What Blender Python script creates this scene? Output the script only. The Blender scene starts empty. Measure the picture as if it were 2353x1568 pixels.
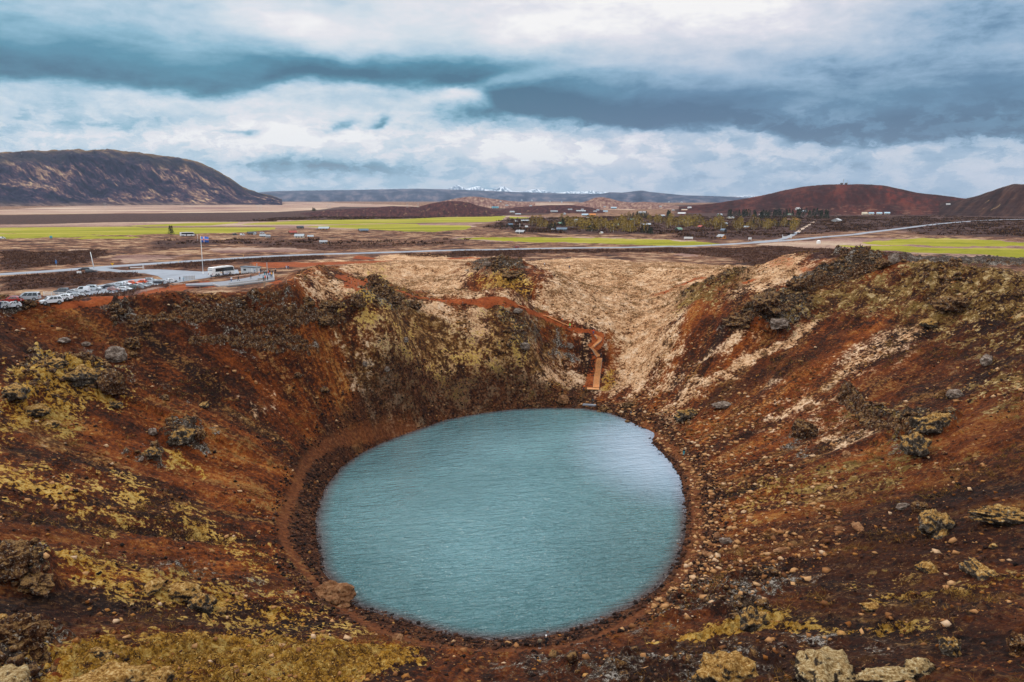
import bpy, bmesh, math, random
import numpy as np
from mathutils import Vector, Matrix, noise as mnoise

random.seed(7)
scene = bpy.context.scene
COL = scene.collection
R = math.radians

# ------------------------------------------------------------------ camera
F = 1830.0                      # focal length in pixels of a 2353 x 1568 picture
PITCH = math.atan((784 - 454.7) / F)
CAMZ = 62.0
cam_data = bpy.data.cameras.new('camera')
cam = bpy.data.objects.new('camera', cam_data)
COL.objects.link(cam)
cam.location = (0, 0, CAMZ)
cam.rotation_euler = (math.pi / 2 - PITCH, 0, 0)
cam_data.sensor_width = 36.0
cam_data.sensor_fit = 'HORIZONTAL'
cam_data.lens = 36.0 * F / 2353
cam_data.clip_start = 0.5
cam_data.clip_end = 120000
scene.camera = cam

# ------------------------------------------------------------------ exposure
vs = scene.view_settings
vs.view_transform = 'Standard'
vs.look = 'None'
vs.exposure = 0.0
vs.gamma = 1.0
vs.use_curve_mapping = False
scene.cycles.max_bounces = 5
scene.cycles.diffuse_bounces = 3
scene.cycles.volume_bounces = 0

# ------------------------------------------------------------------ small node language
class X:
    """a node socket or number that can be combined with + - * / and helpers"""
    nt = None
    def __init__(s, v): s.v = v
    def _m(s, op, *o, clamp=False):
        n = X.nt.nodes.new('ShaderNodeMath'); n.operation = op; n.use_clamp = clamp
        for i, a in enumerate((s,) + o):
            a = a.v if isinstance(a, X) else a
            if isinstance(a, (int, float)): n.inputs[i].default_value = a
            else: X.nt.links.new(a, n.inputs[i])
        return X(n.outputs[0])
    def __add__(s, o): return s._m('ADD', o)
    def __radd__(s, o): return s._m('ADD', o)
    def __sub__(s, o): return s._m('SUBTRACT', o)
    def __rsub__(s, o): return X(o)._m('SUBTRACT', s)
    def __mul__(s, o): return s._m('MULTIPLY', o)
    def __rmul__(s, o): return s._m('MULTIPLY', o)
    def __truediv__(s, o): return s._m('DIVIDE', o)
    def __rtruediv__(s, o): return X(o)._m('DIVIDE', s)
    def __neg__(s): return s._m('MULTIPLY', -1.0)
    def sat(s): return s._m('ADD', 0.0, clamp=True)
    def max(s, o): return s._m('MAXIMUM', o)
    def min(s, o): return s._m('MINIMUM', o)
    def abs(s): return s._m('ABSOLUTE')
    def pow(s, o): return s._m('POWER', o)
    def ss(s, a, b):                    # smooth step from a to b
        n = X.nt.nodes.new('ShaderNodeMapRange'); n.interpolation_type = 'SMOOTHSTEP'
        X.link(s, n.inputs[0])
        fl = a > b
        n.inputs[1].default_value = b if fl else a; n.inputs[2].default_value = a if fl else b
        n.inputs[3].default_value = 1 if fl else 0; n.inputs[4].default_value = 0 if fl else 1
        return X(n.outputs[0])
    @staticmethod
    def link(a, sock):
        a = a.v if isinstance(a, X) else a
        if isinstance(a, (int, float)):
            sock.default_value = a if sock.type == 'VALUE' else (a, a, a, 1)[:len(sock.default_value)]
        elif isinstance(a, tuple): sock.default_value = a if len(a) == len(sock.default_value) else tuple(a) + (1.0,)
        else: X.nt.links.new(a, sock)

def mixc(f, a, b, mode='MIX'):
    n = X.nt.nodes.new('ShaderNodeMix'); n.data_type = 'RGBA'; n.blend_type = mode
    X.link(f, n.inputs[0]); X.link(a, n.inputs[6]); X.link(b, n.inputs[7])
    return X(n.outputs[2])

def comb(x, y, z):
    n = X.nt.nodes.new('ShaderNodeCombineXYZ')
    for i, a in enumerate((x, y, z)): X.link(a, n.inputs[i])
    return X(n.outputs[0])

def sep(v):
    n = X.nt.nodes.new('ShaderNodeSeparateXYZ'); X.link(v, n.inputs[0])
    return X(n.outputs[0]), X(n.outputs[1]), X(n.outputs[2])

def vscale(v, s):
    n = X.nt.nodes.new('ShaderNodeVectorMath'); n.operation = 'MULTIPLY'
    X.link(v, n.inputs[0]); n.inputs[1].default_value = s if isinstance(s, tuple) else (s, s, s)
    return X(n.outputs[0])

def nz(v, scale=1.0, detail=5, rough=0.55, dist=0.0, col=False, kind='FBM', lac=2.0):
    n = X.nt.nodes.new('ShaderNodeTexNoise'); n.noise_type = kind
    if v is not None: X.link(v, n.inputs['Vector'])
    n.inputs['Scale'].default_value = scale; n.inputs['Detail'].default_value = detail
    n.inputs['Roughness'].default_value = rough; n.inputs['Distortion'].default_value = dist
    n.inputs['Lacunarity'].default_value = lac
    return X(n.outputs[1 if col else 0])

def vor(v, scale=1.0, feat='F1', out=0, rand=1.0):
    n = X.nt.nodes.new('ShaderNodeTexVoronoi'); n.feature = feat
    X.link(v, n.inputs['Vector']); n.inputs['Scale'].default_value = scale
    n.inputs['Randomness'].default_value = rand
    return X(n.outputs[out])

def ramp(f, stops, interp='LINEAR'):
    n = X.nt.nodes.new('ShaderNodeValToRGB'); X.link(f, n.inputs[0])
    cr = n.color_ramp; cr.interpolation = interp
    while len(cr.elements) < len(stops): cr.elements.new(0.5)
    for e, (p, c) in zip(cr.elements, stops):
        e.position = p; e.color = tuple(c) + (1.0,) if len(c) == 3 else c
    return X(n.outputs[0])

def srgb(r, g, b, k=1.0):
    def f(c):
        c /= 255.0
        return (c / 12.92 if c <= 0.04045 else ((c + 0.055) / 1.055) ** 2.4) * k
    return (f(r), f(g), f(b))

# ------------------------------------------------------------------ world: overcast sky over Nishita blue
SUN_AZ, SUN_EL = R(-72), R(38)          # azimuth measured from +Y towards +X
world = bpy.data.worlds.new('World'); scene.world = world
world.use_nodes = True
wnt = world.node_tree; wnt.nodes.clear(); X.nt = wnt
wout = wnt.nodes.new('ShaderNodeOutputWorld'); wbg = wnt.nodes.new('ShaderNodeBackground')
wnt.links.new(wbg.outputs[0], wout.inputs[0])
sky = wnt.nodes.new('ShaderNodeTexSky'); sky.sky_type = 'NISHITA'; sky.sun_disc = False
sky.sun_elevation = SUN_EL; sky.sun_rotation = SUN_AZ
tc = wnt.nodes.new('ShaderNodeTexCoord')
dx, dy, dz = sep(X(tc.outputs['Generated']))
az = dx._m('ARCTAN2', dy)               # radians, 0 = +Y, + to the right
hyp = (dx * dx + dy * dy)._m('SQRT')
el = dz._m('ARCTAN2', hyp)
D2 = 57.29578
A = az * D2                             # degrees
Ed = el * D2
def warp_noise(sx, sy, off, detail=6, rough=0.55, dist=0.0):
    return nz(comb(A * sx + off, Ed * sy + off * 0.7, off), 1.0, detail, rough, dist)
w1 = warp_noise(0.10, 0.28, 3.1, 4) - 0.5
w2 = warp_noise(0.10, 0.28, 17.7, 4) - 0.5
wf1 = warp_noise(0.5, 1.3, 7.3, 5, 0.6) - 0.5
wf2 = warp_noise(0.5, 1.3, 27.3, 5, 0.6) - 0.5
Aw = A + w1 * 6.0 + wf1 * 2.4
Ew = Ed + w2 * 2.2 + wf2 * 0.9
def pxdir(x, y):                        # photograph pixel (2353 wide) -> azimuth, elevation in degrees
    xn = (x - 1176.5) / F; yn = (784 - y) / F
    fy = math.cos(PITCH) + yn * math.sin(PITCH); up = -math.sin(PITCH) + yn * math.cos(PITCH)
    return math.degrees(math.atan2(xn, fy)), math.degrees(math.atan2(up, math.hypot(xn, fy)))
def blob(x, y, rx, ry, tilt=0.0, pw=1.0, fine=True):    # soft elliptical cloud mass, radii in photo pixels
    a, e = pxdir(x, y); k = 1 / 31.5
    U, V = (Aw, Ew) if fine else (A, Ed)
    t = math.tan(R(tilt))
    du = (U - a); dv = (V - e) + du * t
    d = (du * (1 / (rx * k))) * (du * (1 / (rx * k))) + (dv * (1 / (ry * k))) * (dv * (1 / (ry * k)))
    return (d * -1.0)._m('EXPONENT')
def dark_edge(pts, soft_top, soft_bot):  # a cloud base: piecewise line across azimuth, crisp below and veiled above
    n = wnt.nodes.new('ShaderNodeFloatCurve')
    cm = n.mapping; c = cm.curves[0]
    ae = [pxdir(x, y) for x, y in pts]
    lo, hi = ae[0][0], ae[-1][0]
    while len(c.points) < len(ae): c.points.new(0.5, 0.5)
    for p, (a_, e_) in zip(c.points, ae): p.location = ((a_ - lo) / (hi - lo), e_ / 20.0)
    cm.update()
    X.link(((A + w1 * 2.0) - lo) / (hi - lo), n.inputs[1]); n.inputs[0].default_value = 1
    base = X(n.outputs[0]) * 20.0
    h = (Ed + wf2 * 1.1 + w2 * 0.5) - base      # height above the base
    return h.ss(-soft_bot, soft_bot * 0.6) * ((h.max(0.0) * (-1.0 / soft_top))._m('EXPONENT')), h

# brightness field: 0 deep blue-grey, 1 white
det = warp_noise(0.16, 0.55, 41.0, 8, 0.6, 0.3)
det2 = warp_noise(0.55, 1.15, 61.0, 8, 0.66, 0.2)
cum = nz(comb(A * 0.45 + wf1 * 1.2, Ed * 0.85 + wf2 * 1.2, 9.0), 1.0, 9, 0.62)
Bv = 0.58 + (det - 0.5) * 0.60 + (det2 - 0.5) * 0.46 + (cum.ss(.43, .58) - .5) * 0.24 * Ed.ss(7.0, 3.5)
band, hb = dark_edge([(-900, 190), (-300, 190), (0, 175), (300, 195), (520, 215), (700, 178), (880, 188), (1060, 192), (1180, 250), (1330, 275), (1500, 292),
                      (1700, 288), (1850, 322), (2050, 325), (2353, 308), (2700, 300), (3300, 300)], 2.9, 0.75)
band = band * (1.0 + (det2 - 0.5) * 1.5 + (det - .5) * .8)
Bv = Bv - band * 0.56
Bv = Bv - blob(80, 120, 420, 55, -6) * 0.10
Bv = Bv - blob(900, 150, 330, 30, -3) * 0.24
Bv = Bv - blob(1260, 215, 170, 34, -14) * 0.24
Bv = Bv - blob(1420, 262, 260, 42, -4) * 0.22
Bv = Bv - blob(2150, 230, 420, 90, 0) * 0.12
Bv = Bv + blob(1250, 40, 560, 90, -4) * 0.36
Bv = Bv + blob(700, 60, 170, 40, 15) * 0.30
Bv = Bv + blob(1700, 30, 330, 70) * 0.16
Bv = Bv - blob(2300, 40, 240, 130) * 0.16
Bv = Bv + blob(640, 322, 190, 34, 0) * 0.52
Bv = Bv + blob(1230, 340, 190, 40, 2) * 0.58
Bv = Bv + blob(1080, 205, 110, 20, -14) * 0.26
Bv = Bv - blob(1110, 172, 200, 26, -12) * 0.18
Bv = Bv + blob(520, 250, 300, 25, 0) * 0.10
Bv = Bv + blob(250, 330, 260, 26, 0) * 0.14
Bv = Bv - blob(150, 270, 330, 36, 0) * 0.12
Bv = Bv - blob(760, 392, 210, 16, 1) * 0.50
Bv = Bv - blob(540, 316, 48, 9, 0) * 0.62
Bv = Bv - blob(742, 304, 36, 17, -14) * 0.58
Bv = Bv - blob(848, 288, 34, 9, -25) * 0.45
Bv = Bv - blob(1080, 268, 90, 24, -8) * 0.42
Bv = Bv - blob(1900, 385, 420, 34, 0) * 0.08
Bv = Bv - Ed.ss(2.2, 0.0) * 0.06
Bv = (Bv - 0.56) * 1.10 + 0.59
overhead = Ed.ss(12.5, 26.0)
hue = warp_noise(0.05, 0.16, 83.0, 3)
teal = ramp(Bv, [(0.0, srgb(20, 90, 118)), (0.20, srgb(62, 134, 160)), (0.38, srgb(136, 182, 204)), (0.52, srgb(182, 206, 222)),
                 (0.68, srgb(214, 224, 232)), (0.84, srgb(236, 234, 238)), (1.0, srgb(255, 252, 250))])
slate = ramp(Bv, [(0.0, srgb(40, 86, 122)), (0.20, srgb(80, 124, 158)), (0.36, srgb(140, 172, 200)), (0.52, srgb(178, 196, 216)),
                  (0.68, srgb(208, 214, 226)), (0.84, srgb(230, 228, 236)), (1.0, srgb(255, 252, 250))])
cloud = mixc((A.ss(-8.0, 14.0) + (hue - 0.5)).sat(), teal, slate)
top = mixc(1.0, (0.0, 0.0, 0.0), (1.25, 1.22, 1.20)) 
cloud = mixc(overhead, cloud, vscale(ramp(det, [(0.3, (0.80, 0.86, 0.95)), (0.7, (1.0, 0.97, 0.93))]), 1.9))
blue = vscale(X(sky.outputs[0]), 0.12)
final = mixc(0.94, blue, cloud)
below = Ed.ss(0.0, -2.0)
final = mixc(below, final, (0.10, 0.07, 0.05))
X.link(final, wbg.inputs[0]); wbg.inputs[1].default_value = 1.0
world.cycles.sampling_method = 'MANUAL'; world.cycles.sample_map_resolution = 512

# ------------------------------------------------------------------ sun behind thin cloud
sd = bpy.data.lights.new('sun', 'SUN'); so = bpy.data.objects.new('sun', sd); COL.objects.link(so)
sd.energy = 1.5; sd.angle = R(10); sd.color = (1.0, 0.92, 0.82)
sv = Vector((math.sin(SUN_AZ) * math.cos(SUN_EL), math.cos(SUN_AZ) * math.cos(SUN_EL), math.sin(SUN_EL)))
so.rotation_euler = sv.to_track_quat('Z', 'Y').to_euler()
so.location = (-60, 20, 200)
# ------------------------------------------------------------------ picture -> world helpers
CP, SP = math.cos(PITCH), math.sin(PITCH)
def ray(x, y):                         # (2353 wide) pixel -> world direction with unit depth
    xn = (x - 1176.5) / F; yn = (784 - y) / F
    return np.array([xn, CP + yn * SP, -SP + yn * CP])
def at_z(x, y, z):
    d = ray(x, y); s = (z - CAMZ) / d[2]
    return (d[0] * s, d[1] * s)
def project(x, y, z):                  # arrays -> pixels (2353 wide) and depth
    dep = y * CP - (z - CAMZ) * SP
    up = y * SP + (z - CAMZ) * CP
    dd = np.maximum(dep, 1e-3)
    return 1176.5 + F * x / dd, 784 - F * up / dd, dep
def crop(x0, y0, s): return lambda x, y: ((x0 + x / s) / 1.74076, (y0 + y / s) / 1.74076)
C1 = crop(0, 980, 3.361); C2 = crop(600, 900, 3.361); C3 = crop(0, 560, 2.139); C4 = crop(900, 740, 2.353)
C5 = crop(1800, 700, 2.353); C6 = crop(2700, 660, 2.941); C7 = crop(3300, 660, 2.956); K1 = crop(2000, 1180, 2.904)
K2 = crop(1000, 950, 2.091); K3 = crop(0, 1150, 1.96); K4 = crop(0, 1900, 1.384); K5 = crop(1200, 2200, 1.384)
K6 = crop(2600, 1900, 1.573); K7 = crop(2600, 980, 1.573)

# ------------------------------------------------------------------ numpy gradient noise
def _hash(ix, iy, seed):
    h = (ix.astype(np.int64) * 374761393 + iy.astype(np.int64) * 668265263 + seed * 974634777) & 0xffffffff
    h = ((h ^ (h >> 13)) * 1274126177) & 0xffffffff
    return ((h ^ (h >> 16)) & 0xffff).astype(np.float32) / 65535.0
def pnoise(x, y, seed=0):
    x = np.asarray(x, np.float32); y = np.asarray(y, np.float32)
    ix = np.floor(x); iy = np.floor(y); fx = x - ix; fy = y - iy
    u = fx * fx * fx * (fx * (fx * 6 - 15) + 10); v = fy * fy * fy * (fy * (fy * 6 - 15) + 10)
    def g(jx, jy, dx, dy):
        a = _hash(ix + jx, iy + jy, seed) * 6.2831853
        return np.cos(a) * dx + np.sin(a) * dy
    n00 = g(0, 0, fx, fy); n10 = g(1, 0, fx - 1, fy); n01 = g(0, 1, fx, fy - 1); n11 = g(1, 1, fx - 1, fy - 1)
    a = n00 + (n10 - n00) * u; b = n01 + (n11 - n01) * u
    return (a + (b - a) * v) * 1.4
def fbm(x, y, oct=4, seed=0, gain=0.5, ridge=False):
    s = 0; a = 1.0; t = 0
    for i in range(oct):
        n = pnoise(x * 2 ** i, y * 2 ** i, seed + i * 13)
        if ridge: n = 1 - 2 * np.abs(n)
        s = s + n * a; t += a; a *= gain
    return s / t
def sstep(a, b, x):
    t = np.clip((x - a) / (b - a), 0, 1); return t * t * (3 - 2 * t)
def seg_dist(px, py, pts, closed=True):
    best = np.full(np.shape(px), 1e9, np.float32); tt = np.zeros(np.shape(px), np.float32)
    n = len(pts); m = n if closed else n - 1
    for i in range(m):
        ax, ay = pts[i][:2]; bx, by = pts[(i + 1) % n][:2]
        ex, ey = bx - ax, by - ay; L = ex * ex + ey * ey + 1e-9
        t = np.clip(((px - ax) * ex + (py - ay) * ey) / L, 0, 1)
        d = (px - ax - t * ex) ** 2 + (py - ay - t * ey) ** 2
        w = d < best; best = np.where(w, d, best); tt = np.where(w, i + t, tt)
    return np.sqrt(best), tt
def inside(px, py, pts):
    c = np.zeros(np.shape(px), bool); n = len(pts)
    for i in range(n):
        x1, y1 = pts[i][:2]; x2, y2 = pts[(i + 1) % n][:2]
        if y1 == y2: continue
        k = ((y1 > py) != (y2 > py)) & (px < (x2 - x1) * (py - y1) / (y2 - y1) + x1)
        c ^= k
    return c

# ------------------------------------------------------------------ macro height: lake basin, rim, plain
LAKE_PX = [(1340, 938), (1400, 948), (1440, 965), (1500, 995), (1500, 1020), (1540, 1060), (1565, 1100), (1578, 1170), (1575, 1230), (1560, 1290),
           (1520, 1345), (1460, 1390), (1380, 1430), (1300, 1455), (1200, 1470), (1120, 1472), (1030, 1460), (950, 1435), (880, 1415), (815, 1393),
           (770, 1350), (738, 1310), (728, 1250), (722, 1200), (730, 1160), (745, 1120), (775, 1080), (820, 1045), (880, 1015), (950, 990),
           (1020, 965), (1100, 950), (1180, 940), (1260, 937)]
LAKE = [at_z(x, y, 0) for x, y in LAKE_PX]
RIM = [(-111, 171, 38), (-116, 120, 41), (-106, 60, 45), (-70, 18, 47), (0, 4, 48), (70, 8, 50), (116, 55, 50), (134, 120, 49), (130, 180, 47), (118, 215, 46),
       (108, 240, 45), (98, 262, 41), (88, 292, 37), (70, 320, 34), (40, 338, 33), (0, 350, 33.5), (-45, 352, 33.5), (-75, 338, 33.5), (-74, 300, 34),
       (-62, 262, 36), (-57, 225, 38.5), (-55, 199, 41.4), (-73, 197, 41.3), (-95, 186, 39.8)]
FIX = [  # pixel x, pixel y, height of the ground seen there
    (860, 655, 38.5), (1160, 703, 26), (1245, 722, 22.5), (1000, 684, 27.5), (1100, 668, 28), (960, 600, 33.5), (900, 620, 31.5), (1050, 640, 28.5),
    (1130, 600, 38), (1230, 640, 34), (1180, 625, 38), (1260, 700, 27), (1320, 650, 28), (1360, 610, 32), (1450, 700, 23.5), (1430, 780, 15), (1560, 645, 31),
    (1710, 632, 37), (1640, 665, 33), (1580, 710, 27), (1530, 770, 20), (1400, 880, 4), (1370, 892, 3), (1366, 830, 9), (1365, 768, 17.5), (1310, 750, 19.5),
    (1040, 760, 26), (1180, 800, 18), (1260, 800, 13), (1240, 740, 21), (1290, 880, 4), (1100, 900, 7), (1060, 820, 18), (900, 760, 29), (960, 860, 18),
    (700, 640, 39.5), (820, 640, 37), (1480, 880, 6), (1440, 840, 8)]
G0X, G0Y, GN_X, GN_Y = -300.0, -60.0, 601, 661
def build_macro():
    gx, gy = np.meshgrid(G0X + np.arange(GN_X), G0Y + np.arange(GN_Y))
    gx = gx.astype(np.float32); gy = gy.astype(np.float32)
    dl, _ = seg_dist(gx, gy, LAKE); il = inside(gx, gy, LAKE)
    dr, tr = seg_dist(gx, gy, RIM); ir = inside(gx, gy, RIM)
    zr = np.array([p[2] for p in RIM] + [RIM[0][2]], np.float32)
    k = np.floor(tr).astype(int); f = tr - k
    zrim = zr[k] * (1 - f) + zr[np.minimum(k + 1, len(RIM))] * f
    # smooth the rim heights over the plane by inverse distance
    num = 0; den = 0
    for (rx, ry, rz) in RIM:
        w = 1.0 / ((gx - rx) ** 2 + (gy - ry) ** 2 + 60.0) ** 1.5
        num = num + w * rz; den = den + w
    zs = num / den
    t = dl / (dl + dr + 1e-6)
    zin = zs * (0.80 * t + 0.20 * t ** 2.2)
    far = np.hypot(gx, gy)
    out = plain(gx, gy)
    L = 45.0
    zout = out + (zs - out) * np.exp(-dr / L) 
    z = np.where(ir, zin, zout)
    z = np.where(il, -0.30 * dl - 0.02, z)
    z = np.where(il, np.maximum(z, -9), z)
    return gx, gy, z, dl, il, ir, dr
def plain(x, y):
    r = np.hypot(x, y)
    z = 24 + 5.0 * np.exp(-np.maximum(r - 420, 0) / 500.0)
    z = z + pnoise(x / 260.0, y / 260.0, 5) * 1.2 * sstep(300, 700, r) + pnoise(x / 900.0, y / 900.0, 9) * 1.6 * sstep(600, 2000, r)
    return z
def blur(a, n):
    for _ in range(n):
        p = np.pad(a, 1, mode='edge')
        a = (p[:-2, 1:-1] + p[2:, 1:-1] + p[1:-1, :-2] + p[1:-1, 2:] + 2 * p[1:-1, 1:-1]) / 6.0
    return a
gx, gy, MZ, MDL, MIL, MIR, MDR = build_macro()
def bil(A_, x, y):
    fx = np.clip((x - G0X), 0, GN_X - 1.001); fy = np.clip((y - G0Y), 0, GN_Y - 1.001)
    ix = fx.astype(int); iy = fy.astype(int); fx = fx - ix; fy = fy - iy
    return (A_[iy, ix] * (1 - fx) + A_[iy, ix + 1] * fx) * (1 - fy) + (A_[iy + 1, ix] * (1 - fx) + A_[iy + 1, ix + 1] * fx) * fy
# residual thin-plate correction so the ground meets the sighted heights
fp = np.array([at_z(x, y, z) + (z,) for x, y, z in FIX])
res = fp[:, 2] - bil(MZ, fp[:, 0], fp[:, 1])
anch = [(x, y, 0.0) for x, y in LAKE[::2]] + [(x * .5, 170 + (y - 170) * .5, 0.0) for x, y in LAKE[::4]] + \
       [(-74, 300, 0), (-75, 338, 0), (-45, 352, 0), (0, 350, 0), (40, 338, 0), (70, 320, 0), (88, 292, 0), (108, 240, 0), (-55, 199, 0), (-57, 225, 0), (-80, 180, 0),
        (-90, 280, 0), (-90, 230, 0), (-20, 380, 0), (40, 375, 0), (90, 350, 0), (120, 290, 0), (-60, 380, 0), (70, 190, 0), (90, 210, 0), (-60, 170, 0), (60, 160, 0), (0, 440, 0),
        (-140, 200, 0), (-130, 330, 0), (160, 250, 0), (150, 380, 0), (-120, 440, 0), (120, 460, 0), (-45, 185, 0)]
cp = np.array([tuple(p) for p in fp[:, :2]] + [a[:2] for a in anch]); cv = np.concatenate([res, [a[2] for a in anch]])
def U_(r2): return 0.5 * r2 * np.log(r2 + 1e-9)
n_ = len(cp); d2 = ((cp[:, None] - cp[None]) ** 2).sum(-1)
Mx = np.zeros((n_ + 3, n_ + 3)); Mx[:n_, :n_] = U_(d2) + np.eye(n_) * 60.0
Mx[:n_, n_] = 1; Mx[:n_, n_ + 1:] = cp; Mx[n_, :n_] = 1; Mx[n_ + 1:, :n_] = cp.T
wv = np.linalg.solve(Mx, np.concatenate([cv, [0, 0, 0]]))
corr = wv[n_] + wv[n_ + 1] * gx + wv[n_ + 2] * gy
for i in range(n_): corr = corr + wv[i] * U_((gx - cp[i, 0]) ** 2 + (gy - cp[i, 1]) ** 2)
win = sstep(-170, -110, gx) * sstep(200, 130, gx) * sstep(120, 175, gy) * sstep(460, 400, gy)
corr = corr * win * (~MIL) * sstep(0, 8, MDL)
RAW = MZ + corr
MZ = blur(RAW, 6)
# keep the shoreline where it was sighted
MZ = np.where(MDL < 5, RAW * (1 - MDL / 5) + MZ * MDL / 5, MZ)
def flatten(poly, z, soft, side=0):
    """level the ground inside a polygon (car park, terrace)"""
    global MZ
    d, _ = seg_dist(gx, gy, poly); ins = inside(gx, gy, poly)
    w = np.where(ins, 1.0, sstep(soft, 0, d))
    zz = z(gx, gy) if callable(z) else z
    MZ = MZ * (1 - w) + zz * w
def H0(x, y):
    x = np.asarray(x, np.float64); y = np.asarray(y, np.float64)
    inn = (x > G0X + 2) & (x < G0X + GN_X - 3) & (y > G0Y + 2) & (y < G0Y + GN_Y - 3)
    edge = np.minimum(np.minimum(x - G0X, G0X + GN_X - x), np.minimum(y - G0Y, G0Y + GN_Y - y))
    w = sstep(3, 50, edge)
    return bil(MZ, x, y) * w + plain(x, y) * (1 - w)
# ------------------------------------------------------------------ sighting ground points
_S = np.concatenate([np.linspace(20, 500, 1600), np.geomspace(501, 60000, 900)])
def hit(x, y):                         # picture point -> world X, Y, Z on the macro ground
    d = ray(x, y)
    zz = CAMZ + d[2] * _S
    hh = H0(d[0] * _S, d[1] * _S)
    k = np.argmax(zz < hh)
    if zz[k] >= hh[k]: k = len(_S) - 1
    if k == 0: k = 1
    a = (zz[k - 1] - hh[k - 1]); b = (zz[k] - hh[k]); t = a / (a - b + 1e-9); t = min(max(t, 0), 1)
    s = _S[k - 1] + (_S[k] - _S[k - 1]) * t
    return (d[0] * s, d[1] * s, CAMZ + d[2] * s)
def P(x, y): return (x, y)

# car park and viewing terrace are levelled before anything is sighted on them
PARK = [hit(*C1(x, y)) for x, y in ((-150, 830), (340, 800), (940, 690), (1560, 640), (2300, 500), (2353, 560))] 
# ------------------------------------------------------------------ ground cover, each patch sighted onto the ground
ZN = {'grass': [], 'moss': [], 'rock': [], 'path': [], 'heath': [], 'field': [], 'pale': [], 'dark': [], 'lump': []}
def zone(kind, fn, pts, soft=3.0, w=1.0): ZN[kind].append(([hit(*fn(x, y))[:2] for x, y in pts], soft, w))
# dry pale grass: side bowl, valley, streaks
zone('grass', P, [(795, 625), (830, 600), (900, 588), (1000, 585), (1075, 600), (1060, 640), (1110, 688), (1200, 690), (1150, 705), (1000, 680), (900, 655), (860, 640)], 5)
zone('grass', P, [(1215, 600), (1330, 592), (1500, 602), (1700, 612), (1860, 628), (1830, 650), (1740, 662), (1690, 640), (1600, 668), (1560, 720), (1530, 800), (1500, 870),
                  (1460, 900), (1390, 895), (1390, 830), (1410, 790), (1385, 765), (1300, 735), (1240, 700), (1270, 650)], 5)
zone('grass', K2, [(470, 340), (560, 325), (760, 350), (820, 430), (950, 480), (760, 530), (600, 510), (500, 420)], 3, .9)
zone('grass', K2, [(460, 290), (540, 275), (690, 310), (600, 325), (500, 320)], 2, .8)
zone('grass', K2, [(1180, 450), (1400, 540), (1600, 580), (1830, 590), (2020, 620), (1960, 700), (2000, 770), (1850, 770), (1600, 680), (1400, 590), (1000, 590), (950, 560), (1100, 540)], 3, .95)
zone('grass', P, [(985, 950), (1010, 915), (1080, 900), (1180, 905), (1230, 870), (1290, 850), (1335, 855), (1320, 888), (1240, 912), (1120, 930), (1040, 950)], 3, .8)
zone('grass', K2, [(1080, 1190), (1130, 1250), (1310, 1390), (1290, 1400), (1150, 1300), (1080, 1220)], .8, .95)
zone('grass', K2, [(1140, 1370), (1230, 1390), (1290, 1470), (1220, 1480), (1140, 1410)], 1.0, .95)
zone('grass', K2, [(900, 1310), (990, 1380), (960, 1390), (890, 1330)], .8, .9)
zone('grass', K2, [(1420, 1290), (1600, 1420), (1560, 1460), (1430, 1320)], 2, .7)
zone('grass', K7, [(1070, 450), (1110, 470), (900, 600), (640, 750), (500, 800), (250, 960), (60, 1080), (50, 1060), (240, 930), (500, 740), (760, 620), (900, 530)], 1.2, .95)
zone('grass', K7, [(0, 400), (200, 420), (120, 600), (250, 620), (60, 760), (0, 800)], 3, .7)
zone('grass', K7, [(420, 640), (560, 530), (640, 560), (500, 660), (320, 730)], 2, .6)
zone('grass', K7, [(1560, 560), (1680, 490), (1800, 470), (1790, 520), (1600, 600)], 2, .8)
zone('grass', K7, [(1300, 440), (1440, 390), (1440, 420), (1380, 470)], 2, .55)
zone('grass', K7, [(430, 250), (700, 190), (1000, 150), (1200, 150), (880, 290), (720, 290), (450, 330)], 5, .62)
zone('grass', K7, [(1120, 730), (1300, 640), (1560, 580), (1560, 680), (1350, 800), (1180, 860)], 5, .5)
zone('grass', K7, [(820, 870), (1050, 950), (1380, 1160), (1200, 1300), (900, 1200), (760, 980)], 6, .42)
zone('grass', K7, [(0, 880), (200, 760), (220, 860), (100, 930), (0, 960)], 2, .6)
zone('grass', K7, [(160, 1040), (260, 1020), (260, 1100), (60, 1110)], 2, .6)
zone('grass', P, [(740, 700), (900, 740), (1060, 880), (980, 940), (860, 830), (780, 760)], 8, .40)
zone('grass', P, [(1060, 760), (1330, 800), (1320, 860), (1150, 880), (1040, 820)], 8, .45)
zone('grass', K3, [(1880, 870), (1960, 890), (2060, 1000), (2000, 990)], .8, .8)
zone('grass', K3, [(2050, 770), (2150, 790), (2200, 900), (2100, 880)], 2, .6)
zone('lump', K2, [(760, 700), (1000, 560), (1400, 600), (1900, 680), (2300, 620), (2600, 800), (2700, 1100), (2300, 1300), (1700, 1400), (1300, 1200), (1000, 980)], 10, 1)
zone('lump', K7, [(1000, 300), (1500, 200), (2450, 200), (2450, 900), (2000, 700), (1300, 500)], 10, .6)
zone('grass', K2, [(900, 800), (1200, 900), (1700, 1000), (2300, 900), (2600, 1100), (2100, 1250), (1500, 1300), (1200, 1150)], 10, .56)
zone('heath', K2, [(1250, 800), (1900, 800), (2100, 1000), (1900, 1200), (1500, 1150)], 8, .55)
zone('grass', K2, [(600, 195), (1250, 200), (1900, 165), (2300, 190), (2300, 330), (2000, 400), (1500, 300), (900, 260)], 5, .6)
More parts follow.
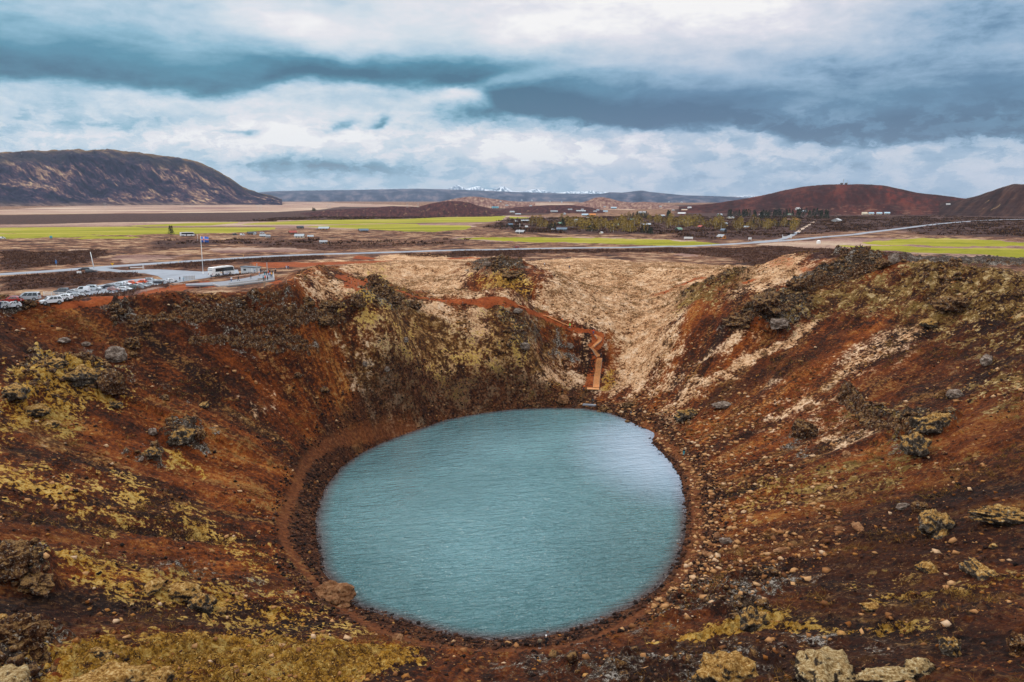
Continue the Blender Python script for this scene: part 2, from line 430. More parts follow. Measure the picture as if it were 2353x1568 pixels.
# moss
zone('moss', P, [(200, 1475), (330, 1455), (480, 1458), (600, 1462), (760, 1470), (900, 1490), (955, 1500), (900, 1540), (820, 1570), (700, 1620), (100, 1640), (80, 1560), (140, 1520)], 2.5, 1)
zone('moss', K3, [(0, 640), (250, 620), (480, 560), (680, 620), (760, 600), (870, 620), (900, 780), (1050, 880), (900, 960), (700, 900), (520, 1080), (230, 1170), (180, 1240), (0, 1240)], 3, .62)
zone('moss', P, [(80, 1260), (250, 1280), (420, 1340), (560, 1360), (720, 1390), (800, 1440), (600, 1440), (420, 1400), (200, 1345), (90, 1330)], 4, .60)
zone('moss', P, [(300, 1100), (420, 1160), (560, 1240), (680, 1310), (650, 1345), (480, 1250), (330, 1170), (200, 1130)], 5, .52)
zone('moss', P, [(-50, 1030), (100, 1080), (260, 1150), (330, 1200), (200, 1200), (-50, 1130)], 5, .50)
zone('moss', K6, [(0, 1040), (260, 980), (480, 940), (760, 900), (900, 940), (1130, 960), (880, 1010), (520, 1020), (260, 1020), (0, 1060)], 1.2, .72)
zone('moss', K6, [(1120, 1010), (1350, 970), (1520, 955), (1700, 955), (1560, 1020), (1400, 1000), (1200, 1020)], 1.0, .9)
zone('moss', K6, [(1010, 965), (1130, 950), (1090, 985)], .7, .9)
zone('moss', K6, [(1350, 820), (1620, 750), (1930, 700), (2200, 640), (2353, 620), (2353, 690), (2050, 740), (1700, 800), (1420, 850)], 1.6, .72)
zone('moss', K6, [(1280, 640), (1650, 560), (1800, 550), (1600, 640), (1300, 700)], 3, .3)
zone('moss', K6, [(600, 60), (900, -60), (1700, -140), (1900, -60), (1500, 60), (1000, 160), (640, 260), (520, 160)], 5, .42)
zone('moss', K7, [(1150, 230), (1500, 170), (2000, 130), (2450, 180), (2450, 700), (2250, 620), (1950, 580), (1750, 480), (1500, 420), (1100, 420), (900, 470), (700, 440), (900, 330)], 7, .60)
zone('moss', K7, [(2100, 760), (2450, 780), (2450, 1080), (2250, 1060), (2050, 960)], 5, .55)
zone('moss', K7, [(300, 260), (620, 180), (650, 220), (400, 370), (160, 430), (180, 330)], 3, .6)
zone('moss', K7, [(1200, 900), (1560, 1040), (1920, 1060), (1900, 1180), (1650, 1240), (1400, 1150), (1220, 1000)], 4, .5)
zone('moss', K2, [(1050, 200), (1000, 380)] + [(1250, 880), (1700, 920), (2250, 700), (2300, 1000), (1800, 1150), (1350, 1050)], 8, .45)
zone('moss', K2, [(780, 560), (950, 500), (1100, 640), (1000, 760), (760, 700)], 4, .55)
zone('moss', K2, [(1850, 330), (2150, 300), (2300, 330), (2250, 480), (2050, 420)], 3, .7)
zone('moss', K1, [(1180, 800), (1250, 830), (1320, 960), (1290, 1090), (1170, 1090)], 1.5, .75)
zone('moss', K1, [(500, 1140), (760, 1080), (760, 1110), (600, 1180)], 1.2, .75)
zone('moss', K1, [(100, 1230), (300, 1220), (330, 1290), (100, 1290)], 1.5, .6)
zone('moss', K3, [(1230, 1290), (1330, 1290), (1620, 1460), (1600, 1480), (1350, 1380)], 1.0, .85)
# rock
zone('rock', K2, [(-520, 590), (-300, 545), (0, 540), (400, 535), (420, 500), (520, 500), (560, 560), (760, 570), (860, 500), (980, 430), (960, 380), (1000, 350), (1080, 350), (1160, 450), (1400, 560),
                  (1380, 620), (1150, 600), (1000, 650), (780, 690), (740, 720), (560, 730), (470, 640), (0, 660), (-300, 640)], 1.2, .7)
zone('rock', K2, [(-700, 720), (-300, 740), (100, 800), (300, 810), (480, 850), (480, 910), (200, 970), (-100, 950), (-500, 860)], 2, .40)
zone('rock', K3, [(1300, 150), (1450, 120), (1650, 120), (1650, 165), (1450, 165)], 1.0, .8)
zone('rock', K3, [(0, 600), (350, 560), (600, 510), (880, 600), (980, 720), (900, 800), (700, 820), (400, 880), (0, 1050)], 3, .75)
zone('rock', K3, [(1290, 1120), (1450, 1040), (1620, 1080), (1600, 1230), (1420, 1260), (1300, 1200)], 1.5, .95)
zone('rock', K3, [(1130, 1200), (1250, 1220), (1240, 1340), (1080, 1340)], 1.5, .8)
zone('rock', K3, [(1150, 700), (1280, 690), (1420, 800), (1350, 830), (1170, 760)], 1.5, .55)
zone('rock', K3, [(840, 140), (1000, 160), (1020, 260), (870, 280)], 1.5, .85)
zone('rock', K3, [(-40, 160), (140, 150), (300, 170), (500, 170), (480, 200), (200, 215), (-40, 225)], 1.2, .8)
zone('rock', P, [(-60, 1270), (60, 1262), (110, 1310), (130, 1345), (60, 1370), (-60, 1350)], 2, 1)
zone('rock', P, [(-80, 1480), (80, 1460), (140, 1510), (120, 1570), (-80, 1600)], 2, 1)
zone('rock', P, [(150, 1245), (420, 1290), (700, 1380), (640, 1400), (400, 1340), (150, 1290)], 4, .42)
zone('rock', K7, [(880, 270), (930, 210), (1180, 130), (1480, 80), (1540, 70), (1700, 90), (2353, 95), (2500, 100), (2500, 140), (1700, 125), (1450, 150), (1150, 220), (1000, 270), (880, 300)], 1.2, 1)
zone('rock', K7, [(460, 510), (660, 360), (800, 320), (1000, 330), (1050, 400), (950, 480), (820, 550), (640, 500)], 2, .95)
zone('rock', K7, [(1000, 300), (1500, 180), (2100, 140), (2450, 200), (2450, 620), (2000, 560), (1700, 430), (1200, 420)], 9, .5)
zone('rock', K7, [(1190, 930), (1240, 880), (1320, 960), (1400, 1050), (1700, 1070), (1900, 1100), (1900, 1170), (1650, 1190), (1400, 1130), (1290, 1020), (1200, 990)], 1.2, 1)
zone('rock', K7, [(1560, 1230), (1700, 1190), (1780, 1240), (1700, 1330), (1560, 1320)], 2, .7)
zone('rock', K7, [(170, 330), (560, 170), (640, 190), (400, 280), (300, 290), (150, 380)], 2, .7)
zone('rock', K7, [(2050, 780), (2450, 700), (2450, 1000), (2100, 900)], 6, .45)
zone('rock', K7, [(880, 1170), (1000, 1150), (1000, 1330), (1050, 1447), (960, 1447), (880, 1280)], 3, .5)
zone('rock', K1, [(130, 160), (300, 200), (480, 420), (680, 480), (920, 620), (900, 700), (600, 620), (350, 700), (0, 600), (0, 200)], 3, .62)
zone('rock', K1, [(1130, 590), (1340, 600), (1340, 660), (1150, 660)], 1.0, .6)
zone('rock', K2, [(1850, 230), (2000, 190), (2100, 190), (2290, 280), (2290, 380), (2150, 320), (1950, 280)], 3, .85)
zone('rock', K6, [(0, 800), (300, 680), (900, 560), (1000, 620), (800, 760), (400, 900), (0, 960)], 4, .50)
zone('rock', K6, [(-900, 1060), (0, 1070), (1000, 1040), (1300, 1100), (1000, 1160), (400, 1330), (-900, 1330)], 5, .42)
zone('rock', K6, [(480, 880), (660, 840), (760, 900), (700, 960), (520, 950)], 1.2, .8)
# red path and worn scoria
zone('path', K3, [(240, 160), (500, 118), (700, 95), (1100, 42), (1300, 12), (1420, -14), (1500, 0), (1200, 48), (1000, 78), (700, 150), (500, 185), (240, 172)], 1.2, 1)
zone('path', C2, [(0, 890), (300, 835), (680, 770), (830, 800), (930, 832), (600, 858), (300, 920), (0, 965)], 1.0, 1)
zone('path', C2, [(1670, 640), (1780, 760), (1900, 800), (1880, 860), (1700, 810), (1560, 780), (1680, 740)], 1.5, .8)
zone('path', C2, [(1350, 510), (1700, 495), (2000, 500), (2353, 512), (2353, 545), (2100, 555), (1700, 575), (1450, 545)], 3, .8)
zone('path', K2, [(0, 235), (400, 215), (850, 203), (1250, 187), (1250, 200), (800, 226), (500, 245), (200, 255)], 3, .85)
zone('path', K2, [(840, 180), (900, 155), (1060, 170), (960, 188)], 2, .8)
zone('path', K2, [(690, 315), (800, 318), (980, 370), (960, 470), (900, 475), (810, 420), (800, 365)], 1.5, 1)
zone('path', K2, [(1160, 420), (1400, 490), (1700, 525), (2240, 560), (2240, 592), (2020, 600), (1820, 560), (1500, 528), (1300, 475)], .8, 1)
zone('path', K2, [(1640, 168), (2100, 182), (2100, 192), (1640, 178)], 2, .8)
zone('path', K1, [(0, 85), (200, 105), (500, 212), (800, 350), (1060, 440), (1200, 455), (1205, 550), (1125, 632), (1020, 612), (1075, 540), (1070, 490), (800, 412), (490, 275), (180, 150), (0, 135)], .8, 1)
zone('path', K1, [(1060, 610), (1180, 700), (1200, 740), (1190, 1090), (960, 1110), (1010, 900), (1040, 740)], 1.0, .55)
zone('path', K7, [(300, 195), (440, 215), (300, 220), (0, 340), (0, 325)], 1.5, .6)
zone('path', K7, [(560, 245), (640, 205), (700, 205), (600, 250)], 2, .7)
zone('path', K7, [(700, 95), (950, 130), (1200, 140), (1000, 190), (700, 170)], 6, .5)
# heath: lava field beyond, brown brush belts
zone('heath', C3, [(-900, 650), (0, 645), (700, 636), (1500, 628), (2353, 618), (2353, 700), (1700, 700), (900, 705), (400, 720), (0, 725), (-900, 740)], 12, 1)
zone('heath', C4, [(0, 268), (450, 262), (900, 235), (1100, 205), (1800, 215), (2353, 180), (2353, 290), (1700, 320), (900, 330), (0, 335)], 12, 1)
zone('heath', C5, [(0, 250), (200, 260), (300, 300), (900, 290), (1100, 330), (900, 375), (500, 385), (200, 378), (0, 380)], 10, .9)
zone('heath', C5, [(540, 400), (1000, 400), (2353, 380), (2353, 560), (1500, 560), (700, 545), (300, 500), (400, 450)], 15, .72)
zone('heath', C6, [(0, 470), (600, 460), (1200, 420), (2353, 400), (3200, 460), (3200, 760), (2353, 760), (1500, 820), (1200, 870), (600, 880), (0, 880)], 15, .82)
zone('heath', C7, [(0, 430), (3200, 440), (3200, 870), (1900, 850), (1100, 830), (900, 760), (0, 800)], 15, .80)
zone('heath', C1, [(0, 60), (700, 100), (1400, 60), (1500, 130), (1100, 260), (500, 300), (0, 340)], 5, .85)
zone('heath', C1, [(0, 430), (800, 370), (1100, 370), (1900, 380), (2050, 400), (1600, 460), (1300, 520), (800, 560), (300, 620), (0, 620)], 3, .75)
zone('heath', C1, [(900, 720), (1300, 620), (1900, 590), (2353, 520), (2353, 560), (1900, 620), (1300, 700), (950, 790), (700, 790)], 1.2, .9)
zone('heath', C2, [(0, 540), (800, 450), (1600, 420), (2353, 400), (2353, 470), (1500, 490), (1100, 520), (500, 600), (0, 600)], 3, .8)
zone('heath', C2, [(860, 720), (1200, 640), (1500, 630), (1460, 660), (1200, 700), (900, 750)], 1.2, .85)
zone('heath', K2, [(1250, 140), (2300, 120), (2300, 165), (1300, 160)], 3, .8)
zone('heath', C5, [(0, 710), (700, 700), (1200, 705), (2353, 690), (2353, 740), (1400, 730), (900, 740), (200, 760), (0, 745)], 4, .85)
zone('heath', C6, [(0, 970), (700, 980), (1300, 960), (1900, 990), (2353, 1050), (2353, 1176), (1500, 1110), (600, 1090), (0, 1040)], 4, .62)
zone('heath', C7, [(0, 1000), (500, 1030), (1000, 1060), (1050, 1090), (600, 1130), (0, 1180)], 3, .85)
zone('heath', C4, [(700, 510), (1300, 520), (2353, 500), (2353, 560), (1500, 600), (900, 620), (0, 560), (0, 530)], 10, .5)
zone('heath', C2, [(0, 210), (900, 200), (2353, 190), (2353, 300), (1000, 250), (0, 350)], 6, .6)
zone('heath', K7, [(440, 600), (620, 520), (620, 560), (480, 640)], 2, .5)
zone('heath', P, [(1090, 840), (1340, 800), (1330, 850), (1180, 880)], 6, .4)
# green fields
for fn, pts in ((C3, [(-400, 752), (0, 752), (1150, 742), (1250, 752), (2353, 750), (2353, 765), (2100, 790), (1600, 805), (1000, 815), (600, 810), (-400, 788)]),
                (C3, [(1100, 736), (1700, 710), (2040, 703), (2040, 712), (1800, 733), (1250, 742)]),
                (C3, [(-400, 798), (0, 801), (450, 806), (900, 818), (600, 835), (0, 845), (-400, 848)]),
                (C3, [(600, 842), (900, 826), (1300, 829), (1000, 853)]),
                (C4, [(140, 372), (400, 350), (830, 333), (1700, 322), (2353, 288), (2353, 352), (2000, 355), (1500, 362), (1100, 372), (600, 375), (200, 375)]),
                (C4, [(740, 395), (1000, 380), (1500, 368), (1800, 365), (1830, 380), (2280, 382), (2320, 400), (2200, 428), (1900, 443), (1700, 440), (1400, 420), (1000, 402), (840, 400)]),
                (C4, [(0, 402), (490, 400), (420, 425), (200, 440), (0, 455)]),
                (C5, [(0, 380), (250, 378), (400, 376), (530, 390), (480, 430), (350, 445), (0, 447)]),
                (C5, [(0, 475), (180, 478), (205, 490), (150, 515), (0, 525)]), (C5, [(560, 392), (740, 402), (760, 408), (560, 412)]),
                (C5, [(60, 602), (400, 590), (800, 585), (1300, 595), (1800, 608), (2350, 630), (2350, 658), (2000, 666), (1700, 655), (1200, 640), (800, 632), (400, 615)]),
                (C6, [(0, 897), (300, 905), (600, 930), (300, 943), (0, 949)]),
                (C7, [(430, 915), (1050, 870), (1400, 868), (1900, 885), (2353, 925), (2700, 950), (2700, 985), (2353, 965), (2000, 962), (1400, 965), (900, 948), (480, 940)]),
                (C7, [(100, 950), (500, 950), (900, 962), (1400, 985), (2353, 993), (2700, 1000), (2700, 1110), (2353, 1095), (1900, 1070), (1400, 1050), (900, 1025), (480, 1010), (450, 985), (100, 965)])):
    zone('field', fn, pts, 2.5, 1)
# pale hay-coloured flats
zone('pale', C3, [(-900, 600), (0, 600), (800, 560), (1700, 540), (2353, 500), (2353, 618), (1500, 626), (0, 640), (-900, 645)], 25, .95)
zone('pale', C4, [(0, 110), (500, 160), (900, 165), (1300, 180), (1900, 200), (1800, 215), (1100, 205), (900, 235), (450, 260), (0, 262)], 25, .9)
zone('pale', C3, [(-900, 725), (400, 720), (900, 707), (1700, 702), (2353, 700), (2353, 765), (0, 800), (-900, 800)], 8, .8)
zone('pale', C4, [(0, 335), (900, 335), (2353, 300), (2353, 400), (1400, 420), (0, 400)], 6, .8)
zone('pale', C5, [(380, 376), (800, 395), (1500, 400), (900, 412), (560, 410), (480, 445), (300, 460), (0, 470), (0, 445)], 5, .8)
zone('pale', C5, [(1090, 312), (1730, 320), (1720, 330), (1100, 322)], 15, 1)
zone('pale', C5, [(0, 240), (700, 250), (1200, 270), (1200, 300), (800, 290), (300, 290)], 20, .6)
zone('pale', C5, [(0, 590), (1300, 585), (2353, 620), (2353, 675), (1200, 645), (0, 610)], 4, .7)
zone('pale', C6, [(900, 930), (1400, 900), (1900, 860), (2353, 850), (2353, 1040), (1900, 1000), (1200, 960)], 4, .8)
zone('pale', C7, [(0, 860), (1050, 862), (1900, 880), (2700, 930), (2700, 1150), (1900, 1100), (1000, 1060), (400, 1020), (0, 990)], 5, .75)
zone('pale', C7, [(1190, 620), (1400, 600), (1680, 620), (1400, 645)], 8, .9)
zone('pale', C7, [(800, 800), (1400, 705), (1400, 720), (1150, 770), (900, 810)], 5, .7)
zone('pale', C1, [(950, 60), (1200, 60), (1200, 80), (950, 80)], 2, .8)
zone('pale', C1, [(220, 225), (560, 200), (580, 215), (250, 250)], 2, .8)
zone('pale', C1, [(1400, 180), (1700, 140), (2353, 120), (2353, 180), (1900, 240), (1600, 245)], 4, .8)
zone('pale', C1, [(1560, 680), (1900, 610), (2353, 545), (2353, 580), (1800, 670), (1250, 760), (1150, 775), (1300, 720)], .8, .9)
zone('pale', C2, [(0, 830), (480, 790), (480, 810), (200, 850), (0, 880)], .8, .9)
zone('pale', C2, [(900, 750), (1300, 700), (1500, 655), (1500, 670), (1200, 730), (950, 755)], .6, .9)
zone('pale', C2, [(850, 320), (1500, 300), (2353, 340), (1700, 370), (1100, 380), (850, 390)], 4, .9)
zone('pale', C2, [(0, 400), (600, 400), (300, 460), (0, 480)], 3, .8)
zone('pale', C4, [(0, 590), (500, 600), (700, 610), (400, 640), (0, 640)], 4, .9)
zone('pale', C6, [(0, 1035), (250, 1045), (340, 1080), (100, 1080), (0, 1060)], 2, .9)
zone('pale', C6, [(700, 790), (820, 800), (600, 860), (0, 880), (0, 840), (500, 830)], 6, .6)
zone('pale', K2, [(1250, 165), (1600, 170), (1640, 200), (1300, 200), (1240, 190)], 3, .7)
# very dark scoria
zone('dark', P, [(1800, 1240), (2050, 1120), (2400, 1000), (2500, 1650), (1500, 1640), (1150, 1560), (1400, 1480), (1700, 1400)], 20, 1.0)
zone('dark', P, [(2150, 640), (2500, 640), (2500, 1100), (2100, 1000)], 18, .6)
zone('dark', P, [(-80, 730), (250, 740), (300, 820), (-80, 860)], 14, .5)
zone('dark', P, [(-80, 1360), (160, 1370), (700, 1400), (960, 1470), (700, 1455), (330, 1440), (60, 1470), (-80, 1470)], 4, .9)
zone('dark', P, [(-80, 1120), (200, 1210), (400, 1290), (300, 1290), (-80, 1230)], 6, .6)
zone('dark', K7, [(300, 1040), (900, 700), (1250, 560), (1250, 620), (900, 830), (450, 1060)], 3, .55)
zone('dark', K7, [(250, 1000), (620, 780), (900, 740), (420, 1040)], 2, .7)
zone('dark', P, [(690, 1050), (780, 1010), (800, 1040), (740, 1110), (720, 1200), (735, 1320), (700, 1280), (690, 1150)], 2, .8)
zone('dark', K3, [(950, 580), (1050, 600), (1300, 720), (1650, 950), (1600, 970), (1300, 800), (1000, 650)], 2, .7)
zone('dark', K3, [(1450, 110), (2250, 40), (2350, 80), (2200, 120), (1700, 150)], 3, .6)
zone('dark', C2, [(1300, 860), (1700, 860), (1900, 900), (1950, 1010), (1500, 1020), (1200, 960)], 3, .7)
zone('dark', C6, [(2000, 530), (2353, 540), (2353, 570), (2050, 560)], 5, .8)

# ------------------------------------------------------------------ levelled places
def lvl(poly, z, soft): flatten([p[:2] for p in poly], z, soft)
DECK = [C2(830, 775), C2(930, 832), C2(1250, 810), C2(1675, 745), C2(1660, 650), C2(1530, 655), C2(1300, 700)]
# rows of the car park slope gently down away from the rim
# roads (centre lines sighted on the plain, then the ground is graded under them)
def road_pts(fn, pts): return [hit(*fn(x, y)) for x, y in pts]
ROAD = road_pts(C1, [(-700, 430), (0, 392), (700, 345), (1400, 292), (2353, 228)]) + road_pts(C2, [(600, 478), (1100, 450), (1600, 420), (2353, 390)]) + \
       road_pts(C4, [(1300, 640), (1800, 625), (2353, 608)]) + road_pts(C5, [(400, 702), (900, 690), (1400, 683), (1730, 679), (2150, 668)]) + \
       road_pts(C6, [(0, 957), (400, 943), (900, 915), (1400, 880), (1700, 850), (2100, 818)]) + road_pts(C7, [(500, 800), (900, 750), (1400, 692), (1900, 655), (2353, 643), (3000, 640)])
ACCESS = [hit(*C1(1270, 300)), hit(*C1(1600, 355)), hit(*C1(2000, 365)), hit(*C1(2300, 390)), hit(*C2(350, 650)), hit(*C2(700, 665))]
SIDE = road_pts(C6, [(900, 905), (1200, 880), (1330, 845), (1440, 790)])
TRACK = road_pts(C6, [(1440, 790), (1500, 752), (1600, 690), (1660, 662)])
LOT = [hit(*q) for q in (C1(1270, 330), C1(1600, 372), C1(1950, 385), C1(2120, 420), C1(2200, 470), C1(1900, 455), C1(1700, 475), C1(1350, 540), C1(1000, 590), C1(720, 660), C1(940, 700),
                         C1(1560, 640), C1(2300, 525), C2(480, 760), C2(800, 710), C2(1200, 650), C2(1180, 600), C2(700, 628), C2(200, 605), C2(0, 602), C1(1700, 345))]
GRAVEL = [hit(*q) for q in (C1(-200, 830), C1(-50, 720), C1(240, 700), C1(560, 690), C1(720, 700), C1(940, 720), C1(700, 790), C1(400, 800), C1(200, 830), C1(0, 850))]
TRAIL = [hit(*q) for q in (P(960, 985), P(880, 990), P(800, 1005), P(740, 1030), P(700, 1070), P(672, 1140), P(650, 1200), P(662, 1260), P(700, 1310), P(730, 1345), P(790, 1400), P(870, 1445), P(960, 1475),
                           P(1080, 1492), P(1240, 1490), P(1360, 1465), P(1470, 1410), P(1560, 1330), P(1600, 1240), P(1600, 1160), P(1585, 1080), P(1545, 1030), P(1480, 965))]
def smooth_line(pts, n):
    pts = np.array(pts, float)
    seg = np.r_[0, np.cumsum(np.hypot(*(np.diff(pts[:, :2], axis=0).T)))]
    t = np.linspace(0, seg[-1], n)
    # Catmull-Rom through the points
    out = []
    for tt in t:
        k = min(max(np.searchsorted(seg, tt) - 1, 0), len(pts) - 2)
        u = (tt - seg[k]) / (seg[k + 1] - seg[k] + 1e-9)
        p0, p1, p2, p3 = pts[max(k - 1, 0)], pts[k], pts[k + 1], pts[min(k + 2, len(pts) - 1)]
        out.append(0.5 * ((2 * p1) + (-p0 + p2) * u + (2 * p0 - 5 * p1 + 4 * p2 - p3) * u * u + (-p0 + 3 * p1 - 3 * p2 + p3) * u ** 3))
    return np.array(out)
ROADC = smooth_line(ROAD, 220); ACCC = smooth_line(ACCESS, 40); SIDEC = smooth_line(SIDE, 60); TRAILC = smooth_line(TRAIL, 140)
ROADC[:, 2] = np.convolve(np.pad(ROADC[:, 2], 6, mode='edge'), np.ones(13) / 13, 'valid')
SIDEC[:, 2] = np.convolve(np.pad(SIDEC[:, 2], 4, mode='edge'), np.ones(9) / 9, 'valid')
LOTA = np.array(LOT + ACCESS); LOTP = np.linalg.lstsq(np.c_[LOTA[:, :2], np.ones(len(LOTA))], LOTA[:, 2], rcond=None)[0]
lotz = lambda x, y: LOTP[0] * x + LOTP[1] * y + LOTP[2]
LOTM = np.array(LOT); 
lvl(LOT, lambda x, y: lotz(x, y), 14.0)
GRV = np.array(GRAVEL); GRP = np.linalg.lstsq(np.c_[GRV[:, :2], np.ones(len(GRV))], GRV[:, 2], rcond=None)[0]
DK = [hit(*q) for q in DECK]; DKZ = float(np.mean([p[2] for p in DK])) - 0.2
lvl(DK, DKZ, 5.0)
print('lot plane', LOTP, 'deck z', DKZ, 'road z', ROADC[::40, 2])

# ------------------------------------------------------------------ ground mesh
TH = np.radians(np.concatenate([np.linspace(-38, 38, 760), np.linspace(38, 322, 62)[1:-1]]))
rr = [0.02, 1.0]
while rr[-1] < 70000:
    r0 = rr[-1]; rr.append(r0 * (1.08 if r0 < 20 else 1.02 if r0 < 50 else 1.0038 if r0 < 420 else 1.0075 if r0 < 1500 else 1.012 if r0 < 5000 else 1.04))
rr = np.array(rr)
vx = (rr[:, None] * np.sin(TH)[None]).ravel(); vy = (rr[:, None] * np.cos(TH)[None]).ravel()
vz = H0(vx, vy); NV = len(vx); VX0 = vx; VY0 = vy
print('ground verts', NV)
WX = vx + (fbm(vx / 9, vy / 9, 4, 201, 0.6) * 7 + fbm(vx / 45, vy / 45, 3, 203) * 7 * sstep(300, 500, np.hypot(vx, vy)))
WY = vy + (fbm(vx / 9, vy / 9, 4, 211, 0.6) * 7 + fbm(vx / 45, vy / 45, 3, 213) * 7 * sstep(300, 500, np.hypot(vx, vy)))
def zmask(kind):
    out = np.zeros(NV, np.float32)
    am = {'field': 0.25, 'path': 0.25}.get(kind, 1.0)
    vx, vy = VX0 + (WX - VX0) * am, VY0 + (WY - VY0) * am
    for poly, soft, w in ZN[kind]:
        if kind not in ('field', 'path'): soft = soft * 1.5 + 0.8
        pa = np.array(poly); lo = pa.min(0) - soft * 2; hi = pa.max(0) + soft * 2
        # soft edge grows a little with distance
        idx = np.nonzero((vx > lo[0]) & (vx < hi[0]) & (vy > lo[1]) & (vy < hi[1]))[0]
        if len(idx) == 0: continue
        d, _ = seg_dist(vx[idx], vy[idx], poly); ins = inside(vx[idx], vy[idx], poly)
        sd = np.where(ins, d, -d)
        out[idx] = np.maximum(out[idx], sstep(-soft, soft, sd) * w)
    return out
MK = {k: zmask(k) for k in ZN}
dl_ = bil(MDL, vx, vy); dl_ = np.where(bil(MIL.astype(np.float32), vx, vy) > .5, -dl_, dl_)
inb = (vx > G0X + 2) & (vx < G0X + GN_X - 3) & (vy > G0Y + 2) & (vy < G0Y + GN_Y - 3)
dl_ = np.where(inb, dl_, 300.0)
# flow coordinates: round the lake and down the slope
phi = np.arctan2((vy - 160) / 62.0, (vx + 1) / 40.0)
flow = np.stack([np.cos(phi) * 60, np.sin(phi) * 60, dl_], -1).astype(np.float32)
r_ = np.hypot(vx, vy)
near = np.nonzero((r_ < 900) & (np.abs(np.arctan2(vx, vy)) < 0.75))[0]
nx, ny = vx[near], vy[near]
dz = np.zeros(len(near), np.float32)
wall = sstep(0, 8, dl_[near]) * sstep(115, 90, dl_[near])
ph = phi[near] * 60; dn = dl_[near]
wph = ph + pnoise(nx / 14, ny / 14, 3) * 3
lake_near = sstep(-1, 4, dn)
dz += wall * (1 - .85 * MK['lump'][near]) * (fbm(wph / 8.0, dn / 45.0, 4, 21) * 1.7 * sstep(2, 25, dn) + fbm(wph / 2.2, dn / 16.0, 3, 31) * 0.40)
dz += fbm(nx / 9, ny / 9, 6, 41, 0.6) * 0.85 * sstep(0, 12, np.abs(dn))
dz += np.clip(fbm(nx / 2.4, ny / 2.4, 3, 43, 0.7) - .12, 0, 1) * 1.3 * sstep(2, 10, dn) * inside(nx, ny, [p[:2] for p in RIM])
lp = MK['lump'][near]
dz += lp * (np.abs(fbm(nx / 13, ny / 13, 4, 45, .55)) * 5.0 - .9 + fbm(nx / 4, ny / 4, 3, 46) * .9) * sstep(4, 14, dn)
bump_far = sstep(180, 320, r_[near])
dz += bump_far * fbm(nx / 28, ny / 28, 4, 47) * 1.5 * sstep(20, 60, dn) * (1 - wall * .6)
rk = MK['rock'][near] * sstep(0, 6, dn)
rn = fbm(nx / 7, ny / 7, 5, 51, 0.6, ridge=True); rn2 = fbm(nx / 2.2, ny / 2.2, 3, 57, 0.6)
rkc = sstep(0.25, .8, rk + pnoise(nx / 5, ny / 5, 61) * .35)
dz += rkc * (np.clip(rn + .15, 0, 1) * 2.7 + rn2 * 1.0)
ms = MK['moss'][near] * lake_near
bil_ = np.abs(pnoise(nx / 2.6, ny / 1.7, 71)) + .5 * np.abs(pnoise(nx / 1.1, ny / .9, 72)) 
msc = sstep(.3, .75, ms + pnoise(nx / 6, ny / 6, 63) * .3)
dz += msc * (0.55 - bil_) * 1.35
gr = MK['grass'][near]
dz += sstep(.3, .8, gr) * fbm(nx / 3.0, ny / 3.0, 3, 81) * 0.35
ht = MK['heath'][near]
dz += sstep(.3, .8, ht) * np.abs(fbm(nx / 3.5, ny / 3.5, 3, 91)) * 1.3 * sstep(160, 240, r_[near])
dz *= 1 - 0.85 * sstep(.3, .9, MK['path'][near])
# no roughness on roads, car park, terrace, shore path
def calm(poly, soft, closed=True, width=0.0):
    d, _ = seg_dist(nx, ny, [tuple(p[:2]) for p in poly], closed)
    if closed: d = np.where(inside(nx, ny, poly), 0, d)
    return sstep(0, soft, d - width)
cl = calm(LOT, 4) * calm(ROADC[::4], 5, False, 4) * calm(ACCC[::3], 4, False, 4) * calm(DK, 3) * calm([p[:2] for p in GRAVEL], 3)
dz *= cl
tr_d, tr_t = seg_dist(nx, ny, [tuple(p[:2]) for p in TRAILC[::2]], False)
trw = sstep(1.6, 0.5, tr_d)
dz = dz * (1 - trw * .8) - trw * 0.18
vz[near] += dz
SHM = dl_ < 30
vz = np.where((dl_ < -1.0) & SHM, np.minimum(vz, -0.25), vz)
# grade the ground under the roads
def grade(line, half, lift=0.28):
    global vz
    lo = line[:, :2].min(0) - 40; hi = line[:, :2].max(0) + 40
    idx = np.nonzero((vx > lo[0]) & (vx < hi[0]) & (vy > lo[1]) & (vy < hi[1]))[0]
    pl = [tuple(p[:2]) for p in line]
    d, t = seg_dist(vx[idx], vy[idx], pl, False)
    cell = np.maximum(1.0, np.hypot(vx[idx], vy[idx]) * .012)
    k = np.minimum(t.astype(int), len(line) - 2); f = t - k
    lz = line[k, 2] * (1 - f) + line[k + 1, 2] * f
    w = sstep(half + cell * 2.5 + 14, half + cell * 1.2, d)
    vz[idx] = vz[idx] * (1 - w) + (lz - lift) * w
grade(ROADC, 4.5); grade(SIDEC, 3.0, .3)
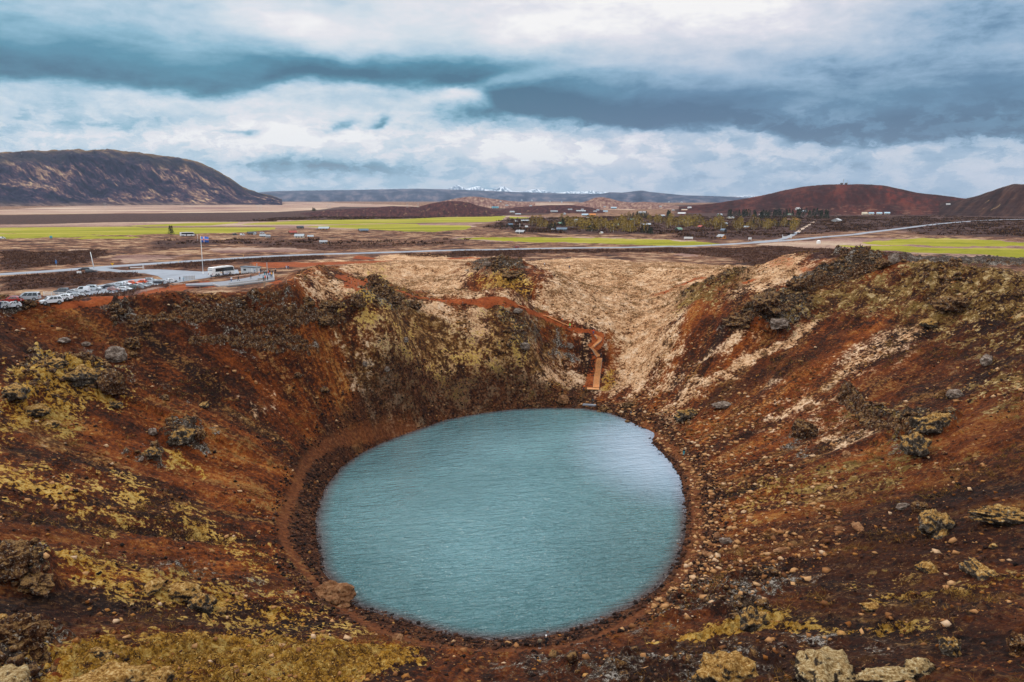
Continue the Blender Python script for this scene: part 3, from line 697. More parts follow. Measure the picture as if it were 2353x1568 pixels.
# the lot asphalt sits on the ground: drop the ground a little below it
idx = near[inside(nx, ny, [p[:2] for p in LOT])]
vz[idx] = np.minimum(vz[idx], lotz(vx[idx], vy[idx]) - 0.12)
def pt_attr(me, name, arr):
    a = me.attributes.new(name, 'FLOAT_COLOR', 'POINT'); a.data.foreach_set('color', np.ascontiguousarray(arr, np.float32).ravel())
def grid_mesh(name, co, nr, nc, wrap=True):
    me = bpy.data.meshes.new(name)
    i = np.arange(nr - 1)[:, None] * nc; j = np.arange(nc if wrap else nc - 1)[None]
    j2 = (j + 1) % nc
    q = np.stack([i + j, i + j2, i + nc + j2, i + nc + j], -1).reshape(-1, 4)
    me.vertices.add(len(co)); me.vertices.foreach_set('co', np.ascontiguousarray(co, np.float32).ravel())
    me.loops.add(q.size); me.loops.foreach_set('vertex_index', q.ravel().astype(np.int32))
    me.polygons.add(len(q)); me.polygons.foreach_set('loop_start', np.arange(0, q.size, 4, dtype=np.int32))
    me.polygons.foreach_set('use_smooth', np.ones(len(q), bool))
    me.update(calc_edges=True)
    return me
gme = grid_mesh('ground', np.stack([vx, vy, vz], -1), len(rr), len(TH))
trail = np.zeros(NV, np.float32); trail[near] = trw
shore = sstep(9, 1, dl_) * (dl_ < 30)
pt_attr(gme, 'coverA', np.stack([MK['grass'], MK['moss'], MK['rock'], np.maximum(MK['path'], 0)], -1))
pt_attr(gme, 'coverB', np.stack([MK['heath'], MK['field'], MK['pale'], MK['dark']], -1))
inrim = np.zeros(NV, np.float32); inrim[near] = inside(nx, ny, [p[:2] for p in RIM]).astype(np.float32)
dr_, _ = seg_dist(nx, ny, [p[:2] for p in RIM]); sdr = np.where(inrim[near] > .5, dr_, -dr_)
crat = np.zeros(NV, np.float32); crat[near] = sstep(-25, 0, sdr)
pt_attr(gme, 'coverC', np.stack([trail, shore, crat, MK['lump']], -1))
pt_attr(gme, 'flow', np.concatenate([flow, np.ones((NV, 1), np.float32)], -1))
ground = bpy.data.objects.new('ground', gme); COL.objects.link(ground); ground['kind'] = 'structure'

# ------------------------------------------------------------------ ground material
def new_mat(name):
    m = bpy.data.materials.new(name); m.use_nodes = True; nt = m.node_tree; nt.nodes.clear(); X.nt = nt
    out = nt.nodes.new('ShaderNodeOutputMaterial'); p = nt.nodes.new('ShaderNodeBsdfPrincipled')
    nt.links.new(p.outputs[0], out.inputs[0])
    return m, p
def attr(name):
    n = X.nt.nodes.new('ShaderNodeAttribute'); n.attribute_name = name
    s = X.nt.nodes.new('ShaderNodeSeparateColor'); X.nt.links.new(n.outputs['Color'], s.inputs[0])
    return X(n.outputs['Vector']), X(s.outputs[0]), X(s.outputs[1]), X(s.outputs[2]), X(n.outputs['Alpha'])
def bump(h, dist, strength=1.0, normal=None):
    n = X.nt.nodes.new('ShaderNodeBump'); X.link(h, n.inputs['Height']); n.inputs['Distance'].default_value = dist
    n.inputs['Strength'].default_value = strength
    if normal: X.link(normal, n.inputs['Normal'])
    return X(n.outputs[0])
KA = 0.60
def s_(r, g, b): return srgb(r, g, b, KA)
gm, gp = new_mat('ground_cover')
pos = X(X.nt.nodes.new('ShaderNodeNewGeometry').outputs['Position'])
_, aG, aM, aR, aP = attr('coverA'); _, aH, aF, aL, aD = attr('coverB'); _, aT, aS, aC, aDl = attr('coverC'); fl, _, _, _, _ = attr('flow')
flS = nz(vscale(fl, (0.16, 0.16, 0.022)), 1.0, 6, 0.6)
flF = nz(vscale(fl, (0.9, 0.9, 0.10)), 1.0, 4, 0.6)
n1 = nz(pos, 0.035, 5, 0.55)            # 30 m
n2 = nz(pos, 0.22, 6, 0.62)             # 5 m
n3 = nz(pos, 1.3, 5, 0.65)              # 0.8 m
n4 = nz(pos, 5.0, 4, 0.7)               # fine
farm = nz(vscale(pos, (0.0022, 0.0045, 0.0)), 1.0, 10, 0.68)
sc = (flS * (1.0 - aDl) + n2 * aDl) * 0.50 + n2 * 0.28 + flF * 0.24 + (n3 - 0.5) * 0.34 + (n4 - 0.5) * 0.2
c = ramp((sc - 0.5) * 2.3 + 0.5, [(0.14, s_(20, 10, 6)), (0.36, s_(66, 30, 11)), (0.52, s_(128, 60, 18)), (0.66, s_(166, 86, 28)), (0.84, s_(216, 146, 70))])
# streaks of withered growth and of bare dark cinder running down the walls
gs = nz(vscale(fl, (0.30, 0.30, 0.035)), 1.0, 6, 0.66)
iso = nz(pos, 0.55, 7, 0.72)
gs = gs * (1.0 - aDl) + iso * aDl
dry = (gs + (n3 - 0.5) * 0.9 + (n2 - .5) * 0.4).ss(0.56, 0.68)
c = mixc(dry * 0.75, c, ramp(n4 * .5 + n3 * .5, [(0.36, s_(92, 58, 28)), (0.5, s_(158, 108, 54)), (0.64, s_(206, 160, 100))]))
cin = (nz(vscale(fl, (0.22, 0.22, 0.03)), 1.0, 5, 0.62) * (1.0 - aDl) + n2 * aDl + (n3 - 0.5) * 0.7).ss(0.47, 0.38)
c = mixc(cin * 0.62, c, ramp(n4, [(0.35, s_(24, 14, 12)), (0.65, s_(66, 38, 26))]))
aDD = (aD * 1.3 - (flS - .5) * .8).sat()
c = mixc(aDD * 0.85, c, ramp(n3, [(0.35, s_(18, 10, 8)), (0.55, s_(44, 22, 14)), (0.7, s_(78, 42, 25))]))
# broken ground: tufts, stones and hollows of a few decimetres to a few metres
brk = ramp((iso * .55 + n3 * .25 + (gs * aDl._m('MULTIPLY_ADD', -1.0, 1.0) + n2 * aDl) * .20 - .5) * 2.6 + .5 + aDl * .07, [(0.12, s_(18, 11, 8)), (0.34, s_(54, 30, 16)), (0.48, s_(94, 58, 26)), (0.60, s_(142, 98, 46)), (0.72, s_(206, 158, 98)), (0.88, s_(244, 212, 164))])
bw = (aDl * .9 - aD * .4 + (gs * .5 + n1 * .5 - .5) * 4.0 + .16 + (n2 - .5) * 1.4).ss(.25, .75)
c = mixc(bw * .88, c, brk)
olive = (n2 * .5 + n1 * .5 + (n3 - .5) * .5).ss(.55, .63) * aDl
c = mixc(olive * .55, c, s_(92, 88, 26))
# outside the crater: patchy heath and tan grass
hn = nz(vscale(pos, (0.05, 0.09, 0.05)), 1.0, 7, 0.62)
c_out = ramp((hn - .5) * 1.5 + .5 + (n2 - 0.5) * 0.7 + (n3 - .5) * .4, [(0.26, s_(62, 38, 32)), (0.42, s_(104, 66, 50)), (0.54, s_(160, 110, 80)), (0.70, s_(218, 180, 142))])
c = mixc(aC.ss(0.9, 0.2), c, c_out)
def lay(w, n, amp, lo=0.35, hi=0.62): return (w + (n - 0.5) * (amp * 2.6)).ss(lo, hi) * w.ss(0.02, 0.2)
w = lay(aL, hn * 0.4 + n2 * 0.2 + farm * .4, 1.6)
c = mixc(w, c, ramp((farm - .5) * 1.4 + .5 + (n2 - .5) * .3, [(0.32, s_(122, 82, 84)), (0.44, s_(178, 138, 122)), (0.54, s_(212, 178, 154)), (0.68, s_(238, 212, 184))]))
w = lay(aH, hn * 0.4 + n2 * 0.2 + farm * .4, 2.1)
c = mixc(w, c, ramp(n2 * 0.5 + n3 * 0.5, [(0.36, s_(36, 20, 22)), (0.49, s_(72, 44, 42)), (0.60, s_(126, 88, 70)), (0.70, s_(176, 134, 104))]))
w = lay(aG, n2 * 0.42 + n3 * 0.36 + gs * 0.22, 2.2, 0.22, 0.78)
c = mixc(w, c, ramp((n3 * 0.5 + n2 * 0.5 - .5) * 1.2 + .5, [(0.28, srgb(112, 68, 38, .66)), (0.40, srgb(190, 134, 88, .70)), (0.52, srgb(230, 182, 136, .74)), (0.66, srgb(250, 218, 184, .78))]))
mot = (n1 * .3 + n2 * .4 + iso * .4 + (n3 - .5) * .6 - .05).ss(.48, .40) * w
c = mixc(mot * .75, c, ramp(n3, [(.4, s_(84, 54, 30)), (.6, s_(150, 108, 62))]))
w = lay(aR, n2 * 0.6 + n3 * 0.4, 1.7, 0.42, 0.55)
rc = ramp(n3 * 0.5 + n4 * 0.5, [(0.36, s_(22, 15, 12)), (0.48, s_(54, 38, 28)), (0.56, s_(98, 78, 60)), (0.64, s_(160, 138, 112))])
lich = (nz(pos, 2.4, 5, 0.8) + (n2 - 0.5) * 0.5).ss(0.56, 0.62)
rc = mixc(lich * 0.85, rc, s_(206, 196, 184))
c = mixc(w, c, rc)
w = lay(aM, n2 * 0.5 + n3 * 0.5, 2.0, 0.42, 0.56)
mc = ramp((n3 * 0.45 + n4 * 0.2 + n2 * 0.35 - .5) * 1.3 + .5, [(0.34, s_(38, 22, 12)), (0.43, s_(116, 74, 20)), (0.51, s_(206, 148, 44)), (0.61, s_(248, 208, 122))])
mx_, _, _ = sep(pos)
mc = mixc(mx_.ss(30.0, 70.0) * .8, mc, ramp((iso - .5) * 1.6 + .5, [(.25, s_(26, 17, 12)), (.46, s_(72, 48, 28)), (.56, s_(150, 118, 72)), (.66, s_(226, 200, 154))]))
mc = mixc((n1 + (n2 - 0.5) * .7).ss(0.50, 0.62) * 0.35, mc, ramp(n3, [(0.4, s_(76, 58, 18)), (0.6, s_(152, 116, 34))]))
c = mixc(w, c, mc)
w = lay(aP, n2 * 0.5 + n3 * 0.5, 0.9, 0.4, 0.6)
c = mixc(w, c, ramp(n2 * 0.6 + n3 * 0.4, [(0.36, s_(140, 62, 28)), (0.52, s_(186, 92, 42)), (0.68, s_(210, 124, 70))]))
fn_ = nz(vscale(pos, (0.006, 0.02, 0.0)), 1.0, 6, 0.6)
w = lay(aF, fn_ * 0.5 + n2 * 0.5, 0.45, 0.42, 0.55)
c = mixc(w, c, ramp(fn_ + (n2 - .5) * .2, [(0.34, s_(146, 146, 26)), (0.52, s_(180, 174, 40)), (0.62, s_(198, 184, 76)), (0.72, s_(214, 178, 126))]))
c = mixc(aT * 0.85, c, ramp(n3, [(0.35, s_(104, 54, 28)), (0.65, s_(154, 92, 52))]))
peb = vor(pos, 1.9, out=1); pr_, _, _ = sep(peb)
shn = ramp(pr_ * 0.5 + n4 * 0.5, [(0.25, s_(34, 19, 14)), (0.5, s_(72, 38, 22)), (0.72, s_(120, 72, 42)), (0.86, s_(186, 132, 88))])
c = mixc((aS.ss(0.15, 0.6) * (1.0 - aT)) * 0.8, c, shn)
# pebbles and clods catch the eye everywhere on the scoria
peb2 = vor(pos, 3.2, out=0)
rough_ = (n1 * .8 + n2 * .2).ss(.42, .56) * .8 + .2
spk = nz(pos, 1.7, 4, 0.85).ss(0.59, 0.66) * aC * (1 - aP) * rough_
c = mixc(spk * 0.7, c, s_(206, 158, 108))
spd = nz(vscale(pos, (1, 1, 1.4)), 1.3, 5, 0.8).ss(0.45, 0.37)
c = mixc(spd * 0.72 * rough_ * (1 - aF.ss(0.2, 0.5)), c, s_(30, 18, 14))
X.link(c, gp.inputs['Base Color']); gp.inputs['Roughness'].default_value = 0.95
gp.inputs['Specular IOR Level'].default_value = 0.15
bh = n3 * 0.6 + n4 * 0.22 + n2 * 0.7
X.link(bump(bh, 1.3, 1.0), gp.inputs['Normal'])
gme.materials.append(gm)

# ------------------------------------------------------------------ lake water
LK = smooth_line([tuple(p) + (0,) for p in LAKE + LAKE[:1]], 201)[:-1]
lc = np.array([-1.0, 160.0])
outl = LK[:, :2] + (LK[:, :2] - lc) / np.linalg.norm(LK[:, :2] - lc, axis=1)[:, None] * 2.0
ks = np.linspace(1, 0.0, 40)
co = np.concatenate([np.c_[lc + (outl - lc) * k, np.zeros(len(outl))] for k in ks])
wme = grid_mesh('lake_water', co, len(ks), len(outl))
wd, _ = seg_dist(co[:, 0], co[:, 1], LAKE)
wd = np.where(inside(co[:, 0], co[:, 1], LAKE), wd, 0)
pt_attr(wme, 'depth', np.stack([np.clip(wd / 30, 0, 1)] * 4, -1))
lake = bpy.data.objects.new('lake_water', wme); COL.objects.link(lake); lake['kind'] = 'structure'
wm, wp = new_mat('lake_water')
pos = X(X.nt.nodes.new('ShaderNodeNewGeometry').outputs['Position']); _, dd, _, _, _ = attr('depth')
big = nz(pos, 0.03, 3)
wc = ramp(dd + (big - 0.5) * 0.12 * dd.ss(.0, .15), [(0.0, srgb(56, 34, 28, .6)), (0.02, srgb(78, 66, 66, .7)), (0.045, srgb(74, 96, 100, .8)), (0.10, srgb(76, 128, 134, .9)), (1.0, srgb(100, 150, 158, 1.0))])
X.link(wc, wp.inputs['Base Color']); wp.inputs['Roughness'].default_value = 0.06; wp.inputs['IOR'].default_value = 1.85
rot = X.nt.nodes.new('ShaderNodeVectorRotate'); rot.rotation_type = 'Z_AXIS'; X.link(pos, rot.inputs[0]); rot.inputs['Angle'].default_value = R(-14)
rp = X(rot.outputs[0])
wv1 = nz(vscale(rp, (0.30, 1.15, 1)), 1.0, 4, 0.55, 0.6); wv2 = nz(vscale(rp, (1.0, 2.6, 1)), 1.0, 3, 0.6, 0.3)
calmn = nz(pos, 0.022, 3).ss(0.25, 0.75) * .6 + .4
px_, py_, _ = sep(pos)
lee_sheen = (((px_ - 37.0) * (px_ - 37.0)) * (1 / 260.0) + ((py_ - 190.0) * (py_ - 190.0)) * (1 / 700.0) * 1.0 + (big - .5) * .9)   # sheltered corner under the right wall, also masks the painted sky reflection
lee_sheen = lee_sheen.ss(2.8, 0.0)
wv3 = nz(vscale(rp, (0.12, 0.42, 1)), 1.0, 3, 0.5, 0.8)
hgt = (wv1 * 0.7 + wv2 * 0.36 + wv3 * .8) * (0.15 + calmn * 1.05) * (1.0 - lee_sheen * 0.9)
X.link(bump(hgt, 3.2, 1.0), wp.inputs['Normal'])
X.link(mixc(lee_sheen * 0.75, wc, srgb(150, 172, 196, .8)), wp.inputs['Base Color'])  # pale reflected sky painted into the water colour of this corner
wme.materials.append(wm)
# ------------------------------------------------------------------ hills and mountains (real height fields at their own distance)
HILLS = []
def hill(name, label, sil, d_front, d_crest, d_back, mat, nx_=220, ny_=110, rough=1.0, gul=1.0, base=None, front_pow=1.0, seed=1, extra=None):
    """sil: skyline as picture points; the crest stands at d_crest, the foot at d_front"""
    az = []; hz = []
    for x, y in sil:
        d = ray(x, y); h = math.hypot(d[0], d[1])
        az.append(math.atan2(d[0], d[1])); hz.append(CAMZ + d[2] / h * d_crest)
    az = np.array(az); hz = np.array(hz)
    aa = np.linspace(az[0], az[-1], nx_); crest = np.interp(aa, az, hz)
    crest = np.convolve(np.pad(crest, 2, mode='edge'), np.ones(5) / 5, 'valid')
    tt = np.concatenate([np.linspace(0, 1, int(ny_ * .72)), 1 + np.linspace(0, 1, ny_ - int(ny_ * .72) + 1)[1:]])
    T, A_ = np.meshgrid(tt, aa, indexing='ij')
    Dn = np.where(T <= 1, d_front + (d_crest - d_front) * T, d_crest + (d_back - d_crest) * (T - 1))
    C_ = np.interp(A_, aa, crest)
    xx = np.sin(A_) * Dn; yy = np.cos(A_) * Dn
    foot = plain(xx, yy) - 2.0
    if callable(front_pow): prof_f = front_pow(T)
    else: prof_f = sstep(0, 1, np.clip(T, 0, 1)) * (1 - front_pow) + np.clip(T, 0, 1) ** 0.75 * front_pow
    prof = np.where(T <= 1, prof_f, 1 - sstep(0, 1, T - 1))
    z = foot + np.maximum(C_ - foot, 0) * prof
    Hh = max(crest.max() - 25, 1)
    sc_ = d_crest * 0.035
    gx_ = A_ * d_crest
    rn_ = fbm(gx_ / sc_ * .9 + T * 1.2, T * 1.6, 5, seed, 0.6, ridge=True)
    z = z + (rn_ - .35) * Hh * 0.11 * gul * np.sin(np.pi * np.clip(T, 0, 1)) ** .8 * (np.maximum(C_ - foot, 0) / Hh)
    z = z + fbm(gx_ / sc_ * 3, Dn / sc_ * 3, 4, seed + 5) * Hh * 0.03 * rough * np.where(T <= 1, sstep(0, .12, T), 1)
    mi = (np.abs(T - 1) < .02); z = np.where(mi, z, z)
    co = np.stack([xx, yy, z], -1).reshape(-1, 3)
    me = grid_mesh(name, co, len(tt), nx_, wrap=False)
    pt_attr(me, 'slope', np.stack([A_ * 20, T, (C_ - foot) / Hh, np.ones_like(T)], -1))
    me.materials.append(mat)
    o = bpy.data.objects.new(name, me); COL.objects.link(o); HILLS.append(o); o['kind'] = 'structure'; o['label'] = label
    return o
def hill_mat(name, build):
    m, p = new_mat(name); a = X.nt.nodes.new('ShaderNodeAttribute'); a.attribute_name = 'slope'
    v = X(a.outputs['Vector']); u, t, r = sep(v)
    pos = X(X.nt.nodes.new('ShaderNodeNewGeometry').outputs['Position'])
    X.link(build(u, t, r, v, pos), p.inputs['Base Color']); p.inputs['Roughness'].default_value = 1; p.inputs['Specular IOR Level'].default_value = 0.05
    return m
def bm_big(u, t, r, v, pos):            # broad table mountain: gullied, tan grass and bare grey-violet scree
    gul = nz(comb(u * 2.0 + t * 7.0, t * 3.0, 0.0), 1.0, 8, 0.7)
    gul2 = nz(comb(u * 8 + t * 18, t * 7, 3.0), 1.0, 7, 0.72)
    pat = nz(comb(u * 0.7, t * 1.6, 5.0), 1.0, 5, 0.6)
    gul3 = nz(comb(u * 24 + t * 40, t * 20, 6.0), 1.0, 6, 0.74)
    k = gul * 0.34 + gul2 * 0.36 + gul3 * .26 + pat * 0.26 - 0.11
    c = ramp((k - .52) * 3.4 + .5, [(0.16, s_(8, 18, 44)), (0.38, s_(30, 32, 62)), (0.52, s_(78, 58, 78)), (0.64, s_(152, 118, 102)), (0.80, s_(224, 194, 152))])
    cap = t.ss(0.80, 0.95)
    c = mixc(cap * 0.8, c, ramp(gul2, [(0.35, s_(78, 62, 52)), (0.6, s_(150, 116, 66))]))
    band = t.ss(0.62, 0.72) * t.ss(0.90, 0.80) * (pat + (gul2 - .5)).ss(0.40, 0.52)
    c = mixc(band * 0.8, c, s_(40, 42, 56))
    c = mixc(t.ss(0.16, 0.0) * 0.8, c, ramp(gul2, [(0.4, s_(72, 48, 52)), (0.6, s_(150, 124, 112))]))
    snow = nz(comb(u * 30, t * 26, 9.0), 1.0, 2, 0.5).ss(0.74, 0.76) * t.ss(0.80, 0.86)
    return mixc(snow, c, (0.8, 0.85, 0.9))
def bm_red(u, t, r, v, pos):
    a = nz(comb(u * 2.0, t * 1.4, 1.0), 1.0, 6, 0.6); b = nz(comb(u * 9, t * 7, 2.0), 1.0, 6, 0.66)
    k = a * .6 + b * .4
    c = ramp((k - .5) * 2 + .5, [(0.2, s_(40, 22, 24)), (0.45, s_(66, 34, 34)), (0.62, s_(92, 48, 42)), (0.8, s_(118, 72, 58))])
    red = (a + (b - .5) * .6).ss(0.54, 0.64) * t.ss(0.35, 0.6) * u.ss(7.4, 8.0)
    c = mixc(red * 0.45, c, s_(130, 38, 30))
    c = mixc(((a + (b - .5) * .6).ss(0.50, 0.66)) * .18, c, s_(120, 58, 44))
    tan = nz(comb(u * 5, t * 18, 7.0), 1.0, 6, 0.65).ss(0.55, 0.62) * t.ss(0.42, 0.1)
    return mixc(tan * 0.7, c, s_(170, 128, 104))
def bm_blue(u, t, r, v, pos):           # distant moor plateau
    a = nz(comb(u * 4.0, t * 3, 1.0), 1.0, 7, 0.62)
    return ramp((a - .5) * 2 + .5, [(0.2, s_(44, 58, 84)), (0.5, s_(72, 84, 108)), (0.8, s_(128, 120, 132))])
def bm_dark(u, t, r, v, pos):
    a = nz(comb(u * 14, t * 5, 1.0), 1.0, 7, 0.65)
    c = ramp((a - .5) * 2 + .5, [(0.2, s_(46, 24, 28)), (0.5, s_(78, 44, 46)), (0.8, s_(104, 62, 56))])
    tan = nz(comb(u * 9, t * 5, 4.0), 1.0, 5, 0.6).ss(0.60, 0.66)
    return mixc(tan * 0.7, c, s_(150, 118, 88))
def bm_tan(u, t, r, v, pos):
    a = nz(comb(u * 14, t * 4, 1.0), 1.0, 7, 0.65)
    return ramp((a - .5) * 2 + .5, [(0.2, s_(98, 62, 62)), (0.5, s_(146, 108, 98)), (0.8, s_(194, 164, 140))])
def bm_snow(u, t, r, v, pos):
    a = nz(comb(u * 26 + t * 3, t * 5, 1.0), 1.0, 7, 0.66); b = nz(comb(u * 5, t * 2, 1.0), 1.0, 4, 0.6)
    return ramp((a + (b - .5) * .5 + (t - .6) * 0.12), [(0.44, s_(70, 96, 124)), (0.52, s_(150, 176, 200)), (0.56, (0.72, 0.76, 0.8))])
def bm_edge(u, t, r, v, pos):
    a = nz(comb(u * 9 - t * 5, t * 2.2, 1.0), 1.0, 7, 0.65)
    c = ramp((a - .5) * 2 + .5, [(0.2, s_(34, 20, 20)), (0.5, s_(60, 38, 36)), (0.8, s_(90, 62, 52))])
    tan = nz(comb(u * 7 - t * 6, t * 2.4, 4.0), 1.0, 6, 0.6).ss(0.60, 0.65)
    return mixc(tan * 0.8, c, s_(150, 122, 92))
MB_ = hill_mat('mountain_slope', bm_big); MR_ = hill_mat('red_hill', bm_red); MBl = hill_mat('moor', bm_blue)
MD_ = hill_mat('dark_lava', bm_dark); MT_ = hill_mat('pale_hill', bm_tan); MS_ = hill_mat('snow', bm_snow); ME_ = hill_mat('edge_hill', bm_edge)
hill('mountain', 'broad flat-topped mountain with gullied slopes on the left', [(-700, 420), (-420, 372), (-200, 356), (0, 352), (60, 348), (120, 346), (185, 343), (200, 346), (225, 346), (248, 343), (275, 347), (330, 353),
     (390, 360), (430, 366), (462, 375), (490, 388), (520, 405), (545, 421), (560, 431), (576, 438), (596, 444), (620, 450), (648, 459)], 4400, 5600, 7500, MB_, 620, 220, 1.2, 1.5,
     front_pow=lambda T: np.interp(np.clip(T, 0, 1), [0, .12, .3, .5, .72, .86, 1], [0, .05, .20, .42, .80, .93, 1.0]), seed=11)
hill('hill', 'reddish brown scoria hill carrying the masts', [(1560, 476), (1640, 468), (1700, 459), (1760, 448), (1800, 438), (1850, 429), (1890, 425), (1940, 424), (1995, 424), (2040, 428), (2075, 436), (2105, 443), (2130, 446),
     (2160, 449), (2190, 453), (2215, 457), (2260, 462)], 1950, 2500, 3300, MR_, 260, 110, .9, .9, front_pow=.25, seed=23)
hill('hill', 'dark steep hill at the right edge', [(2160, 466), (2215, 458), (2250, 449), (2280, 439), (2310, 428), (2332, 422), (2345, 424), (2353, 424), (2420, 418), (2560, 430), (2800, 460)], 1900, 2300, 2900, ME_, 180, 90, .8, .8, front_pow=.2, seed=31)
hill('hill', 'low dark lava rise beyond the fields', [(690, 492), (760, 483), (860, 477), (900, 474), (960, 476), (990, 468), (1010, 464), (1045, 462), (1075, 465), (1095, 472), (1120, 478), (1160, 488), (1200, 492)], 1620, 2000, 2400, MD_, 220, 60, 1.5, .8, front_pow=.4, seed=41)
hill('hill', 'small reddish hummock behind the dark lava rise', [(1010, 464), (1040, 458), (1075, 452), (1095, 452), (1130, 457), (1180, 463), (1230, 466)], 2900, 3300, 3800, MT_, 120, 50, 1, .8, seed=43)
hill('hill', 'small pale cone-shaped hill on the plain', [(1300, 475), (1330, 468), (1350, 462), (1365, 455), (1380, 453), (1400, 456), (1420, 462), (1450, 466), (1480, 464), (1510, 466), (1560, 474)], 2700, 3200, 3700, MT_, 140, 60, 1, 1, seed=47)
hill('hill', 'low dark rise with houses on it', [(1140, 484), (1190, 476), (1260, 472), (1310, 471), (1350, 476), (1390, 484)], 1950, 2250, 2600, MD_, 120, 40, 1, .6, seed=53)
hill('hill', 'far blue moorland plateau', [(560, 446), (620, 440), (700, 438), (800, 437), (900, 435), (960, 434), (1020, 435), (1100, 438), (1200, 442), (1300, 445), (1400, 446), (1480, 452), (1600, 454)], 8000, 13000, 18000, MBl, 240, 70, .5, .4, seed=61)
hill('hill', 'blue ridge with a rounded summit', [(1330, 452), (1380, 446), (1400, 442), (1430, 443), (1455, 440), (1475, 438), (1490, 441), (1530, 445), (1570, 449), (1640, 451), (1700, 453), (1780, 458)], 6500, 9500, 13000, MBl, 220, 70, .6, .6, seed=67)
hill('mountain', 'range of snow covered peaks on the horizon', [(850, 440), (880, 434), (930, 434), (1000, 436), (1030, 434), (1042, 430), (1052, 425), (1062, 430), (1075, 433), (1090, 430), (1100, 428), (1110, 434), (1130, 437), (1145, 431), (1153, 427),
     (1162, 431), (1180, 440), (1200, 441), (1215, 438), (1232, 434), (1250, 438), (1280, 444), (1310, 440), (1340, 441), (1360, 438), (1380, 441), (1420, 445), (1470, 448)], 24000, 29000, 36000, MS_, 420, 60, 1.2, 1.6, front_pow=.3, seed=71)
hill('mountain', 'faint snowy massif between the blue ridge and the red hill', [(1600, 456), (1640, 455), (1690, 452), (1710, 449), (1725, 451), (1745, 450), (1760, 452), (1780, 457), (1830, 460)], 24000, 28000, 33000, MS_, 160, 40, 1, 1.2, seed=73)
# ------------------------------------------------------------------ object library
def mat(name, col, rough=0.6, metal=0.0, var=0.12, scale=3.0, spec=0.5, bmp=0.0, emit=None, alpha=None, coat=0.0):
    m, p = new_mat(name)
    tcn = X(X.nt.nodes.new('ShaderNodeTexCoord').outputs['Object'])
    n = nz(tcn, scale, 5, 0.6)
    X.link(ramp(n, [(0.3, tuple(c * (1 - var * 1.6) for c in col)), (0.7, tuple(min(c * (1 + var), 1) for c in col))]), p.inputs['Base Color'])
    p.inputs['Roughness'].default_value = rough; p.inputs['Metallic'].default_value = metal
    p.inputs['Specular IOR Level'].default_value = spec; p.inputs['Coat Weight'].default_value = coat
    if bmp: X.link(bump(nz(tcn, scale * 4, 4, .6), bmp, .8), p.inputs['Normal'])
    return m
class MBd:
    """collects boxes, prisms, tubes and loose faces into one mesh object"""
    def __init__(s): s.v = []; s.f = []; s.T = Matrix.Identity(4)
    def add(s, vs, fs):
        k = len(s.v); s.v += [tuple(s.T @ Vector(p)) for p in vs]; s.f += [tuple(i + k for i in f) for f in fs]; return s
    def box(s, c, d, rz=0.0, rx=0.0, ry=0.0):
        M = Matrix.Translation(c) @ Matrix.Rotation(rz, 4, 'Z') @ Matrix.Rotation(ry, 4, 'Y') @ Matrix.Rotation(rx, 4, 'X')
        h = [x / 2 for x in d]
        vs = [tuple(M @ Vector((a * h[0], b * h[1], c_ * h[2]))) for a in (-1, 1) for b in (-1, 1) for c_ in (-1, 1)]
        return s.add(vs, [(0, 1, 3, 2), (4, 6, 7, 5), (0, 4, 5, 1), (2, 3, 7, 6), (0, 2, 6, 4), (1, 5, 7, 3)])
    def prism(s, prof, y0, y1, axis='y', bevel=None):   # profile in x,z extruded along y
        n = len(prof)
        a = [(p[0], y0, p[1]) for p in prof]; b = [(p[0], y1, p[1]) for p in prof]
        return s.add(a + b, [tuple(range(n)), tuple(range(2 * n - 1, n - 1, -1))] + [(i, i + n, (i + 1) % n + n, (i + 1) % n) for i in range(n)])
    def tube(s, p0, p1, r0, r1=None, n=8, caps=True):
        r1 = r0 if r1 is None else r1
        p0 = Vector(p0); p1 = Vector(p1); d = (p1 - p0).normalized()
        u = d.orthogonal().normalized(); w = d.cross(u)
        vs = [tuple(p0 + (u * math.cos(a) + w * math.sin(a)) * r0) for a in [i * 2 * math.pi / n for i in range(n)]] + \
             [tuple(p1 + (u * math.cos(a) + w * math.sin(a)) * r1) for a in [i * 2 * math.pi / n for i in range(n)]]
        fs = [(i, (i + 1) % n, (i + 1) % n + n, i + n) for i in range(n)]
        if caps: fs += [tuple(range(n - 1, -1, -1)), tuple(range(n, 2 * n))]
        return s.add(vs, fs)
    def build(s, name, m, parent=None, smooth=False, bevel=0.0):
        me = bpy.data.meshes.new(name); me.from_pydata(s.v, [], s.f); me.update()
        bm = bmesh.new(); bm.from_mesh(me)
        if bevel: bmesh.ops.bevel(bm, geom=bm.edges[:], offset=bevel, segments=2, affect='EDGES', clamp_overlap=True)
        bmesh.ops.recalc_face_normals(bm, faces=bm.faces[:]); bm.to_mesh(me); bm.free()
        if smooth: me.polygons.foreach_set('use_smooth', [True] * len(me.polygons))
        if m: me.materials.append(m)
        o = bpy.data.objects.new(name, me); COL.objects.link(o)
        if parent is not None: o.parent = parent
        return o
def tag(o, label=None, cat=None, group=None, kind=None):
    if label: o['label'] = label
    if cat: o['category'] = cat
    if group: o['group'] = group
    if kind: o['kind'] = kind
    return o
def empty(name, loc=(0, 0, 0), rz=0.0):
    o = bpy.data.objects.new(name, None); COL.objects.link(o); o.location = loc; o.rotation_euler = (0, 0, rz); o.empty_display_size = 0.2
    return o
def copy_tree(o, parent=None):
    c = o.copy(); COL.objects.link(c); c.parent = parent
    for ch in KIDS.get(o.name, []) or [k for k in o.children]: copy_tree(ch, c)
    return c
KIDS = {}
def setmat(o, m):                       # material on the object, mesh stays shared
    if o.type != 'MESH': return
    if not o.material_slots: o.data.materials.append(m)
    o.material_slots[0].link = 'OBJECT'; o.material_slots[0].material = m
bpy.context.view_layer.update()
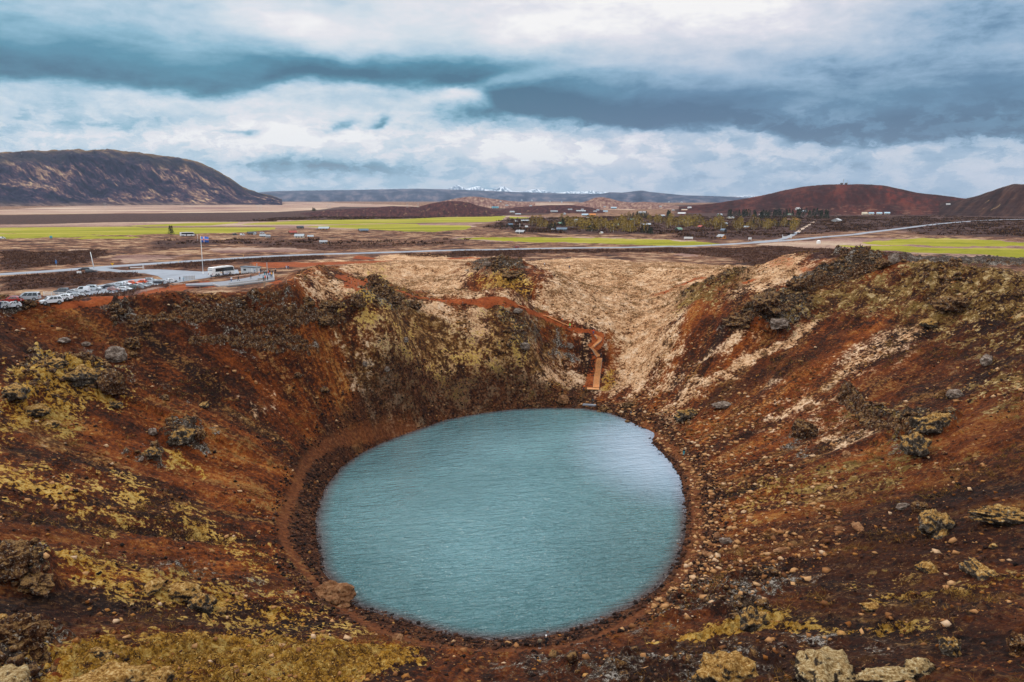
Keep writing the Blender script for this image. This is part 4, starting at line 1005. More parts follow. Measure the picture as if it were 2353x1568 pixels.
# sighting on the finished ground
_nth = len(TH); GZ = vz.reshape(len(rr), _nth)
def gz(x, y):                            # height of the finished ground
    r = math.hypot(x, y); a = math.atan2(x, y)
    if a < TH[0]: a += 2 * math.pi
    i = min(max(np.searchsorted(rr, r) - 1, 0), len(rr) - 2); j = min(max(np.searchsorted(TH, a) - 1, 0), _nth - 2)
    u = (r - rr[i]) / (rr[i + 1] - rr[i]); v = (a - TH[j]) / (TH[j + 1] - TH[j]); u = min(max(u, 0), 1); v = min(max(v, 0), 1)
    return float((GZ[i, j] * (1 - v) + GZ[i, j + 1] * v) * (1 - u) + (GZ[i + 1, j] * (1 - v) + GZ[i + 1, j + 1] * v) * u)
def gza(x, y):
    r = np.hypot(x, y); a = np.arctan2(x, y)
    i = np.clip(np.searchsorted(rr, r) - 1, 0, len(rr) - 2); j = np.clip(np.searchsorted(TH, a) - 1, 0, _nth - 2)
    u = np.clip((r - rr[i]) / (rr[i + 1] - rr[i]), 0, 1); v = np.clip((a - TH[j]) / (TH[j + 1] - TH[j]), 0, 1)
    return (GZ[i, j] * (1 - v) + GZ[i, j + 1] * v) * (1 - u) + (GZ[i + 1, j] * (1 - v) + GZ[i + 1, j + 1] * v) * u
CAMV = Vector((0, 0, CAMZ))
def sight(p, mx=20000):
    d = Vector(ray(*p)).normalized()
    ok, loc, nrm, idx = ground.ray_cast(CAMV, d, distance=mx)
    if not ok: h = hit(*p); loc = Vector((h[0], h[1], gz(h[0], h[1]))); ok = True
    if ok and loc.y > 1300 or not ok:
        for hl in HILLS:
            k2, l2, _, _ = hl.ray_cast(CAMV, d, distance=40000)
            if k2 and (not ok or (l2 - CAMV).length < (loc - CAMV).length): ok, loc = True, l2
    return loc.copy()
def on_plane(p, fz):                     # where a sight line meets the plane z = fz(x, y)
    d = ray(*p); s = 100.0
    for _ in range(30): s = (fz(d[0] * s, d[1] * s) - CAMZ) / d[2]
    return Vector((d[0] * s, d[1] * s, CAMZ + d[2] * s))
def depth(v): return v[1] * CP - (v[2] - CAMZ) * SP
def metres(px, v): return px * depth(v) / F      # picture pixels (2353 wide) at a place -> metres
def face(v, rel=0.0): return math.atan2(-v[0], v[1]) + R(rel)   # rel 0: local +x points to picture right
RNG = random.Random(11)

# ------------------------------------------------------------------ materials
M = {}
M['asphalt'] = mat('asphalt', (.20, .22, .26), .55, var=.15, scale=.3, bmp=.01)
M['asphalt_lot'] = mat('asphalt_lot', (.19, .21, .25), .5, var=.18, scale=.15, bmp=.01)
M['white'] = mat('white_paint', (.78, .78, .77), .35, var=.04)
M['line'] = mat('road_paint', (.7, .7, .68), .6)
M['glass'] = mat('window_glass', (.02, .025, .03), .08, var=.1, spec=.8)
M['rubber'] = mat('rubber', (.02, .02, .02), .8)
M['rim'] = mat('alloy', (.45, .46, .48), .35, .6)
M['chrome'] = mat('steel', (.5, .5, .5), .3, .8)
M['lampw'] = mat('head_lamp', (.7, .72, .75), .15)
M['lampr'] = mat('tail_lamp', (.35, .01, .01), .2)
M['plastic'] = mat('black_plastic', (.02, .02, .022), .5)
M['wood'] = mat('weathered_wood', (.30, .22, .16), .8, var=.25, scale=6, bmp=.01)
M['newwood'] = mat('fresh_timber', (.72, .33, .12), .75, var=.22, scale=4, bmp=.01)
M['greywood'] = mat('grey_timber', (.42, .40, .38), .8, var=.15, scale=5, bmp=.01)
M['concrete'] = mat('pale_concrete', (.19, .20, .23), .8, var=.10, scale=1.2, bmp=.01)
M['galv'] = mat('galvanised_steel', (.55, .57, .6), .5, .4)
M['yellow'] = mat('yellow_sign', (.85, .45, .02), .5)
M['bluesign'] = mat('blue_sign', (.04, .16, .42), .5)
def paint(n, c): M[n] = mat(n, c, .28, .15, var=.03, coat=.6)
paint('car_white', (.74, .76, .79)); paint('car_silver', (.42, .45, .48)); paint('car_grey', (.12, .14, .16)); paint('car_dark', (.03, .035, .05))
paint('car_red', (.32, .02, .015)); paint('car_orange', (.72, .10, .02)); paint('car_lightgrey', (.55, .60, .64)); paint('car_green', (.10, .13, .12)); paint('car_pink', (.42, .22, .2))

# ------------------------------------------------------------------ road, access road, car park
def ribbon(name, line, half, m, skirt=0.34, lift=0.0):
    vs = []; fs = []
    for k, p in enumerate(line):
        a = line[max(k - 1, 0)]; b = line[min(k + 1, len(line) - 1)]
        t = np.array([b[0] - a[0], b[1] - a[1]]); t /= np.linalg.norm(t) + 1e-9; n = np.array([-t[1], t[0]])
        for o, dzz in ((-half - 1.0, -skirt), (-half, 0), (0, .05), (half, 0), (half + 1.0, -skirt)):
            vs.append((p[0] + n[0] * o, p[1] + n[1] * o, p[2] + dzz + lift))
        if k: b_ = (k - 1) * 5; fs += [(b_ + i, b_ + i + 1, b_ + i + 6, b_ + i + 5) for i in range(4)]
    me = bpy.data.meshes.new(name); me.from_pydata(vs, [], fs); me.update(); me.materials.append(m)
    o = bpy.data.objects.new(name, me); COL.objects.link(o); o['kind'] = 'structure'; return o
ROADD = smooth_line(ROADC[::4], 500)
ribbon('road', ROADD, 3.7, M['asphalt']); ribbon('side_road', SIDEC, 1.9, M['asphalt'])
TRK = smooth_line(TRACK, 24); TRK[:, 2] = [gz(a, b) + .25 for a, b in TRK[:, :2]]
ribbon('dirt_track', TRK, 1.5, mat('dirt_track', (.42, .30, .22), .9, var=.15))
def centre_dash(line, name='road_marking'):
    b = MBd(); seg = np.r_[0, np.cumsum(np.hypot(*(np.diff(line[:, :2], axis=0).T)))]; t = 0
    while t < min(seg[-1], 900):
        q = [np.array([np.interp(tt, seg, line[:, i]) for i in range(3)]) for tt in (t, t + 3)]
        d = q[1] - q[0]; n = np.array([-d[1], d[0], 0]) / np.hypot(d[0], d[1]) * .07
        b.add([tuple(q[0] - n + [0, 0, .07]), tuple(q[1] - n + [0, 0, .07]), tuple(q[1] + n + [0, 0, .07]), tuple(q[0] + n + [0, 0, .07])], [(0, 1, 2, 3)])
        t += 9
    o = b.build(name, M['line']); o['kind'] = 'structure'; return o
centre_dash(ROADD)
from mathutils.geometry import tessellate_polygon
def sheet(name, poly, fz, m, th=0.0):
    pv = [Vector((p[0], p[1], 0)) for p in poly]; tris = tessellate_polygon([pv])
    vs = [(p[0], p[1], fz(p[0], p[1])) for p in poly]; fs = [tuple(t) for t in tris]
    if th:
        n = len(vs); vs += [(v[0], v[1], v[2] - th) for v in vs]; fs += [(i, (i + 1) % n, (i + 1) % n + n, i + n) for i in range(n)]
    me = bpy.data.meshes.new(name); me.from_pydata(vs, [], fs)
    bm = bmesh.new(); bm.from_mesh(me); bmesh.ops.recalc_face_normals(bm, faces=bm.faces[:]); bm.to_mesh(me); bm.free()
    if me.polygons[0].normal.z < 0 and not th: me.flip_normals()
    me.materials.append(m); o = bpy.data.objects.new(name, me); COL.objects.link(o); o['kind'] = 'structure'; return o
sheet('car_park', LOT, lambda x, y: lotz(x, y) + .02, M['asphalt_lot'])
ac = np.array([(p[0], p[1], lotz(p[0], p[1]) + .05) for p in ACCC[:14]]); ribbon('access_road', ac, 3.0, M['asphalt_lot'])
def lot_at(p): return on_plane(p, lambda x, y: lotz(x, y) + .03)
gme.update()
# ------------------------------------------------------------------ cars: one mesh per part, built per body style, copied with object-level paint
def car_profile(style, L, H):
    h = L / 2
    if style == 'hatch':  # (x from front +h to rear -h), lower body and cabin outlines
        body = [(h - .06, .30), (h, .52), (h - .10, .70), (h - .95, .90), (h - 1.25, .96), (-h + .10, .98), (-h + .02, .72), (-h + .03, .34)]
        cab = [(h - 1.10, .93), (h - 1.85, H - .06), (h - 2.2, H), (-h + .75, H - .02), (-h + .38, H - .14), (-h + .12, .95)]
    elif style == 'sedan':
        body = [(h - .06, .30), (h, .50), (h - .10, .66), (h - 1.15, .86), (h - 1.35, .90), (-h + .80, .95), (-h + .06, .92), (-h, .66), (-h + .05, .34)]
        cab = [(h - 1.25, .88), (h - 2.05, H - .05), (h - 2.4, H), (-h + 1.55, H - .02), (-h + .72, .94)]
    elif style == 'suv':
        body = [(h - .05, .38), (h, .70), (h - .10, .88), (h - 1.05, 1.04), (h - 1.2, 1.08), (-h + .08, 1.10), (-h + .02, .80), (-h + .04, .42)]
        cab = [(h - 1.12, 1.05), (h - 1.75, H - .06), (h - 2.1, H), (-h + .55, H - .01), (-h + .28, H - .10), (-h + .10, 1.07)]
    elif style == 'minivan':
        body = [(h - .05, .32), (h, .60), (h - .08, .80), (h - .75, 1.02), (h - .9, 1.06), (-h + .05, 1.08), (-h + .01, .75), (-h + .03, .36)]
        cab = [(h - .82, 1.02), (h - 1.6, H - .07), (h - 1.95, H), (-h + .35, H), (-h + .16, H - .12), (-h + .06, 1.05)]
    else:                 # panel van
        body = [(h - .05, .32), (h, .60), (h - .08, .85), (h - .70, 1.08), (h - .85, 1.12), (-h + .03, 1.14), (-h + .0, .75), (-h + .02, .36)]
        cab = [(h - .78, 1.08), (h - 1.45, H - .08), (h - 1.75, H), (-h + .22, H), (-h + .10, H - .10), (-h + .03, 1.10)]
    return body, cab
def make_car(style, L, W, H):
    root = empty('parked_car'); body, cab = car_profile(style, L, H)
    wb = L * .30; wr = .33 if style != 'suv' else .37
    # body: lofted sections so the sides bulge and wheel arches cut in
    def shell(prof, ws, m, name, tumble=0.0, par=root):
        vs = []; n = len(prof); zs = [p[1] for p in prof]; z0, z1 = min(zs), max(zs)
        for sgn, k in ((-1, .0), (-1, .12), (1, .12), (1, .0)):
            for (x, z) in prof:
                t = (z - z0) / (z1 - z0 + 1e-6)
                w = ws / 2 - tumble * t
                if k == 0: vs.append((x * .985, sgn * w, z))
                else: vs.append((x, sgn * (w - .14), z))
        fs = [tuple(range(n))[::-1], tuple(range(3 * n, 4 * n))]
        for a in range(3): fs += [(a * n + i, a * n + (i + 1) % n, (a + 1) * n + (i + 1) % n, (a + 1) * n + i) for i in range(n)]
        return MBd().add(vs, fs).build(name, m, par, bevel=.03, smooth=False)
    bd = shell(body, W, M['car_white'], 'body', 0.02)
    # wheel arches: dark discs set just proud of the body side
    for x in (wb * 1.02, -wb):
        for sg in (-1, 1): MBd().tube((x, sg * (W / 2 - .16), wr), (x, sg * (W / 2 + .004), wr), wr + .07, n=18).build('wheel_arch', M['plastic'], root)
    cb = shell(cab, W - .08, M['car_white'], 'roof', .17)
    # glazing: slightly proud panes on the cabin
    xs = [p[0] for p in cab]; zt = max(p[1] for p in cab) - .10; zb = min(p[1] for p in cab) + .06
    def y_at(z): t = (z - (zb - .06)) / (zt + .10 - zb + .06); return (W - .08) / 2 - .17 * t + .006
    fx0, fx1 = cab[0][0] - .10, cab[2][0] + .06; rx0 = cab[-1][0] + .12; rx1 = cab[-3][0] - .02
    npan = 3 if style in ('minivan', 'suv', 'hatch') else 2
    if style == 'van': rear_lim = fx1 - 1.0
    cuts = np.linspace(fx1 - .02, rx1 + .02, npan + 1)
    for sg in (-1, 1):
        gl = MBd()
        lo = np.linspace(fx0 - .35, rx0 + .05, npan + 1); hi = np.linspace(fx1 - .10, rx1 + .10, npan + 1)
        for k in range(npan):
            if style == 'van' and k > 0: continue
            g_ = .04
            gl.add([(lo[k] - g_, sg * y_at(zb), zb), (lo[k + 1] + g_, sg * y_at(zb), zb), (hi[k + 1] + g_, sg * y_at(zt), zt), (hi[k] - g_, sg * y_at(zt), zt)], [(0, 1, 2, 3)])
        gl.build('side_window', M['glass'], root)
    def quad_pane(a, b, w0, w1, off, name):  # a, b bottom and top (x, z)
        MBd().add([(a[0] + off, -w0, a[1]), (a[0] + off, w0, a[1]), (b[0] + off, w1, b[1]), (b[0] + off, -w1, b[1])], [(0, 1, 2, 3)]).build(name, M['glass'], root)
    def lerp(p, q, t): return (p[0] + (q[0] - p[0]) * t, p[1] + (q[1] - p[1]) * t)
    quad_pane(lerp(cab[0], cab[1], .06), lerp(cab[0], cab[1], .96), W / 2 - .17, W / 2 - .28, .03, 'windscreen')
    if style != 'van':
        quad_pane(lerp(cab[-1], cab[-2], .15), lerp(cab[-1], cab[-2], .92), W / 2 - .20, W / 2 - .28, -.03, 'rear_window')
    h = L / 2
    zl = body[1][1] + .10
    for sg in (-1, 1):
        MBd().box((h - .10, sg * (W / 2 - .26), zl), (.22, .34, .15)).build('headlight', M['lampw'], root)
        MBd().box((-h + .06, sg * (W / 2 - .16), zl + .16), (.13, .18, .28)).build('taillight', M['lampr'], root)
        MBd().box((cab[0][0] - .25, sg * (W / 2 + .06), cab[0][1] + .05), (.10, .18, .13)).build('wing_mirror', M['plastic'], root)
    MBd().box((h - .03, 0, .42), (.08, W * .7, .16)).build('grille', M['plastic'], root)
    MBd().box((-h + .0, 0, .55), (.06, .5, .12)).build('number_plate', M['white'], root)
    for x in (wb * 1.02, -wb):
        for sg in (-1, 1):
            w = MBd().tube((x, sg * (W / 2 - .20), wr), (x, sg * (W / 2 + .012), wr), wr, n=18).build('wheel', M['rubber'], root)
            MBd().tube((x, sg * (W / 2), wr), (x, sg * (W / 2 + .022), wr), wr * .62, n=14).build('rim', M['rim'], w)
    if style == 'suv' or style == 'van':
        for sg in (-1, 1): MBd().box((-.2, sg * (W / 2 - .32), H + .03), (1.6, .04, .04)).build('roof_rail', M['plastic'], root)
    return root
bpy.context.view_layer.update()
PROTO = {'hatch': make_car('hatch', 4.0, 1.74, 1.48), 'sedan': make_car('sedan', 4.6, 1.80, 1.44), 'suv': make_car('suv', 4.75, 1.88, 1.76),
         'minivan': make_car('minivan', 4.8, 1.82, 1.84), 'van': make_car('van', 4.7, 1.86, 1.98), 'estate': make_car('hatch', 4.6, 1.78, 1.46)}
used = set()
def put_tree(proto, key, loc, rz):
    if key not in used: used.add(key); o = proto
    else: o = copy_tree(proto)
    o.location = loc; o.rotation_euler = (0, 0, rz); return o
def car(style, col, fn, x, y, rel, label, group='cars parked beside the crater', flat=None, cat='car'):
    p = fn(x, y); v = lot_at(p) if flat != 'ground' else sight(p)
    o = put_tree(PROTO[style], style, v, face(v, rel)); tag(o, label, cat, group)
    for ch in o.children:
        if ch.name.split('.')[0] in ('body', 'roof'): setmat(ch, M[col])
    if flat == 'ground':
        o.location.z = gz(v.x, v.y) + .03
    return o
G_ = 'ground'
car('estate', 'car_silver', C1, -10, 850, 170, 'blue grey car cut by the left frame edge at the car park', flat=G_)
car('hatch', 'car_red', C1, 145, 782, 165, 'dark red hatchback left of the silver minivan', flat=G_)
car('hatch', 'car_lightgrey', C1, 150, 850, 185, 'pale grey car half hidden by the rim rocks at lower left', flat=G_)
car('minivan', 'car_silver', C1, 385, 755, 160, 'silver minivan alone on the red gravel left of the rail fence', flat=G_)
car('suv', 'car_white', C1, 690, 798, 195, 'white off-road car nearest the crater rim, in front of the rail fence', flat=G_)
car('hatch', 'car_white', C1, 850, 745, 160, 'white hatchback right behind the white off-road car by the fence', flat=G_)
car('suv', 'car_grey', C1, 830, 650, 160, 'dark grey car behind the rail fence, leftmost of its row')
car('sedan', 'car_silver', C1, 1000, 652, -25, 'grey saloon between the dark grey car and the white van')
car('van', 'car_white', C1, 1110, 636, 158, 'white panel van with rear door towards the right')
car('minivan', 'car_lightgrey', C1, 1265, 610, -25, 'silver people carrier parked right of the white panel van')
car('hatch', 'car_dark', C1, 1440, 584, 160, 'near black hatchback at the left end of the far row')
car('estate', 'car_lightgrey', C1, 1585, 556, 160, 'pale blue grey estate car between the black and the white hatchback')
car('hatch', 'car_white', C1, 1690, 546, -30, 'white hatchback left of the two orange cars')
car('hatch', 'car_orange', C1, 1800, 532, -30, 'orange red hatchback facing the camera, left of the pair')
car('hatch', 'car_orange', C1, 1900, 518, 155, 'orange hatchback with its tail towards the camera, right of the pair')
car('suv', 'car_lightgrey', C1, 2030, 506, -20, 'silver car just right of the two orange cars')
car('estate', 'car_dark', C1, 2115, 530, 165, 'dark green black car with raised boot near the row end')
car('hatch', 'car_lightgrey', C1, 2215, 522, 20, 'pale silver car second from the right end of the row')
car('hatch', 'car_white', C2, 300, 770, 15, 'white car at the right end of the row below the notice board')
car('hatch', 'car_pink', C1, 1535, 622, -20, 'dusty reddish silver hatchback at the left of the near row')
car('estate', 'car_white', C1, 1680, 614, -25, 'white estate car in the near row behind a standing person')
car('hatch', 'car_green', C1, 1795, 590, 150, 'grey green hatchback in the middle of the near row')
car('hatch', 'car_silver', C1, 1915, 576, -20, 'silver hatchback in the near row below the orange pair')
car('estate', 'car_silver', C1, 2035, 562, -20, 'bluish silver car at the right end of the near row')
car('estate', 'car_lightgrey', C1, 1050, 706, -10, 'grey car whose roof shows above the brush right of the fence')
v4 = car('suv', 'car_dark', C1, 1225, 386, 5, 'dark green off-road car with pale lower sides leaving the junction', group=None)
car('estate', 'car_dark', C1, 1130, 345, 170, 'dark car with a loaded roof turning onto the main road', group=None)
car('hatch', 'car_red', C5, 626, 693, 178, 'red and silver car driving alone on the main road', group=None, flat=G_).location.z += .32
# small trailer
tv = lot_at(C1(1066, 402)); tr = empty('trailer', tv, face(tv, 5)); tag(tr, 'small white boxed trailer behind the dark off-road car', 'trailer')
MBd().box((0, 0, .85), (1.8, 1.3, 1.0)).build('cargo_box', M['white'], tr, bevel=.05)
for sg in (-1, 1): MBd().tube((0, sg * .62, .3), (0, sg * .80, .3), .3, n=14).build('wheel', M['rubber'], tr)
MBd().tube((.9, 0, .45), (1.7, 0, .42), .04).build('tow_bar', M['galv'], tr)

# ------------------------------------------------------------------ coach
def make_coach(name, loc, rz, label, lettering=True):
    c = empty(name, loc, rz); tag(c, label, 'coach')
    L, W, H = 12.6, 2.55, 3.65; h = L / 2
    prof = [(h - .05, .35), (h, .9), (h - .05, 1.6), (h - .35, 3.1), (h - .75, H - .12), (h - 1.3, H), (-h + .8, H), (-h + .15, H - .18), (-h + .0, H - .7), (-h + .05, .9), (-h + .1, .38)]
    MBd().prism(prof, -W / 2, W / 2).build('body', M['white'], c, bevel=.07)
    gm_ = M['glass']
    for sg in (-1, 1):
        y = sg * (W / 2 + .012)
        band = [(h - .35, 1.65), (h - .75, 3.02), (h - 1.6, 3.22), (-h + 1.6, 3.22), (-h + 1.5, 1.85), (0.4, 1.78)]
        MBd().add([(p[0], y, p[1]) for p in band], [tuple(range(len(band)))]).build('side_window', gm_, c)
        MBd().box((-.6, sg * (W / 2 + .018), 1.05), (.75, .03, 1.5)).build('middle_door', M['plastic'], c)
        for x in (h - 2.7, -h + 3.2, -h + 1.9):
            MBd().tube((x, sg * (W / 2 - .3), .5), (x, sg * (W / 2 + .006), .5), .58, n=20).build('wheel_arch', M['plastic'], c)
            w = MBd().tube((x, sg * (W / 2 - .3), .5), (x, sg * (W / 2 + .02), .5), .5, n=20).build('wheel', M['rubber'], c)
            MBd().tube((x, sg * (W / 2), .5), (x, sg * (W / 2 + .03), .5), .28, n=14).build('rim', M['rim'], w)
    MBd().add([(h + .012, -1.1, 1.35), (h + .012, 1.1, 1.35), (h - .36, 1.05, 3.1), (h - .36, -1.05, 3.1)], [(0, 1, 2, 3)]).build('windscreen', gm_, c)
    MBd().add([(-h - .012, -1.1, 2.5), (-h - .012, 1.1, 2.5), (-h + .06, 1.1, 3.35), (-h + .06, -1.1, 3.35)], [(3, 2, 1, 0)]).build('rear_window', gm_, c)
    for sg in (-1, 1):
        MBd().box((-h + .02, sg * 1.0, 1.1), (.06, .2, .5)).build('taillight', M['lampr'], c)
        MBd().box((h - .02, sg * .95, .75), (.1, .35, .18)).build('headlight', M['lampw'], c)
        MBd().box((h + .12, sg * 1.35, 2.4), (.25, .12, .5)).build('wing_mirror', M['plastic'], c)
    MBd().box((0, 0, H + .06), (3.0, 1.6, .16)).build('roof_unit', M['white'], c, bevel=.04)
    MBd().box((-h - .005, 0, .75), (.03, .55, .14)).build('number_plate', M['white'], c)
    if lettering:
        for col, pts in ((mat('swoosh_orange', (.85, .35, .02), .4), [(-3.0, 1.85), (-2.5, 1.70), (-1.9, 1.30), (-1.2, 1.02), (-1.2, .92), (-2.0, 1.12), (-2.6, 1.5)]),
                         (mat('swoosh_blue', (.03, .10, .40), .4), [(-2.0, 1.05), (-.9, .72), (.6, .62), (1.9, .95), (2.5, 1.35), (2.3, 1.0), (1.7, .70), (.6, .45), (-.9, .55), (-1.7, .85)])):
            MBd().add([(p[0] + .6, -W / 2 - .030, p[1]) for p in pts], [tuple(range(len(pts)))]).build('swoosh', col, c)
        cu = bpy.data.curves.new('txt', 'FONT'); cu.body = 'HÓPBÍLAR'; cu.size = .62; cu.extrude = .004; cu.align_x = 'LEFT'; cu.space_character = 1.15
        to = bpy.data.objects.new('txt', cu); COL.objects.link(to); bpy.context.view_layer.update()
        tm = bpy.data.meshes.new_from_object(to.evaluated_get(bpy.context.evaluated_depsgraph_get())); bpy.data.objects.remove(to)
        tm.transform(Matrix.Translation((.7, -W / 2 - .036, 1.12)) @ Matrix.Rotation(math.pi / 2, 4, 'X')); tm.materials.clear(); tm.materials.append(mat('letter_blue', (.05, .07, .16), .5))
        lo = bpy.data.objects.new('lettering', tm); COL.objects.link(lo); lo.parent = c
    return c
bv = (lot_at(C2(790, 700)) + lot_at(C2(1180, 655))) / 2
dirv = lot_at(C2(1180, 655)) - lot_at(C2(852, 700)); print('coach side length', dirv.length, 'yaw', math.degrees(math.atan2(dirv.y, dirv.x)))
cv_ = lot_at(C2(852, 700)); yaw = math.atan2(dirv.y, dirv.x)
make_coach('coach', cv_ + Vector((math.cos(yaw) * 6.2 - math.sin(yaw) * 1.3, math.sin(yaw) * 6.2 + math.cos(yaw) * 1.3, 0)), yaw, 'white tour coach with dark glass band and blue lettering, parked by the ticket hut')
fv = sight(C2(500, 152)); fv.z = gz(fv.x, fv.y)
make_coach('coach', fv, face(fv, 2), 'white coach on the farm road far behind the flag', lettering=False)
fv = sight(C2(578, 150)); o = car('suv', 'car_dark', C2, 580, 150, 180, 'dark car right behind the far coach', group=None, flat=G_)
for (fn, x, y, st, cl, rel, lb) in ((C4, 95, 476, 'van', 'car_dark', 10, 'dark blue van at the left end of the far farm row'), (C4, 165, 478, 'van', 'car_white', 5, 'white van between the dark blue van and the first cabin'),
                                     (C4, 352, 461, 'minivan', 'car_white', 20, 'white vehicle right of the dark roofed brown house'), (C5, 970, 523, 'van', 'car_white', 0, 'white van beside the long dark blue house'),
                                     (C5, 625, 442, 'van', 'car_white', 0, 'white van left of the white roofed house near the green field'), (C4, 872, 422, 'sedan', 'car_grey', 15, 'grey car left of the white roofed orange house'),
                                     (C3, 24, 848, 'van', 'car_white', 0, 'white van at the left edge of the green fields')):
    car(st, cl, fn, x, y, rel, lb, group=None, flat=G_)
# ------------------------------------------------------------------ people: one skinned body per pose, clothing as children
def skin_mesh(name, verts, edges, radii, sub=1):
    me = bpy.data.meshes.new(name); me.from_pydata(verts, edges, []); o = bpy.data.objects.new(name, me); COL.objects.link(o)
    sk = o.modifiers.new('s', 'SKIN'); sk.use_smooth_shade = True; sk.branch_smoothing = .3
    for i, r in enumerate(radii):
        sv_ = me.skin_vertices[0].data[i]; sv_.radius = (r, r) if isinstance(r, float) else r; sv_.use_root = (i == 0)
    ss = o.modifiers.new('b', 'SUBSURF'); ss.levels = sub; ss.render_levels = sub
    bpy.context.view_layer.update()
    m = bpy.data.meshes.new_from_object(o.evaluated_get(bpy.context.evaluated_depsgraph_get())); m.name = name
    bpy.data.objects.remove(o); return m
def pose(kind):
    # x = side (left/right), y = forward is -y
    P0 = dict(pel=(0, 0, .95), wai=(0, 0, 1.10), che=(0, 0, 1.32), nec=(0, 0, 1.47), hea=(0, -.01, 1.60), top=(0, 0, 1.73),
              hl=(-.10, 0, .90), kl=(-.11, -.01, .50), al=(-.11, .01, .09), tl=(-.12, -.14, .04), hr=(.10, 0, .90), kr=(.11, -.01, .50), ar=(.11, .01, .09), tr=(.12, -.14, .04),
              sl=(-.19, 0, 1.40), el=(-.26, .03, 1.12), wl=(-.27, -.05, .88), fl=(-.27, -.08, .78), sr=(.19, 0, 1.40), er=(.26, .03, 1.12), wr=(.27, -.05, .88), fr=(.27, -.08, .78))
    if kind == 'walk':
        P0.update(kl=(-.11, -.20, .52), al=(-.11, -.26, .12), tl=(-.11, -.40, .08), kr=(.10, .06, .50), ar=(.10, .34, .16), tr=(.10, .24, .05),
                  el=(-.26, .14, 1.14), wl=(-.26, .12, .90), fl=(-.26, .08, .82), er=(.26, -.06, 1.13), wr=(.24, -.24, .98), fr=(.24, -.32, .95))
    if kind == 'photo':
        P0.update(el=(-.30, -.16, 1.22), wl=(-.10, -.32, 1.48), fl=(-.05, -.34, 1.56), er=(.30, -.16, 1.22), wr=(.10, -.32, 1.48), fr=(.05, -.34, 1.56))
    if kind == 'reach':
        P0.update(er=(.40, -.06, 1.30), wr=(.62, -.12, 1.42), fr=(.70, -.14, 1.44), el=(-.28, -.10, 1.14), wl=(-.18, -.28, 1.16), fl=(-.14, -.34, 1.18))
    return P0
def chain(P0, names, edges, rad):
    idx = {n: i for i, n in enumerate(names)}
    return [P0[n] for n in names], [(idx[a], idx[b]) for a, b in edges], [rad[n] for n in names]
BN = ['pel', 'wai', 'che', 'nec', 'hea', 'top', 'hl', 'kl', 'al', 'tl', 'hr', 'kr', 'ar', 'tr', 'sl', 'el', 'wl', 'fl', 'sr', 'er', 'wr', 'fr']
BE = [('pel', 'wai'), ('wai', 'che'), ('che', 'nec'), ('nec', 'hea'), ('hea', 'top'), ('pel', 'hl'), ('hl', 'kl'), ('kl', 'al'), ('al', 'tl'), ('pel', 'hr'), ('hr', 'kr'), ('kr', 'ar'), ('ar', 'tr'),
      ('che', 'sl'), ('sl', 'el'), ('el', 'wl'), ('wl', 'fl'), ('che', 'sr'), ('sr', 'er'), ('er', 'wr'), ('wr', 'fr')]
BR = dict(pel=.125, wai=.12, che=.14, nec=.055, hea=.095, top=.06, hl=.085, kl=.058, al=.042, tl=.035, hr=.085, kr=.058, ar=.042, tr=.035, sl=.065, el=.045, wl=.032, fl=.035, sr=.065, er=.045, wr=.032, fr=.035)
